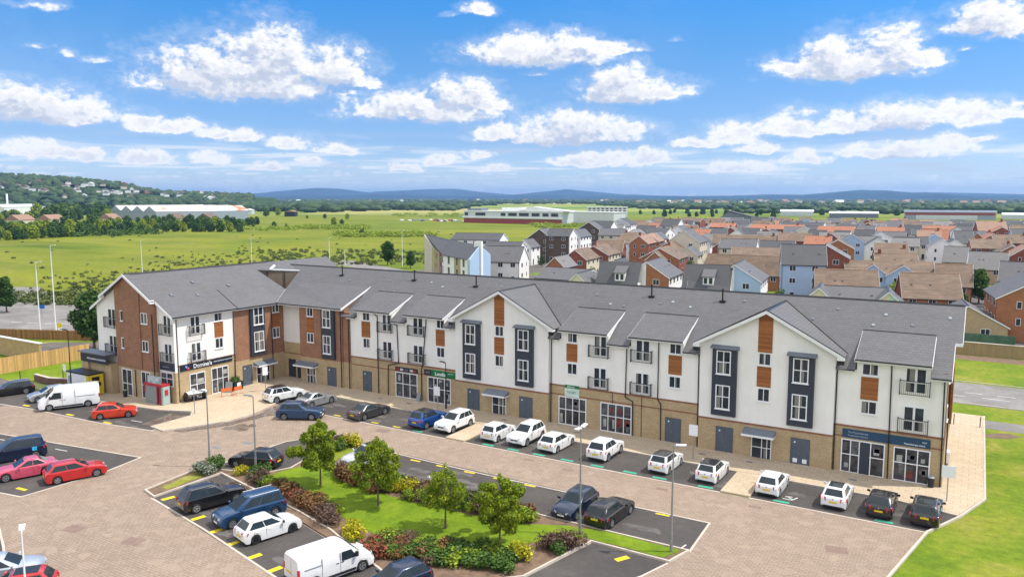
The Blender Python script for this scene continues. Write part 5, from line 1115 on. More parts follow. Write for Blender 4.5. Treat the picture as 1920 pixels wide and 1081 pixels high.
# four young trees on the lawn
for (x,y,h,rc,n,sd_,mat,lab,z0) in [(-42.15,41.6,5.1,1.85,8200,11,'leaf_young','tall bushy young tree on the lawn, leftmost of the four',1.7),(-35.75,40.85,5.0,1.7,5600,12,'leaf_young','young tree with an open pointed crown, second from the left on the lawn',1.6),
      (-29.35,40.2,4.35,1.45,2500,13,'leaf_young','slender sparse young tree in the middle of the lawn, third from the left',1.6),(-24.85,39.85,4.6,2.15,8200,14,'leaf_young','rounded dense young tree at the right end of the lawn',1.5)]:
    P=empty('young_tree',(x,y,.12),0,lab,'tree','young trees on the lawn')
    trunk_mesh(h*.62,.075,14,sd_,rc*.8).build('trunk','bark',P)
    bl=blobset(sd_,30,rc*1.5,z0+.1,h-.5,.30,.62,.9,.55)+[(0,0,h-.15,.22,1.4),(.1,0,h*.55,rc*.55,1.1)]
    data_obj('crown',leaf_crown(bl,int(n*1.5),.088,sd_,mat),P)
# shrubs: shared kinds
def shrub_me(seed,mat,n=520,size=.075,wide=.62,h=.8):
    r=random.Random(seed); bl=[(r.uniform(-.35,.35),r.uniform(-.35,.35),h*r.uniform(.3,.62),r.uniform(.28,.42)*wide/.62,.95) for i in range(7)]+[(0,0,h*.4,wide*.6,.8)]
    return leaf_crown(bl,n,size,seed,mat,name='foliage')
def stem_me(seed):
    r=random.Random(seed); b=MB()
    for i in range(9): a=r.uniform(0,6.28); b.tube((0,0,0),(math.cos(a)*.3,math.sin(a)*.3,r.uniform(.4,.65)),.016,.006,5)
    o=b.build('stems','bark'); me=o.data; bpy.data.objects.remove(o); return me
STEM=stem_me(4)
SH={k:[shrub_me(s,m,n_,sz) for s in (1,2,3)] for k,m,n_,sz in [('y','leaf_yellow',620,.07),('g','leaf_mid',620,.08),('l','leaf_lime',620,.08),('r','leaf_rust',650,.075),('p','leaf_purple',700,.06),('w','leaf_grey',620,.07),('s','leaf_red',640,.08)]}
names={'y':('golden yellow','yellow_shrub'),'g':('green','green_shrub'),'l':('lime green','lime_shrub'),'r':('rust-tinged','rust_shrub'),'p':('purple-brown','purple_shrub'),'w':('silver-grey','grey_shrub'),'s':('red-leaved','red_shrub')}
rs=random.Random(21); cnt={}
def shrub(x,y,k,s=1.0,where='',z=.1,hs=1.0):
    cnt[(k,where)]=cnt.get((k,where),0)+1
    P=empty(names[k][1],(x,y,z),rs.uniform(0,6.28),'%s shrub %s'%(names[k][0],where),'shrub','%s shrubs %s'%(names[k][0],where)); s*=1.18; P.scale=(s,s,s*hs)
    data_obj('stems',STEM,P); data_obj('foliage',rs.choice(SH[k]),P)
hd='in the hedge along the back of the lawn'
for (x,y,k,s) in [(-41.9,43.9,'r',1.2),(-41.0,43.5,'r',1.3),(-40.2,43.7,'r',1.25),(-39.4,43.2,'r',1.3),(-38.6,43.6,'r',1.2),(-41.4,44.6,'p',1.1),(-40.0,44.4,'r',1.1),(-38.0,42.9,'r',1.15),(-37.3,43.2,'p',1.1),(-38.9,44.3,'g',1.0),
    (-33.6,43.6,'p',1.2),(-32.7,43.3,'r',1.1),(-31.8,43.7,'p',1.3),(-30.9,43.3,'p',1.2),(-30.0,43.9,'g',1.1),(-29.2,43.5,'p',1.25),(-28.3,43.8,'r',1.0),(-27.5,44.0,'p',1.15),(-32.2,44.6,'g',1.0),(-26.6,44.4,'p',1.1),(-25.7,44.6,'r',1.0),(-37.9,44.2,'r',1.1),(-36.9,44.6,'g',1.0),(-35.9,44.8,'p',1.0),(-34.4,44.4,'p',1.1),(-33.9,44.9,'r',1.0),(-30.6,44.6,'p',1.1),(-29.8,44.9,'g',1.0),(-42.6,44.3,'p',1.1),(-33.2,44.6,'l',.8),(-29.0,44.5,'r',1.0)]: shrub(x,y,k,s,hd)
shrub(-36.8,43.6,'y',1.0,'at the foot of the second lawn tree'); shrub(-35.3,43.9,'y',1.35,'standing tall between the lawn trees against the bays')
shrub(-34.6,43.0,'l',.9,'beside the taller golden shrub')
for (x,y,k,s,w) in [(-26.3,43.5,'l',1.25,'behind the rounded tree at the right end of the lawn'),(-25.3,43.9,'l',1.1,'nearest the navy hatchback'),(-26.9,43.2,'g',1.1,'behind the rounded tree')]: shrub(x,y,k,s,w)
lb='in the bed between lawn and foreground bays'
for (x,y,k,s) in [(-46.6,39.4,'p',1.15),(-45.6,39.5,'g',1.1),(-43.9,39.4,'r',1.15),(-42.9,39.0,'r',1.2),(-42.0,38.8,'s',1.0),(-41.2,38.5,'p',1.1),(-40.3,38.3,'r',1.2),(-39.5,38.3,'r',1.25),(-38.8,37.9,'r',1.1),(-38.0,37.6,'p',1.2),(-37.2,37.5,'p',1.3),(-36.6,37.0,'p',1.3),(-40.8,39.2,'l',.9),(-39.9,39.2,'r',1.0),(-38.6,38.6,'g',.9)]: shrub(x,y,k,s,lb,hs=.8)
shrub(-45.2,39.3,'l',.95,'beside the roof of the blue tall estate'); shrub(-37.4,38.1,'l',.85,'on top of the brown shrubs by the white van')
for (x,y,k,s,w) in [(-34.2,36.5,'y',.95,'behind the bonnet of the low white van, upper'),(-33.4,35.9,'y',1.1,'behind the bonnet of the low white van, lower')]: shrub(x,y,k,s,w)
fb='in the mixed bed at the bottom'
for i in range(64):
    t=(i%32)/31; x=-32.0+8.8*t+rs.uniform(-.35,.35); lo=33.9+3.4*t; hi=36.9+2.1*t; y=(lo+hi)/2+((i//32)-.5)*(hi-lo)*.55+rs.uniform(-.6,.6)
    k='s' if t<.22 and rs.random()<.45 else rs.choice('glgrpg' if t<.6 else 'glgglg'); shrub(x,y,k,rs.uniform(.9,1.2),fb,hs=.72)
shrub(-22.9,39.2,'y',1.1,'alone at the right end of the mixed bed'); shrub(-23.3,38.8,'y',.8,'low at the right end of the mixed bed')
for (x,y,k,s,w) in [(-21.6,41.6,'p',1.3,'in the clump by the lower right bay'),(-20.9,42.0,'p',1.25,'in the clump by the lower right bay'),(-22.2,41.2,'p',1.1,'in the clump by the lower right bay'),(-21.2,40.9,'g',.9,'under the purple-brown clump by the lower right bay')]: shrub(x,y,k,s,w)
for (x,y,k,s,w) in [(-52.4,40.0,'g',1.1,'at the foot of the left lamp post'),(-51.7,39.6,'g',1.0,'right beside the foot of the left lamp post'),(-52.2,38.6,'w',1.2,'at the top corner of the foreground bays'),(-51.6,38.9,'w',1.0,'beside its larger twin at the top corner of the foreground bays'),
   (-49.2,40.0,'y',.85,'alone in the bare bed in front of the black hatchback'),(-47.9,40.7,'g',1.15,'at the foot of the second lamp post'),(-47.3,40.2,'g',1.1,'right of the second lamp post'),(-46.9,39.8,'p',1.1,'between the lamp post and the lawn'),
   (-46.9,49.9,'y',1.25,'in the small bed left of the silver-white hatchback, the taller one'),(-46.2,50.1,'y',1.0,'in the small bed left of the silver-white hatchback, on the right'),(-47.6,49.6,'p',1.2,'in the small bed left of the silver-white hatchback'),(-47.0,48.6,'g',1.0,'in the small bed left of the silver-white hatchback')]: shrub(x,y,k,s,w)
# large roadside trees
TC=[leaf_crown(blobset(31+i,22,3.1,2.4,8.2,1.0,1.7,.9),3400,.30,31+i,m) for i,m in enumerate(('leaf_dark','leaf_dark','leaf_mid'))]; TT=[tm(5.2,.20,12,50+i,2.4) for i in range(3)]
tree(-109.5,64.0,TC[0],TT[0],'dark green street tree standing against the left end of the building',s=1.0,rz=1)
tree(-160.5,77.0,TC[1],TT[1],'dark green street tree at the left edge beyond the roundabout',s=.78,rz=2)
tree(-166.4,197.2,TC[0],TT[0],'dark round-headed street tree on the field edge left of the new houses',s=.92,rz=3)
tree(-152.6,191.9,TC[1],TT[1],'small clipped street tree right of its taller neighbour by the estate road',s=.62,rz=.4)
tree(.8,188.5,TC[2],TT[2],'bright green garden tree behind the right end of the long roof',s=.86,rz=.2)
tree(8.0,127.5,leaf_crown(blobset(77,10,1.9,.5,2.3,.8,1.3,.9),1500,.16,77,'leaf_purple'),TT[2],'dark purple-brown bush against the garden wall at the right edge',s=1,name='dark_bush',cat='bush')
# ------------------------------------------------------------------ street furniture
def lamp(x,y,h,arm,label,az=0,double=False,mat='galv',head='lamp_white',r=.07,group='car park lamp posts',z=.1,name='lamp_post'):
    P=empty(name,(x,y,z),R(az),label,'street lamp',group)
    b=MB(); b.tube((0,0,0),(0,0,1.3),r*1.35,r*1.3,12); b.tube((0,0,1.3),(0,0,h),r,r*.55,12); b.build('post',mat,P,smooth=40)
    for s in ((1,-1) if double else (1,)):
        b=MB(); b.tube((0,0,h-.06),(s*arm,0,h+.0),.03,.03,8); b.build('arm',mat,P)
        b=MB(); b.prism([(s*arm*.35,-.12,h+.0),(s*(arm*.35+.62),-.14,h+.05),(s*(arm*.35+.62),.14,h+.05),(s*arm*.35,.12,h+.0)],(0,0,.07)); b.build('lamp_head',head,P,smooth=30)
    b=MB(); b.box(r*.9,r*1.36,-.05,.05,.4,.95); b.build('hatch',mat,P)
    return P
lamp(-53.15,40.1,6.25,.35,'slim grey lamp post at the upper left corner of the planted island',200,head='galv')
lamp(-48.6,40.95,6.3,.4,'slim grey lamp post beside the black hatchback, second from the left',200,head='galv')
lamp(-21.3,44.1,7.15,.35,'grey lamp post in the foreground beside the navy hatchback',90,double=True)
lamp(-15.27,44.65,6.85,.4,'grey lamp post on the grass tip at the lower right of the island',10)
lamp(-39.6,18.9,5.55,.55,'white-headed lamp post rising from the bottom left corner of the picture',150,mat='lamp_white',r=.06)
lamp(-84.6,46.6,7.6,.5,'dark lamp post in front of the brick gable',200,mat='gutter_black',head='gutter_black',group=None)
lamp(-46.7,64.3,4.9,.35,'dark lamp post between the green shop sign and the left white gable',180,mat='gutter_black',head='gutter_black',group=None)
for (x,y,h,l) in [(-126.5,65.4,12.0,'tall pale street lamp behind the brown fence, the nearer of a pair'),(-131.5,70.5,14.2,'tall pale street lamp behind the brown fence, the farther and taller of a pair'),(-213.5,140.8,9.5,'pale street lamp rising behind the brick gable roof'),(-201,171,9.3,'pale street lamp behind the left part of the long ridge'),
      (-181.3,185.9,9.2,'pale street lamp behind the long ridge, near the middle of the field'),(-177,188.5,5,'short pale post right of a taller street lamp behind the ridge'),(-160.0,197.0,11.5,'tall pale street lamp on the field edge by the small clipped tree')]:
    lamp(x,y,h,.7,l,30,mat='lamp_white',r=.1,group='street lamps along the road by the field',z=0)
def sign_post(x,y,h,w,hh,label,az=0,mat='text_white',z=.13,post='galv',cat='sign'):
    P=empty('sign_post',(x,y,z),R(az),label,cat,'blank-faced car park notices')
    b=MB(); b.tube((0,0,0),(0,0,h),.038,n=10); b.build('post',post,P,smooth=40)
    b=MB(); b.box(-w/2,w/2,-.07,-.045,h-hh+.05,h+.05); b.build('sign_face',mat,P)
    b=MB(); b.box(-w/2+.1,w/2-.1,-.045,-.038,h-hh*.8,h-hh*.8+.05); b.build('bracket','galv',P); return P
sign_post(-.85,62.8,2.6,.86,.88,'white notice board on a pole at the right end of the parking row',8)
sign_post(-19.6,62.3,2.9,.75,.95,'white notice board on a pole in front of the second white gable',0)
sign_post(-47.0,63.2,2.5,.72,.95,'white notice board beside the convenience shop window',0)
sign_post(-68.6,59.6,2.8,.6,.95,'white notice board on a pole by the entrance canopy of the wing',70)
sign_post(-67.6,49.5,2.6,.35,.5,'narrow white notice on a thin pole at the paved corner by the pizza shop',40)
sign_post(-92.3,50.2,2.3,.55,.8,'white notice on a pole by the low brick walls at the left',0,z=.02)
# photo / laundry unit, left of the gable
P=empty('vending_unit',(-85.4,48.7,.02),0,'white flat-roofed vending unit with yellow end panel beside the brick gable','kiosk')
b=MB(); b.box(-2.2,1.55,-.85,.85,.15,2.45); b.build('cabinet','upvc',P)
b=MB(); b.box(1.555,2.0,-.86,.86,.15,2.46); b.build('end_panel','yellow_paint',P)
b=MB(); b.box(2.003,2.02,-.6,.55,1.1,1.55); b.box(2.003,2.02,-.45,.4,1.75,2.2); b.build('print_strip','gutter_black',P)
b=MB(); b.box(-2.25,2.05,-.92,.92,2.465,2.62); b.build('roof','gutter_black',P)
b=MB(); b.box(-2.2,2.0,-.86,.86,.0,.148); b.build('plinth','black_plastic',P)
b=MB(); b.box(-2.0,-1.3,-.868,-.852,.6,2.1); b.build('poster','text_grey',P)
b=MB(); 
for i in range(6): b.box(-1.1+i*.42,-1.09+i*.42,-.857,-.851,.3,2.35)
b.build('panel_seam','galv',P)
# red-framed parcel kiosk at the corner
P=empty('parcel_kiosk',(-74.6,50.15,.14),R(2),'grey kiosk with red frame standing at the corner below the gable','kiosk')
b=MB(); b.box(-1.45,1.25,-.42,.42,0,1.95); b.build('cabinet','kiosk_grey',P)
b=MB(); b.box(-1.5,1.5,-.5,.5,1.953,2.2); b.box(.55,.72,-.52,-.425,0,1.95); b.box(1.0,1.12,-.52,-.425,0,1.95); b.box(-1.48,-1.38,-.52,-.425,1.2,1.95); b.build('red_frame','kiosk_red',P)
b=MB(); b.box(.74,.98,-.435,-.423,.1,1.9); b.build('screen','gutter_black',P)
b=MB(); b.box(1.253,1.5,-.42,.42,0,1.95); b.build('side_panel','kiosk_mint',P)
b=MB(); b.box(1.503,1.52,-.2,.2,1.0,1.6); b.build('notice','kiosk_red',P)
b=MB(); b.box(-1.1,1.1,-.30,-.27,2.2,3.0); o=b.build('poster_board','poster_mix',P)
# trolley shelter with a curved white cover
P=empty('trolley_shelter',(-71.9,52.9,.13),R(78),'curved white cover on a low black frame outside the pizza shop','shelter')
b=MB(); n=8; L_=2.1; pts=[(-L_/2,0+.85*math.cos(R(15+i*16)),.12+1.0*math.sin(R(15+i*16))) for i in range(n)]
for i in range(n-1): b.poly([pts[i],pts[i+1],(L_/2,pts[i+1][1],pts[i+1][2]),(L_/2,pts[i][1],pts[i][2])])
b.build('cover','upvc',P,smooth=60)
for s in (-1,1):
    b=MB(); b.prism([(s*L_/2,p[1]*.98,p[2]-.015) for p in pts]+[(s*L_/2,-.1,.05),(s*L_/2,.8,.05)],(s*.02,0,0)); b.build('end_cheek','gutter_black',P)
b=MB(); b.box(-L_/2,L_/2,-.1,.82,0,.1); b.build('base','gutter_black',P)
for k,(x,y,a,l) in enumerate([(-70.6,55.9,65,'orange folding barrier on the pavement outside the pizza shop, the left one'),(-70.2,57.1,100,'orange folding barrier on the pavement outside the pizza shop, the right one')]):
    P=empty('folding_barrier',(x,y,.13),R(a),l,'barrier','orange barriers outside the pizza shop')
    b=MB()
    for s in (-.55,.55):
        b.tube((s,-.25,0),(s,0,.95),.018,n=6); b.tube((s,.25,0),(s,0,.95),.018,n=6); b.tube((s,-.3,.02),(s,.3,.02),.018,n=6)
    b.build('legs','safety_orange',P)
    b=MB(); b.box(-.6,.6,-.02,.02,.55,.92); b.build('board','safety_orange',P)
P=empty('planter_box',(-72.2,58.6,.13),0,'dark planter box with white panel and green top at the pizza shop corner','planter')
b=MB(); b.box(-.3,.35,-.65,.6,0,.95); b.build('box','black_plastic',P); b=MB(); b.box(.353,.37,-.25,.25,.1,.85); b.build('panel','text_white',P)
data_obj('foliage',SH['g'][0],P,(0,0,.75))
P=empty('a_board',(-71.9,57.3,.13),R(30),'grey leaning notice board beside the planter box','board')
b=MB(); b.prism([(-.4,-.3,0),(.4,-.3,0),(.4,0,1.15),(-.4,0,1.15)],(0,.03,.01)); b.build('face','kiosk_grey',P); b=MB(); b.prism([(-.4,.3,0),(.4,.3,0),(.4,0.03,1.15),(-.4,0.03,1.15)],(0,.03,.01)); b.build('back','black_plastic',P)
P=empty('a_board',(-51.0,65.25,.13),R(-8),'small pale swing board between the two shop windows','board')
b=MB(); b.prism([(-.28,-.25,0),(.28,-.25,0),(.28,0,.85),(-.28,0,.85)],(0,.02,.01)); b.prism([(-.28,.25,0),(.28,.25,0),(.28,.03,.85),(-.28,.03,.85)],(0,.02,.01)); b.build('face','kiosk_grey',P)
for (x,y,l) in [(-2.0,65.3,'dark litter bin against the right-hand corner of the building'),(-80.0,49.9,'dark wheeled bin between the shop doors under the brick gable')]:
    P=empty('bin',(x,y,.13),0,l,'bin'); b=MB(); b.tube((0,0,0),(0,0,.75),.2,.24,12); b.build('body','black_plastic',P,smooth=40); b=MB(); b.tube((0,0,.75),(0,0,.85),.26,.16,12); b.build('lid','kiosk_grey',P,smooth=40)
# satellite / boiler boxes at the far right of the end wall
b=MB(); b.box(-1.28,-.95,71.5,72.4,.3,1.2); tag(b.build('meter_box','fascia_white'),'white meter box low on the right end wall','meter box')
# low brick walls, railings and bed at left
def lowwall(pts,h,label):
    b=MB()
    for (p,q) in zip(pts[:-1],pts[1:]):
        p=Vector((*p,0)); q=Vector((*q,0)); d=(q-p).normalized(); s=Vector((-d.y,d.x,0))*.16; b.prism([p+s,p-s,q-s,q+s],(0,0,h))
    P=empty('low_wall',(pts[0][0],pts[0][1],0),0,label,'wall'); b.build('brickwork','low_wall_brick',P,world=True)
    c=MB()
    for (p,q) in zip(pts[:-1],pts[1:]):
        p=Vector((*p,h)); q=Vector((*q,h)); d=(q-p).normalized(); s=Vector((-d.y,d.x,0))*.2; c.prism([p+s,p-s,q-s,q+s],(0,0,.07))
    c.build('coping','kerb',P,world=True)
lowwall([(-97.0,49.2),(-93.5,49.0),(-91.5,49.8),(-88.6,50.2)],.8,'curved low brick wall with stone coping, the front one at the left'); lowwall([(-95,53.2),(-91,54),(-88.6,53.4)],.9,'low brick wall behind the curved one, against the shop extension')
sheet('planting_bed',[(-99,47.2),(-93,46.6),(-90,47.9),(-93,48.6),(-97,48.8)],.05,'rough_grass')
for i,(x,y) in enumerate([(-98.5,48.2),(-94.6,51.2),(-91.2,53.0),(-89.6,54.2)]):
    b=MB(); b.tube((x,y,0),(x,y,1.15),.05,n=8); b.tube((x,y,1.15),(x,y,1.2),.065,n=8); tag(b.build('bollard','gutter_black',smooth=40),'black bollard by the low brick walls, %s from the left'%('first','second','third','fourth')[i],'bollard','bollards by the low brick walls')
P=empty('railing',(1.2,85.3,0),0,'black metal railing across the footpath end at the right','railing')
for x in (-1.0,1.2):
    b=MB(); b.box(x-.04-1.2+1.2,x+.04,85.2,85.3,0,1.15); b.build('post','gutter_black',P,world=True)
b=MB(); b.box(-.96,1.16,85.235,85.265,.05,.1); b.build('rail','gutter_black',P,world=True)
# fences
def fence(p,q,h,mat,label,post=2.4,rail=True,z0=0,postmat=None,side=1):
    p=Vector((*p,z0)); q=Vector((*q,z0)); d=(q-p); L_=d.length; d.normalize(); s=Vector((-d.y,d.x,0))*side
    ang=math.atan2(d.y,d.x); P=empty('fence',tuple(p),ang,label,'fence'); b=MB(); x=0; r=random.Random(int(L_*10))
    sy=side
    while x<L_-.01: w=min(.14,L_-x); b.box(x+.003,x+w-.003,0,.022,0.02,h+r.uniform(-.012,.012)); x+=.14
    b.build('boards',mat,P)
    n=max(1,int(L_/post))
    for i in range(n+1):
        m=MB(); xx=L_*i/n; m.box(xx-.05,xx+.05,-sy*.025-.05,-sy*.025+.05-.0,0,h+.05); m.build('fence_post',postmat or mat,P)
    m=MB()
    for zz in ((.3,h*.55,h-.2) if rail else ()): m.box(0,L_,-.07 if sy>0 else .024,-.002 if sy>0 else .09,zz,zz+.09)
    if m.v: m.build('rail',mat,P)
    return P
fence((-104.4,38),(-104.4,60.2),2.05,'fence_new','new pale timber fence standing in front of the buff wall at the left',post=3,rail=False,side=-1)
fence((-148,54.8),(-113.2,69.6),1.55,'fence_old','brown timber panel fence between the yard and the roundabout',post=2.6,side=1)
P=empty('yard_wall',(-113,56,0),0,'buff yard wall with white coping behind the pale timber fence','wall')
b=MB(); b.box(-126,-107.6,55.3,55.6,0,2.5); b.build('wall','sand_brick',P,world=True); b=MB(); b.box(-126.1,-107.5,55.2,55.7,2.5,2.62); b.build('coping','fascia_white',P,world=True)
# garden wall and green fence, right
P=empty('garden_wall',(2,126,0),0,'stained buff rendered garden wall beside the grass at the right','wall')
b=MB(); b.box(-6,6.8,125.7,126.0,0,1.75); b.build('wall','stained_wall',P,world=True); b=MB(); b.box(-6.05,6.85,125.63,126.07,1.75,1.83); b.build('coping','kerb',P,world=True)
P=empty('garden_fence',(2,128,0),0,'dark green close-boarded fence behind the stained garden wall','fence')
b=MB(); b.box(-5,5.4,130.3,130.36,0,2.4); b.build('boards','net_green',P,world=True)
for i in range(6):
    b=MB(); b.box(-5+2*i,-4.9+2*i,130.2,130.3,0,2.5); b.build('fence_post','net_green',P,world=True)
# direction sign and yellow bollard on the roundabout
P=empty('road_sign',(-147,76.5,0),R(40),'small blue road sign on posts beside the roundabout','sign'); b=MB(); b.tube((0,0,0),(0,0,2.4),.05,n=8); b.build('post','galv',P); b=MB(); b.box(-.55,.55,-.05,-.02,1.8,2.5); b.build('sign_face','logo_blue',P)
P=empty('keep_left_bollard',(-127.3,68.9,0),R(40),'yellow-faced bollard on the traffic island by the tall lamps','bollard'); b=MB(); b.box(-.28,.28,-.12,.12,0,1.0); b.build('body','text_white',P); b=MB(); b.tube((0,-.14,1.45),(0,-.10,1.45),.42,n=16); b.build('disc','yellow_paint',P)

# ------------------------------------------------------------------ the housing estate behind
HOUSES=[(-105.8,172.8,14,10.1,4.6,9.5,5.9,'s','w','w',948),
(-141.4,214.5,14,16.7,4.6,10.5,8.6,'d','w','w',899),
(-126.2,205.9,14,11.6,4.6,8.5,6.6,'d','w','w',948),
(-128.4,224.2,97,8,2.6,8.5,6.0,'s','w','w',993),
(-129.6,237.0,97,8,4.7,11.5,8.2,'s','k','c',1019),
(-123.3,238.2,10,8.6,4.6,11.5,9.2,'d','w','k',1053),
(-127.8,261.4,97,13,2.6,10.5,8.0,'s','w','w',1083),
(-148.4,315.7,97,8,4.8,11.5,8.4,'s','k','w',1108),
(-147.7,326.9,0,10.7,4.6,11.5,8.3,'d','w','k',1131),
(-154.2,359.5,97,13,4.6,10.5,8,'s','w','w',1156),
(-160.0,379.1,97,13,5.4,11.5,8.6,'d','w','w',1168),
(-104.4,237.2,14,8.9,4.6,8,4.9,'b','r','c',1145),
(-99.4,217.8,97,13,4.7,7.8,5.2,'b','r','c',1117),
(-95.1,196.1,97,11.7,3.4,8,5.4,'b','r','c',1092),
(-91.0,175.8,97,9.3,2.6,7.4,4.9,'g','o','o',1056),
(-75.0,148.7,-4,11.3,4.6,7,5.1,'s','c','c',1068),
(-69.2,144.8,97,11.4,2.6,7,4.6,'s','c','c',1109),
(-108.3,260.9,14,7.4,4.6,8,6.1,'b','w','w',1177),
(-120.9,297.7,-4,8.6,4.6,8,6.1,'b','r','r',1188),
(-94.2,240.3,97,11.4,3.1,10,7.6,'p','o','r',1205),
(-96.1,252.0,97,8,3.7,10,7.6,'p','o','r',1222),
(-102.0,275.3,97,8,2.7,9.5,7.2,'s','w','w',1236),
(-110.4,300.1,-4,8.6,4.6,10,8.1,'d','w','w',1238),
(-125.2,356.2,-4,8.9,4.6,12,8.9,'d','w','w',1261),
(-80.7,244.6,97,13,5.1,12,8.2,'s','c','c',1286),
(-112.2,329.5,97,13,2.6,10,8,'s','w','w',1274),
(-75.7,209.8,97,13,5.4,8.4,5.6,'b','o','r',1241),
(-82.5,234.2,97,12.1,4.6,8.4,5.6,'b','o','r',1254),
(-87.6,251.8,97,11.7,5.2,8.4,5.6,'b','o','r',1262),
(-75.5,205.7,97,13,2.6,7.6,5.4,'b','o','r',1231),
(-75.6,231.1,97,8,3.3,7.4,4.9,'s','c','c',1291),
(-73.0,289.1,12,24.2,4.6,8.4,5.4,'b','r','r',1401),
(-52.9,223.5,14,14.6,4.6,8,6.1,'b','r','r',1424),
(-48.9,193.8,-4,19.4,4.6,8,3.8,'b','r','o',1399),
(-57.3,152.4,97,13,4.6,9.4,6.4,'s','X','w',1235),
(-65.0,152.4,97,8,2.6,9.2,6.7,'d','w','w',1180),
(-40.3,154.4,97,13,4.9,9.4,6.4,'s','Y','w',1391),
(-43.8,147.8,10,7.7,4.6,9.2,5.1,'d','w','w',1335),
(-32.4,176.4,14,8.9,4.6,12,8.1,'d','u','u',1507),
(-30.1,191.7,97,8,5.0,11.5,8.6,'g','r','r',1570),
(-22.0,164.3,13,11.3,4.6,8,3.8,'b','r','r',1586),
(-17.0,191.2,14,17.9,4.6,8,5.0,'b','r','r',1665),
(-4.2,190.3,4,6.8,4.6,8,3.8,'b','r','o',1789),
(-7.6,165.0,13,9.8,4.6,8,3.8,'b','r','o',1742),
(-17.1,140.9,8,9.8,4.6,7.2,4.8,'s','c','c',1606),
(-12.1,138.8,97,9.8,2.6,7.4,5,'s','e','c',1670),
(-22.5,138.8,97,9.2,2.6,7.4,5,'s','c','c',1544),
(-20.9,242.0,12,8.6,4.6,8,5.4,'b','r','r',1671),
(-17.9,219.4,12,9.8,4.6,8,4.9,'b','r','r',1679),
(-14.3,332.1,97,8.1,5.4,8.6,5.4,'g','u','u',1749),
(-5.4,263.8,-4,6.2,4.6,7.8,3.6,'g','u','c',1794),
(-30.7,362.1,14,9.2,4.6,8,3.8,'s','w','w',1676),
(-34.6,390.9,14,11.0,4.6,9,5.2,'t','r','r',1670),
(-16.2,415.9,5,14.0,4.6,9,6.2,'t','r','r',1761),
(-15.9,370.7,-4,10.4,4.6,9,4.8,'t','r','r',1753),
(-5.1,332.6,14,6.2,4.6,10,5.8,'d','w','c',1805),
(-1.0,355.4,97,8,2.6,8.6,6.2,'d','o','o',1845),
(4.1,353.3,97,13,3.5,8.6,6.4,'t','o','o',1867),
(7.5,390.4,97,13,3.5,10,8,'t','r','r',1871),
(4.1,397.1,14,11.0,4.6,12,7.8,'p','r','r',1858),
(14.2,363.2,14,7.4,4.6,10,5.8,'d','u','u',1916),
(2.6,238.8,-4,8.6,4.6,8,3.8,'g','f','f',1855),
(8.2,201.1,-4,7.4,4.6,8.2,4.4,'s','w','w',1914),
(7.6,147.8,97,13,5.4,9.8,6.7,'s','o','o',1944),
(-1.2,143.1,97,9.0,5.4,5.4,2.4,'s','f','f',1817),
(-115.6,519.8,97,13,5.4,10,7,'d','u','u',1444),
(-124.2,524.5,14,10.7,4.6,9.5,5.3,'d','w','w',1426),
(-85.1,394.9,4,24.8,4.6,9,7.0,'t','r','r',1458),
(-56.5,385.6,-4,15.5,4.6,9,6.6,'t','r','r',1569),
(-78.0,355.6,97,13,2.8,8,6,'d','w','w',1453),
(-87.9,355.8,-4,8.3,4.6,8.5,5.9,'d','w','w',1410),
(-63.9,325.5,97,13,2.9,9,6.4,'d','w','w',1498),
(-58.4,348.7,-4,7.4,4.6,8.5,5.3,'d','w','w',1534),
(-47.8,315.1,97,12.7,3.3,9,6.4,'b','r','r',1561),
(-40.1,348.6,-4,8.0,4.6,9,5.6,'d','w','w',1622),
(-37.6,314.3,5,14.0,4.6,8,3.8,'g','w','w',1614),
(-48.8,349.8,-4,6.5,4.6,8.5,6.0,'d','w','w',1581),
(-81.8,443.1,-4,22.1,4.6,9,7.1,'d','w','w',1507),
(-56.2,418.9,-4,11.0,4.6,9,7.1,'d','w','w',1590),
(-45.5,404.2,-4,7.4,4.6,9,6.3,'s','w','w',1627),
(-26.3,405.4,-4,7.4,4.6,9.5,5.6,'d','w','w',1713),
(-38.7,454.5,14,7.4,4.6,10,5.8,'s','w','w',1676),
(-6.4,450.9,-4,7.7,4.6,9,5.1,'d','w','w',1809),
(-100.1,345.4,14,8.3,4.6,8.6,5.7,'d','w','w',1346),
(-99.6,366.7,97,12.4,4.8,8.6,5.8,'b','r','r',1372),
(-114.0,403.6,3,12.2,4.6,9,7.1,'t','r','r',1357),
(-147.7,455.7,-4,12.8,4.6,10,8.1,'b','r','r',1299),
(-125.8,375.9,97,13,5.4,9,6.3,'p','r','r',1281),
(-156.3,406.7,14,12.5,4.6,8.5,6.6,'b','r','r',1217),
(-19.7,188.3,97,5.5,3.1,7.6,5.3,'b','u','u',1639),
(-13.7,188.4,97,5.5,3.4,7.6,5.3,'b','u','u',1696)]
RFM={'s':'slate_roof','d':'dark_slate','g':'grey_slate','b':'brown_tile','t':'orange_tile','p':'pink_tile'}
RFN={'s':'grey slate','d':'dark slate','g':'brownish slate','b':'brown tile','t':'orange tile','p':'pinkish tile'}
WLM={'w':'white_render','c':'cream_render','u':'blue_render','r':'house_red_brick','o':'orange_brick','k':'brown_cladding','f':'buff_brick','e':'mint_render','X':'white_render','Y':'white_render'}
WLN={'w':'white','c':'cream','u':'pale blue','r':'red brick','o':'orange brick','k':'brown-clad','f':'buff','e':'mint and cream','X':'white and brick','Y':'white and blue'}
def _win(w,h,n):
    b=MB(); b.box(-w/2,w/2,-.05,.0,0,h,0); f=.07
    g=(w-f*(n+1))/n
    for i in range(n): b.box(-w/2+f+i*(g+f),-w/2+f+i*(g+f)+g,-.058,-.051,f,h-f,1)
    o=b.build('window',['upvc','window_glass']); me=o.data; bpy.data.objects.remove(o); return me
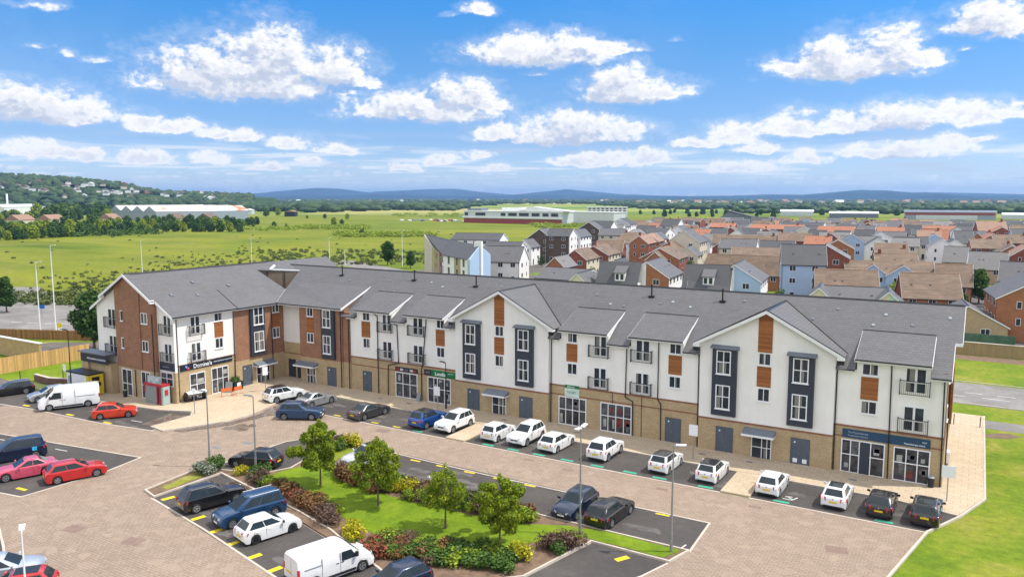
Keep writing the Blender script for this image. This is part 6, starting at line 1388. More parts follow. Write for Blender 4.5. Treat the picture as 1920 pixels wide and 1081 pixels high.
WM={'a':_win(1.3,1.15,2),'b':_win(.7,1.15,1),'c':_win(1.3,1.9,2),'d':_win(1.0,2.05,1)}
def put_win(P,k,x,y,z,rz):
    o=bpy.data.objects.new('window' if k!='d' else 'door',WM[k]); COL.objects.link(o); o.parent=P; o.location=(x,y,z); o.rotation_euler=(0,0,rz); return o
# fill the deeper rows of the estate
_r=random.Random(77); _pos=[(h[0],h[1]) for h in HOUSES]
def _px(x,y): return 960+1463.8*math.tan(math.atan2(x,y)+R(31.012))
for row in range(34):
    d=232+row*9.5
    for k in range(60):
        a=R(-30+k*.9)+_r.uniform(-.004,.004); x,y=d*math.sin(a),d*math.cos(a); px=_px(x,y)
        if px<(1190 if d<330 else 1125+(d-330)*.55) or px>2000: continue
        if any(math.hypot(x-u,y-v)<(14.5 if d<330 else 13.5) for u,v in _pos): continue
        _pos.append((x,y)); zr=_r.choice((8,8.4,9,9.4)); gab=_r.random()<.38
        rf,g,s_=_r.choice([('s','w','w'),('d','w','w'),('b','r','r'),('b','r','r'),('s','w','c'),('g','w','w'),('t','r','r'),('d','w','c'),('b','o','r'),('s','c','c'),('d','u','u'),('p','r','r'),('b','r','c'),('g','c','c')])
        HOUSES.append((round(x,1),round(y,1),97 if gab else _r.choice((4,7,10)),_r.choice((8,9,11)),_r.choice((3.8,4.2,4.6)),zr,zr-2.6,rf,g,s_,round(px)))
order={}
for h in HOUSES: order.setdefault((h[7],h[8],h[9]),[]).append(h[10])
for k in order: order[k].sort()
_U='first second third fourth fifth sixth seventh eighth ninth tenth eleventh twelfth thirteenth fourteenth fifteenth sixteenth seventeenth eighteenth nineteenth'.split()
_T={20:'twentieth',30:'thirtieth',40:'fortieth',50:'fiftieth',60:'sixtieth'}; _D={20:'twenty',30:'thirty',40:'forty',50:'fifty',60:'sixty'}
def nth(i):
    i+=1
    if i<20: return _U[i-1]
    t=i//10*10; return _T[t] if i==t else _D[t]+'-'+_U[i-t-1]
def order_word(i,n): return 'leftmost' if i==0 else 'rightmost' if i==n-1 else nth(i)+' from the left'
used={}
rh=random.Random(5)
for h in HOUSES:
    x,y,ang,L,hw,zr,ze,rf,g,s,px=h
    lst=order[(rf,g,s)]; i=lst.index(px); used[(rf,g,s,px)]=used.get((rf,g,s,px),0)+1; i+=used[(rf,g,s,px)]-1
    wn_=WLN[g] if g==s else '%s and %s'%(WLN[g],WLN[s])
    if g in 'XYe': wn_=WLN[g]
    lab='%s house, %s roof, %s of its kind'%(wn_,RFN[rf],order_word(i,len(lst))) if len(lst)>1 else '%s house with a %s roof, the only one of its colours'%(wn_,RFN[rf])
    P=empty('house',(x,y,0),R(ang),lab,'house','houses of the estate behind the flats')
    # side walls and gables
    t=.25
    for q in (-1,1): b=MB(); b.box(-L/2+.001,L/2-.001,q*hw,q*(hw-t),0,ze); b.build('side_wall',WLM[s],P)
    for e in (-1,1):
        if g in 'XYe' and e==-1:
            for (q,mm) in ((1,WLM[g] if g!='e' else 'cream_render'),(-1,{'X':'orange_brick','Y':'blue_render','e':'mint_render'}[g])):
                b=MB(); b.prism([(e*L/2,0,0),(e*L/2,q*hw,0),(e*L/2,q*hw,ze),(e*L/2,0,zr-.06)],(-e*t,0,0)); b.build('gable_wall',mm,P)
        else:
            b=MB(); b.prism([(e*L/2,-hw,0),(e*L/2,hw,0),(e*L/2,hw,ze),(e*L/2,0,zr-.06),(e*L/2,-hw,ze)],(-e*t,0,0)); b.build('gable_wall',WLM[g],P)
    sl=(zr-ze)/hw; ov=.28; b=MB(); lx=L/2+.16
    for q in (-1,1): slab(b,[(-lx,0,zr+.04),(lx,0,zr+.04),(lx,q*(hw+ov),ze-sl*ov+.04),(-lx,q*(hw+ov),ze-sl*ov+.04)],.12)
    roof=b.build('roof',RFM[rf],P)
    b=MB(); b.prism([(-lx,-.12,zr+.0),(-lx,0,zr+.10),(-lx,.12,zr+.0)],(2*lx,0,0)); b.build('ridge_tiles','brown_ridge' if rf in 'btp' else 'gutter_black',roof)
    for e in (-1,1):
        b=MB()
        for q in (-1,1): b.prism([(e*lx,0,zr+.02),(e*lx,q*(hw+ov),ze-sl*ov+.02),(e*lx,q*(hw+ov),ze-sl*ov-.18),(e*lx,0,zr-.18)],(e*.03,0,0))
        b.build('bargeboard','fascia_white',P)
    for q in (-1,1):
        b=MB(); b.box(-lx,lx,q*(hw+ov)-.04,q*(hw+ov)+.06,ze-sl*ov-.10,ze-sl*ov+.0); b.build('gutter','gutter_black',P)
    st=3 if ze>7.4 else 2; dist=math.hypot(x,y)
    n=max(1,int(L/3.0))
    if L>4:
        for fl in range(st):
            z=ze-1.5-(st-1-fl)*2.6
            if z<.5: continue
            for i in range(n):
                xx=-L/2+L*(i+.5)/n
                for q in ((-1,1) if dist<320 else (-1,)):
                    if fl==0 and i%2==0 and q==-1: put_win(P,'d',xx,q*(hw+.0)-.0,.1,0); continue
                    put_win(P,'a' if (i+fl)%2 else 'a',xx,q*(hw+.0),z,0 if q<0 else math.pi)
    if hw>2.2:
        for e in (-1,1):
            if e>0 and ang>45: continue
            for fl in range(st):
                z=ze-1.6-(st-1-fl)*2.6
                if z<.5: continue
                for yy,k in ((-hw*.45,'a'),(hw*.45,'b')): put_win(P,k,e*L/2,yy,z,R(-90) if e<0 else R(90))
    if rf in 'btp' and L>7 and rh.random()<.5:
        b=MB(); xx=rh.choice((-1,1))*L*.38; b.box(xx-.35,xx+.35,-.3,.3,zr-.8,zr+.9); b.box(xx-.4,xx+.4,-.35,.35,zr+.903,zr+1.0); b.build('chimney','house_red_brick',P)
    for k in range(2):
        b=MB(); xx=rh.uniform(-.35,.35)*L; yy=-hw*.5; zz=zr-sl*hw*.5+.05; b.box(xx-.15,xx+.15,yy-.12,yy+.12,zz,zz+.14); b.build('roof_vent','lead_grey',roof)
# two dormers on the dark roofs nearest the ridge
for (x,y,l) in ((-60.6,145.6,'left'),(-43.2,147.0,'right')):
    P=empty('roof_dormer_house',(x,y,0),R(8),'dark-roofed house wing with white dormer just behind the long ridge, the %s one'%l,'house')
    b=MB(); b.box(-5.2,3.2,-3.3,3.3,0,5.2); b.build('wall','white_render',P)
    b=MB(); 
    for q in (-1,1): slab(b,[(-5.4,0,9.25),(3.2,0,9.25),(3.2,q*3.9,4.7),(-5.4,q*3.9,4.7)],.12)
    b.build('roof','dark_slate',P)
    b=MB(); b.box(-1.5,.5,-3.1,-1.2,5.6,7.2); b.build('dormer','upvc',P); b=MB(); b.prism([(-1.75,-3.4,7.15),(-1.75,-3.4,7.27),(-1.75,-.8,8.5),(-1.75,-.8,8.3)],(2.5,0,0)); b.build('dormer_roof','slate_roof',P)
    for q in (-1.0,-.05): b=MB(); b.box(q-.3,q+.3,-3.15,-3.1,5.9,7.0); b.build('pane','window_glass',P)
# curved corner block at the left end of the estate
P=empty('corner_block',(-108,152,0),0,'three-storey corner block with an upswept slate roof and a pale blue gable','building')
T_,R0,R1,E0,E1,EL=(-131.0,171.4,12.2),(-114.3,160.6,11.4),(-99.0,150.1,11.2),(-109.8,150.7,8.4),(-97.6,142.9,8.4),(-121.1,161.7,9.6)
b=MB(); slab(b,[T_,R0,E0,EL],.15); slab(b,[R0,R1,E1,E0],.15); slab(b,[R0,R1,(-101,157.5,8.4),(-118,167,9.5)],.15); slab(b,[T_,R0,(-118,167,9.5)],.15); b.build('roof','dark_slate',P,world=True)
def vw(name,p,q,zp,zq,mat,t=.3,z0=0):
    p=Vector((p[0],p[1],0)); q=Vector((q[0],q[1],0)); d=(q-p).normalized(); n=Vector((-d.y,d.x,0))*t
    b=MB(); b.prism([(p.x,p.y,z0),(q.x,q.y,z0),(q.x,q.y,zq),(p.x,p.y,zp)],n); return b.build(name,mat,P,world=True)
def lp(a,c,t): return (a[0]+(c[0]-a[0])*t,a[1]+(c[1]-a[1])*t)
i0,i1=(E0[0]-.2,E0[1]+.5),(E1[0]-.3,E1[1]+.5); el=(EL[0]+.1,EL[1]+.4)
seg=[('buff_brick',el,i0,0,.55),('house_red_brick',el,i0,.55,.8),('white_render',el,i0,.8,1.0),('white_render',i0,i1,0,.45),('buff_brick',i0,i1,.45,.72),('white_render',i0,i1,.72,1.0)]
for (m_,a,c,t0,t1) in seg:
    za=9.3 if a is el else 8.3; zc=8.3; vw('wall',lp(a,c,t0),lp(a,c,t1),za+(zc-za)*t0,za+(zc-za)*t1,m_)
    mid=lp(a,c,(t0+t1)/2); d=Vector((c[0]-a[0],c[1]-a[1],0)).normalized()
    for z in (1.2,3.9,6.4): put_win(P,'c' if m_!='house_red_brick' else 'b',mid[0]-P.location.x+d.y*.03,mid[1]-P.location.y-d.x*.03,z,math.atan2(d.y,d.x))
g0,g1=(-97.5,143.3),(-100.6,156.8); vw('blue_gable',g0,lp(g0,g1,.5),8.3,11.1,'blue_render',-.3); vw('blue_gable',lp(g0,g1,.5),g1,11.1,8.6,'blue_render',-.3)
b=MB(); b.box(-100.2,-98.2,149.6,150.3,0,12.0); b.build('chimney_fin','white_render',P,world=True)
d=Vector((g1[0]-g0[0],g1[1]-g0[1],0)).normalized(); m0=lp(g0,g1,.28)
for z in (3.4,6.0): put_win(P,'c',m0[0]-P.location.x+.05,m0[1]-P.location.y,z-.2,math.atan2(d.y,d.x))
vw('side_wall',T_,EL,12,9.4,'cream_render',-.3)
# garden hedges, sheds and small trees between the houses
TS=[leaf_crown(blobset(91+i,9,1.5,1.0,3.6,.7,1.1,.9),700,.2,91+i,m) for i,m in enumerate(('leaf_mid','leaf_dark','leaf_lime'))]; TTs=tm(2.2,.09,6,60,1.0)
gp=[(-89.3,160.5),(-98.0,205.0),(-87.0,186.0),(-93.6,216.0),(-66.5,190.0),(-63.5,206.0),(-73.5,188.0),(-102.3,226.0),(-90.0,172.0),(-55.0,196.0),(-26.4,172.4),(-14.4,180.0),(-12.0,178.0),(-2.0,178.0),(3.2,184.0),(-33.0,158.0),(-120.5,219.0),(-84.0,200),(-50,186),(-60,180),(-110,240),(-70,215),(-78,222),(-18,208),(-9,215),(-30,215),(-37,230),(-55,240),(-62,255),(-20,235)]
gn=['behind the left part of the long ridge','behind the middle of the long ridge','behind the right part of the long ridge']
for i,(x,y) in enumerate(gp): 
    tree(x,y,TS[i%3],TTs,'small garden tree among the estate houses','small garden trees among the estate houses',rz=i*1.3,s=.8+.5*((i*37)%10)/10,name='garden_tree')
sheet('estate_ground',[(-145,150),(-100,141),(14,133),(20,300),(0,470),(-170,470),(-190,400),(-150,260)],.009,'asphalt_yard')
for i in range(26):
    a=rh.uniform(-.56,-.02); d=rh.uniform(175,330); x,y=d*math.sin(a),d*math.cos(a)
    sheet('garden_lawn',[(x-5,y-4),(x+5,y-4),(x+5,y+4),(x-5,y+4)],.02+.002*i,'lawn')

# ------------------------------------------------------------------ far buildings
def block(name,label,cat,cx,cy,L,D,H,ang,wall,roofm,roof_h=0,group=None,extra=None):
    P=empty(name,(cx,cy,0),R(ang),label,cat,group)
    b=MB(); b.box(-L/2,L/2,-D/2,D/2,0,H); b.build('wall',wall,P)
    b=MB(); 
    if roof_h: b.prism([(-L/2-.5,-D/2-.5,H+.01),(-L/2-.5,0,H+roof_h),(-L/2-.5,D/2+.5,H+.01)],(L+1,0,0))
    else: b.box(-L/2-.5,L/2+.5,-D/2-.5,D/2+.5,H+.01,H+.6)
    b.build('roof',roofm,P); 
    if extra: extra(P)
    return P
def strips(P,L,D,z0,z1,n,w,mat='shop_glass'):
    for i in range(n):
        x=-L/2+L*(i+.5)/n; b=MB(); b.box(x-w/2,x+w/2,-D/2-.15,-D/2-.02,z0,z1); b.build('window',mat,P)
def school(P):
    b=MB(); b.box(-52,52,-9.3,-9.02,.0,4.0); b.build('brick_plinth','school_brick',P)
    b=MB(); b.box(-53,53,-10.4,-9.0,4.65,6.0); b.build('canopy','upvc',P)
    b=MB(); b.box(-52,52,-9.2,-9.0,6.1,9.6); b.build('cladding','metal_sheet_pale',P)
    for x,w in ((-49,4),(-33,11),(-8,5),(2,9),(14,10),(26,8),(36,6),(45,7)):
        b=MB(); b.box(x-w/2,x+w/2,-9.35,-9.22,6.6,9.2); b.build('window','shop_glass',P)
    b=MB(); b.prism([(5,-8,11.2),(22,-8,14.6),(60,-8,11.2)],(0,10,0)); b.box(-14,8,-3,4,10.9,13.6); b.build('roof_wing','upvc',P)
    b=MB(); b.box(-52,-36,-4,6,10.9,12.8); b.build('plant_room','lead_grey',P)
block('school_building','long two-storey building with white roof, glazed upper floor and red brick base beyond the field','building',-345,582,104,18,10.3,-5,'metal_sheet_pale','upvc',0,None,school)
block('sports_hall','low white hall joined behind the right end of the long red-based building','building',-300,628,75,16,9.5,-16,'metal_sheet_pale','upvc')
def flats(P): 
    for z in (.8,3.6,6.4,9.2): strips(P,44,13,z,z+1.5,9,2.8)
block('office_block','pale four-storey block standing above the far houses','building',-366,820,46,13,11.5,24,'pale_sheet','upvc',0,None,flats)
block('small_hall','small pale pavilion behind the long white-roofed building','building',-398,700,24,12,12,-10,'red_sheet','pale_sheet')
# saw-tooth warehouse, left
P=empty('saw_tooth_warehouse',(-666.1+46*math.cos(R(76)),456.4+46*math.sin(R(76)),0),R(76),'long grey warehouse with saw-tooth end and rust-streaked white roof','warehouse')
Lw=92
b=MB(); b.box(-Lw/2,Lw/2,0,124,0,9.2); b.build('wall','metal_sheet',P)
for k in range(4):
    y0=31*k; b=MB(); b.prism([(-Lw/2-.3,y0-.2,9.25),(-Lw/2-.3,y0+15,14.4),(-Lw/2-.3,y0+30.6,9.25)],(Lw+.6,0,0)); b.build('roof','rusty_roof',P)
    b=MB(); b.prism([(-Lw/2-.6,y0-.1,8.9),(-Lw/2-.6,y0+15,14.2),(-Lw/2-.6,y0+30.5,8.9)],(.2,0,0)); b.build('end_panel','metal_sheet',P)
def flue(P):
    b=MB(); b.tube((-14,-17,0),(-14,-17,27),1.0,n=12); b.build('flue','upvc',P)
block('white_factory','white industrial unit with a tall flue at the far left','building',-950,470,62,30,12,-65,'pale_sheet','upvc',3,None,flue)
block('white_factory','low curved-roofed white shed left of the tall flue','building',-985,420,60,30,11,-65,'metal_sheet_pale','pale_sheet',5)
for i,(x,y,L,a,rf,l) in enumerate([(-598,428,34,-52,'brown_tile','brown-roofed bungalow row in front of the warehouse, the left half'),(-590,455,30,-52,'brown_tile','brown-roofed bungalow row in front of the warehouse, the right half'),(-640,395,16,-60,'pink_tile','bungalow with reddish roof half hidden in the trees left of the warehouse'),
      (-648,350,20,-60,'pink_tile','white bungalow with reddish roof among the bushes, the right one of three'),(-660,332,20,-60,'pink_tile','white bungalow with reddish roof among the bushes, the middle one of three'),(-672,300,18,-60,'pink_tile','white bungalow with reddish roof among the bushes, the left one of three')]):
    block('bungalow',l,'bungalow',x,y,L,11,4.6,a,'cream_render',rf,4.2,'bungalows along the field edge')
def redshed(P):
    b=MB(); b.box(-40,40,-13.4,-13.02,4.6,7); b.build('red_band','red_sheet',P); b=MB(); b.box(-30,25,-13.4,-13.02,0,4.4); b.build('loading_front','metal_sheet_pale',P)
block('distribution_shed','long shed with a dark red band and grey roof in the distance at the right','warehouse',-28,925,82,26,7.5,4,'metal_sheet','lead_grey',2,None,redshed)
block('distribution_shed','pale long low shed, the left one of two beyond the orange roofs','warehouse',-195,1010,38,20,5.5,12,'metal_sheet_pale','upvc',2); block('distribution_shed','white long low shed, the right one of two beyond the orange roofs','warehouse',-122,948,50,20,5,8,'lead_grey','upvc',2)
block('distribution_shed','small white-roofed sheds at the far right beyond the brick houses','warehouse',45,980,50,20,4.5,2,'metal_sheet_pale','upvc',2)
P=empty('curved_roof_hall',(-151,585,0),R(8),'large dark hall with a sweeping curved roof at the top of the estate','building')
b=MB(); b.prism([(-28,-12,0),(28,-12,0),(28,-12,9.5),(10,-12,13),(-6,-12,17),(-16,-12,19),(-26,-12,12)],(0,24,0)); b.build('wall','lead_grey',P)
b=MB(); b.prism([(30,-13,9.4),(10,-13,13.1),(-6,-13,17.1),(-18,-13,20.2),(-18,-13,20.9),(-6,-13,17.9),(10,-13,13.9),(30,-13,10.1)],(0,26,0)); b.build('roof','dark_slate',P)
for i in range(3):
    for j in range(3): b=MB(); b.box(-22+i*5,-19+i*5,-12.3,-12.02,2+j*4,4.6+j*4); b.build('window','shop_glass',P)
P.scale=(.62,.62,.62)
# caravans / cars in the far yard
vm=MB(); vm.box(-2.1,2.1,-.9,.9,.3,1.0); vm.prism([(-1.6,-.8,1.0),(1.4,-.8,1.0),(1.0,-.7,1.5),(-1.1,-.7,1.5)],(0,1.5,0)); vo=vm.build('car_shape','car_white'); FARME=vo.data; bpy.data.objects.remove(vo)
FM=[]
for c in ('car_white','car_silver','car_black','car_mid_blue','car_red','car_white'):
    m2=FARME.copy(); m2.materials.clear(); m2.materials.append(MATS[c]); FM.append(m2)
rf_=random.Random(8)
for i in range(34):
    t=rf_.random(); x=-480+90*t+rf_.uniform(-4,4); y=590+rf_.choice((0,9,18,27))-6*t
    o=bpy.data.objects.new('distant_car',FM[rf_.randrange(6)]); COL.objects.link(o); o.location=(x,y,0); o.rotation_euler=(0,0,R(rf_.uniform(80,100))); tag(o,'far-off car in the yard left of the red-based building','car','distant cars in the yard by the field')
# ------------------------------------------------------------------ hills
def pxdir(x): 
    # azimuth (from +Y, clockwise) seen at picture column x of a 1920-wide frame
    return math.atan((x-960)/1463.8)-R(31.012)
def hill(name,prof,dist,depth,mat,rough=0,seed=1,x0=-400,x1=2300,n=220,rows=10):
    """ridge whose skyline follows prof = [(column, degrees above the horizon)]"""
    r=random.Random(seed); b=MB(); ph=[r.uniform(0,6.28) for _ in range(12)]
    for j in range(rows+1):
        t=j/rows; d=dist+depth*(t*1.6-.8); env=math.sin(math.pi*t)**.8 if 0<t<1 else 0
        for i in range(n+1):
            x=x0+(x1-x0)*i/n; a=pxdir(x); e=interp(prof,x)*math.pi/180; hpk=(1.15 if dist>5000 else 1)*dist*math.tan(max(0,e))/max(.5,math.cos(math.atan((x-960)/1463.8)))*math.cos(math.atan((x-960)/1463.8))+22*(e>0)
            w=sum(math.sin(x*.013*(k+1)+t*7*(k%3)+ph[k])/(k+1.5) for k in range(10))*rough*hpk*.25*(1 if 0<t<1 else 0)*math.sin(math.pi*t*2)**2
            z=max(-2,hpk*env+w) if 0<t<1 else -2
            b.v.append((d*math.sin(a),d*math.cos(a),z))
    m=n+1
    for j in range(rows):
        for i in range(n): b.f.append((j*m+i,j*m+i+1,(j+1)*m+i+1,(j+1)*m+i)); b.m.append(0)
    return tag(b.build(name,mat,smooth=180),kind='structure')
def pf(l): return [(x,math.degrees(math.atan((371-y)/1463.8*math.cos(math.atan((x-960)/1463.8))))) for x,y in l]
HZ1=pf([(-400,366),(300,366),(400,364),(450,363),(470,364),(520,361),(560,357),(600,355),(640,357),(690,363),(740,360),(800,357),(850,356),(900,361),(960,366),(1010,362),(1060,357),(1110,361),(1170,366),(1280,368),(1380,367),(1440,365),(1500,366),(1560,364),(1640,362),(1700,363),(1760,362),(1920,365),(2300,366)])
HZ2=pf([(-400,370),(300,370),(520,368),(640,367),(700,365),(780,369),(900,369),(980,366),(1100,367),(1250,369),(1400,368),(1500,366),(1560,362),(1610,358),(1660,359),(1720,364),(1820,367),(1920,368),(2300,369)])
hill('distant_hills',HZ1,13500,3800,'far_hill',.8,2); hill('distant_hills',HZ2,9500,2400,'far_hill',.9,5)
LH=pf([(-500,330),(-200,326),(0,333),(60,335),(150,341),(200,346),(240,350),(262,358),(300,363),(380,366),(460,369),(540,371.5),(2300,372)])
hill('wooded_hill',LH,2300,900,'wood_hill',.3,9,x0=-500,x1=560,n=120,rows=12)
# ------------------------------------------------------------------ far woodland, hedges, distant settlement
def clumps(name,pts,mat,seed):
    """pts = [(x,y,z,radius,height)]; a lumpy leafy mound of small faces for each"""
    rng=np.random.default_rng(seed); V=[];F=0; vs=[]
    bmx=bmesh.new(); bmesh.ops.create_icosphere(bmx,subdivisions=2,radius=1); base=np.array([v.co[:] for v in bmx.verts]); fc=np.array([[v.index for v in f.verts] for f in bmx.faces]); bmx.free()
    nv=len(base); allv=[]; allf=[]
    for i,(x,y,z,r,h) in enumerate(pts):
        a=rng.uniform(0,6.28); v=base.copy(); k=rng.uniform(1.5,4,3); p=rng.uniform(0,6.28,3)
        lump=1+.22*np.sin(v[:,0]*k[0]*2+p[0])*np.sin(v[:,1]*k[1]*2+p[1])+.16*np.sin(v[:,2]*k[2]*3+p[2])+rng.uniform(-.13,.13,nv)
        v=v*lump[:,None]; v[:,2]=v[:,2]*.95; c,s=math.cos(a),math.sin(a)
        q=np.stack([v[:,0]*c-v[:,1]*s,v[:,0]*s+v[:,1]*c,v[:,2]],1)*np.array([r,r,h*.56])+np.array([x,y,z+h*.45]); allv.append(q); allf.append(fc+i*nv)
    Vv=np.concatenate(allv); Ff=np.concatenate(allf).astype(np.int32); me=bpy.data.meshes.new(name); me.vertices.add(len(Vv)); me.vertices.foreach_set('co',Vv.reshape(-1)); me.loops.add(Ff.size); me.loops.foreach_set('vertex_index',Ff.reshape(-1))
    me.polygons.add(len(Ff)); me.polygons.foreach_set('loop_start',np.arange(0,Ff.size,3,dtype=np.int32)); me.polygons.foreach_set('loop_total',np.full(len(Ff),3,dtype=np.int32)); me.update(calc_edges=True); me.materials.append(MATS[mat])
    o=bpy.data.objects.new(name,me); COL.objects.link(o); return o
rw=random.Random(33)
def gd(y): return 22*1454/(y-371.0)
def at(px,d): a=pxdir(px); return d*math.sin(a),d*math.cos(a)
# belts: (x0,x1,row y of the base, height m, depth jitter, step)
pts=[]
belts=[(-100,2050,374.2,13),(-100,2050,375.2,13),(-100,2050,376.4,12),(430,2050,378,12),(430,1240,380,12),(430,1240,382,12),(450,930,384.5,12),(430,900,387,12),(440,880,390,11),(430,640,393,9),(450,880,389,12),(450,870,391,12),(450,860,393,11),(450,700,395,11),(450,640,397,10),(1180,2050,387,10),(1180,2050,389,9),(1450,1900,391.5,8),(1560,1900,394,8),(1120,1920,378.4,11),(1120,1920,380,10),(1120,2050,382,10),(1120,2050,385,9),(1400,2050,387,8),(1150,1460,386,9),(1380,1480,399,8),(1520,1570,399,8),(1630,1710,400,8),(1150,1500,384,9),(1180,1500,388,10),(1200,1460,391.5,10),(1640,2050,384,9),(1700,2050,389,9),(1830,2050,394,9),(1880,2050,400,9),(1460,1760,384,8),(1580,1700,392,6),(620,860,394,7)]
for (x0,x1,yb,h) in belts:
    d=gd(yb)/1.0; step=max(4.5,h*.85/d*1463); x=x0
    while x<x1:
        if rw.random()<.88:
            hh=h*rw.uniform(.6,1.25); dd=d*rw.uniform(.96,1.05); px,py=at(x,dd/math.cos(math.atan((x-960)/1463.8))); sc_=max(1,d/3000); pts.append((px,py,0,hh*.85*sc_**.6*rw.uniform(.8,1.5),hh*(1 if sc_<1.3 else 1.1)))
        x+=step*rw.uniform(.7,1.3)
# gaps of the countryside at the very far end
for i in range(900):
    x=rw.uniform(-100,2050); yb=372.6+rw.random()**1.5*3; d=gd(yb); px,py=at(x,d/math.cos(math.atan((x-960)/1463.8))); pts.append((px,py,0,rw.uniform(12,40)*d/6000+8,rw.uniform(8,14)))
tag(clumps('far_woodland',pts,'leaf_far',4),kind='stuff')
hp=[]
for i in range(3000):
    x=rw.uniform(-450,470); t=rw.random(); dd=2300-900*.8+900*1.5*t*.8
    a=pxdir(x); e=interp(LH,x)*math.pi/180
    tt=(dd-(2300-720))/(900*1.6); env=math.sin(math.pi*max(0,min(1,tt)))**.8; z=(2300*math.tan(max(0,e))+22)*env
    px,py=dd*math.sin(a),dd*math.cos(a)
    if (math.sin(px*.011)*math.sin(py*.013+1)>.35) and tt<.42: continue
    hp.append((px,py,z-3,rw.uniform(6,12),rw.uniform(8,15)))
for i in range(900):
    x=rw.uniform(-100,620); yb=rw.uniform(377,391); d=gd(yb); px,py=at(x,d/math.cos(math.atan((x-960)/1463.8))); 
    if 200<x<470 and yb>386: continue
    hp.append((px,py,0,rw.uniform(6,12)*max(1,d/2500),rw.uniform(7,13)))
tag(clumps('hill_woodland',hp,'leaf_far',6),kind='stuff')
# gorse and bramble patches in the field
gp=[]
for i in range(560):
    t=rw.random(); x=90+430*t+rw.uniform(-60,60); yb=548-72*t+rw.gauss(0,11)+ (12 if rw.random()<.3 else 0); d=gd(yb); px,py=at(x,d/math.cos(math.atan((x-960)/1463.8))); gp.append((px,py,0,rw.uniform(.25,.7),rw.uniform(.35,.75)))
for i in range(90):
    x=rw.uniform(0,150); yb=rw.uniform(552,572); d=gd(yb); px,py=at(x,d/math.cos(math.atan((x-960)/1463.8))); gp.append((px,py,0,rw.uniform(.5,1.1),rw.uniform(.6,1.2)))
for i in range(260):
    x=rw.uniform(480,800); yb=rw.uniform(468,496); d=gd(yb); px,py=at(x,d/math.cos(math.atan((x-960)/1463.8))); gp.append((px,py,0,rw.uniform(.4,1.2),rw.uniform(.5,1.1)))
for i in range(110):
    x=rw.uniform(0,900); yb=rw.uniform(432,560); d=gd(yb); px,py=at(x,d/math.cos(math.atan((x-960)/1463.8))); gp.append((px,py,0,rw.uniform(.4,1.0),rw.uniform(.3,.7)))
def tufts(name,pts,mat,seed,per=26,size=.28):
    me=leaf_crown([(x,y,z+h*.5,r,max(.35,h*.62/r)) for x,y,z,r,h in pts],len(pts)*per,size,seed,mat); o=bpy.data.objects.new(name,me); COL.objects.link(o); return tag(o,kind='stuff')
tufts('scrub',gp,'rough_grass',9,34,.24)
yp=[]
for (x0,x1,yb,n_) in [(560,690,427,60),(630,810,441,90),(740,900,403,40),(1000,1100,424,40),(450,560,430,20)]:
    for i in range(n_):
        x=rw.uniform(x0,x1); d=gd(yb+rw.uniform(-2.5,2.5)); px,py=at(x,d/math.cos(math.atan((x-960)/1463.8))); yp.append((px,py,0,rw.uniform(2,6),rw.uniform(1.0,2.2)))
tufts('gorse',yp,'leaf_lime',10,90,.55)
up=[]
for i in range(420):
    x=rw.uniform(-60,470); yb=rw.uniform(424,446 if x<300 else 434)-x*.02; d=gd(yb); px,py=at(x,d/math.cos(math.atan((x-960)/1463.8))); up.append((px,py,0,rw.uniform(2,4.5),rw.uniform(2,4.2)))
tufts('hedge_undergrowth',up,'leaf_mid',12,80,.6)
# individual field-edge trees (left middle distance): shared crowns, each its own tree
MC=[leaf_crown(blobset(120+i,14,3.9,1.4,7.6,1.6,2.6,.9),950,.62,120+i,m) for i,m in enumerate(('leaf_mid','leaf_mid','leaf_dark','leaf_mid','leaf_lime'))]
MT=[tm(4.0,.28,6,70,2.2)]
def field_tree(px,yb,s,lab,group,k=None):
    d=gd(yb)/math.cos(math.atan((px-960)/1463.8)); x,y=at(px,d); k=rw.randrange(5) if k is None else k
    tree(x,y,MC[k],MT[0],lab,group,rz=rw.uniform(0,6.28),s=s,name='field_tree')
for i in range(92):
    x=-60+i*5.6+rw.uniform(-3,3)
    if 455<x: break
    row=i%3; yb=(452-x*.055 if x<300 else 436)-row*rw.uniform(5,8); field_tree(x,yb-2,rw.uniform(.62,.95)*(1 if row==0 else 1.15),'bushy tree in the belt along the far edge of the field at the left','trees along the far edge of the field')
for i in range(46):
    x=rw.uniform(60,215); yb=rw.uniform(401,418); field_tree(x,yb,rw.uniform(1.3,2.0),'tall tree in the wood left of the warehouse','tall trees between the factory and the warehouse')
for i in range(22):
    x=rw.uniform(-20,60); yb=rw.uniform(410,420); field_tree(x,yb,rw.uniform(.9,1.3),'tree in front of the white factory','trees in front of the white factory')
for (x,yb,s) in [(512,427,.6),(625,421,.75),(640,419,.5),(650,410,.7),(608,409,.6),(575,409,.5),(677,441,.45),(535,425,.35),(470,424,.9),(480,420,.8),(462,421,.7),(498,405,1.1),(520,403,1.2),(545,402,1.2)]: field_tree(x,yb,s,'lone round bush out in the middle of the field','scattered trees out in the field')
for i in range(48):
    x=rw.uniform(1190,1920); yb=rw.uniform(397,407); field_tree(x,yb,rw.uniform(.6,1.1),'small tree beyond the estate roofs','small trees beyond the estate roofs',2)
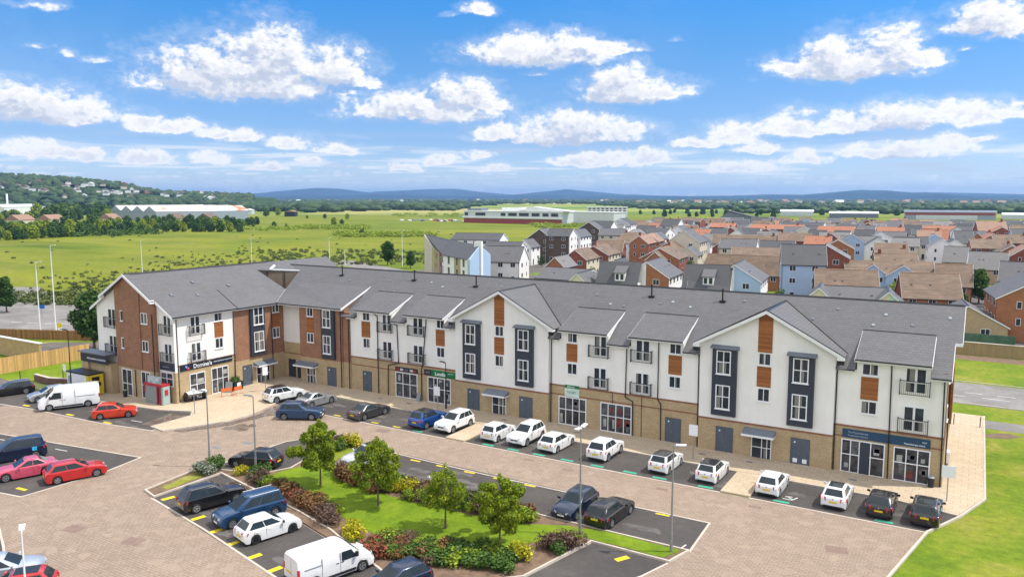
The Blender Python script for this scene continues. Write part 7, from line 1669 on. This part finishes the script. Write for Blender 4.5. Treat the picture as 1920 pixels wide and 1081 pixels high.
# distant settlement: small houses on the hillside and the plain
def mini(wall,roof):
    b=MB(); b.box(-5,5,-4,4,0,5,0); b.prism([(-5.3,-4.4,5.01),(-5.3,0,8.2),(-5.3,4.4,5.01)],(10.6,0,0),1); o=b.build('far_house',[wall,roof]); me=o.data; bpy.data.objects.remove(o); return me
MH=[mini('white_render','pink_tile'),mini('cream_render','brown_tile'),mini('white_render','grey_slate'),mini('pale_sheet','pale_sheet'),mini('orange_brick','pink_tile')]
def far_house(x,y,z,s,k,lab,grp,rz):
    o=bpy.data.objects.new('far_house',MH[k]); COL.objects.link(o); o.location=(x,y,z); o.scale=(s,s,s*.8); o.rotation_euler=(0,0,rz); tag(o,lab,'house',grp)
for i in range(85):
    x=rw.uniform(-20,430); t=rw.uniform(.05,.42); dd=2300-720+1440*t; a=pxdir(x); e=interp(LH,x)*math.pi/180
    env=math.sin(math.pi*t)**.8; z=(2300*math.tan(max(0,e))+22)*env
    if z>50: continue
    far_house(dd*math.sin(a),dd*math.cos(a),z+3,rw.uniform(.9,1.5),rw.choice((2,3,1,2,1,4,0)),'tiny far-off house on the lower slope of the wooded hill','houses on the wooded hillside',rw.uniform(-.9,-.3))
for i in range(90):
    x=rw.uniform(430,1920); d=gd(rw.uniform(378.5,386) if x>1150 else rw.uniform(377,380)); x2,y2=at(x,d/math.cos(math.atan((x-960)/1463.8))); far_house(x2,y2,2,rw.uniform(1.2,2.2),rw.choice((0,0,1,2,3,4)),'tiny far-off house among the trees of the plain','far houses out on the plain',rw.uniform(-.6,.6))
for i,(x,yb,s,l) in enumerate([(75,395,5,'low pale industrial roof behind the wood at the left'),(118,392,4,'second low pale industrial roof behind the wood'),(230,391,4,'long white roof just above the warehouse at its left'),(285,391,5,'long white roof just above the warehouse at its right'),(545,405,3.0,'dark open barn with white post at the edge of the wood'),(465,401,2.5,'small grey and white shed just right of the warehouse')]):
    d=gd(yb); x2,y2=at(x,d/math.cos(math.atan((x-960)/1463.8))); P=block('far_shed',l,'shed',x2,y2,10*s,12,5.5,-50,'metal_sheet_pale' if i!=4 else 'interior_dark','pale_sheet' if i!=4 else 'brown_ridge',2)
# ------------------------------------------------------------------ haze
def haze():
    m,nt,b=nodes('haze'); nt.nodes.remove(b); v=nt.nodes.new('ShaderNodeVolumePrincipled'); v.inputs['Color'].default_value=(.33,.57,1,1); v.inputs['Density'].default_value=HAZE; v.inputs['Anisotropy'].default_value=.2
    nt.links.new(v.outputs[0],nt.nodes['Material Output'].inputs['Volume'])
    b=MB(); b.box(-17000,17000,-1500,17500,-3.2,235); o=b.build('haze','haze'); tag(o,kind='stuff'); o.visible_shadow=True
HAZE=.00008
haze()
S.cycles.max_bounces=6; S.cycles.diffuse_bounces=3; S.cycles.glossy_bounces=3; S.cycles.transmission_bounces=3; S.cycles.volume_bounces=0; S.cycles.transparent_max_bounces=6

# ------------------------------------------------------------------ labels: look-alikes in small groups are told apart by their order from the left
def _relabel():
    by={}
    for o in S.objects:
        if o.parent is None and 'label' in o and 'group' in o: by.setdefault(o['label'],[]).append(o)
    for lab,l in by.items():
        if 2<=len(l)<=48 and len(lab.split())<=11:
            l.sort(key=lambda o:math.atan2(o.location.x,o.location.y))
            n=len(l)
            for i,o in enumerate(l): o['label']=lab+', '+order_word(i,n)
_relabel()
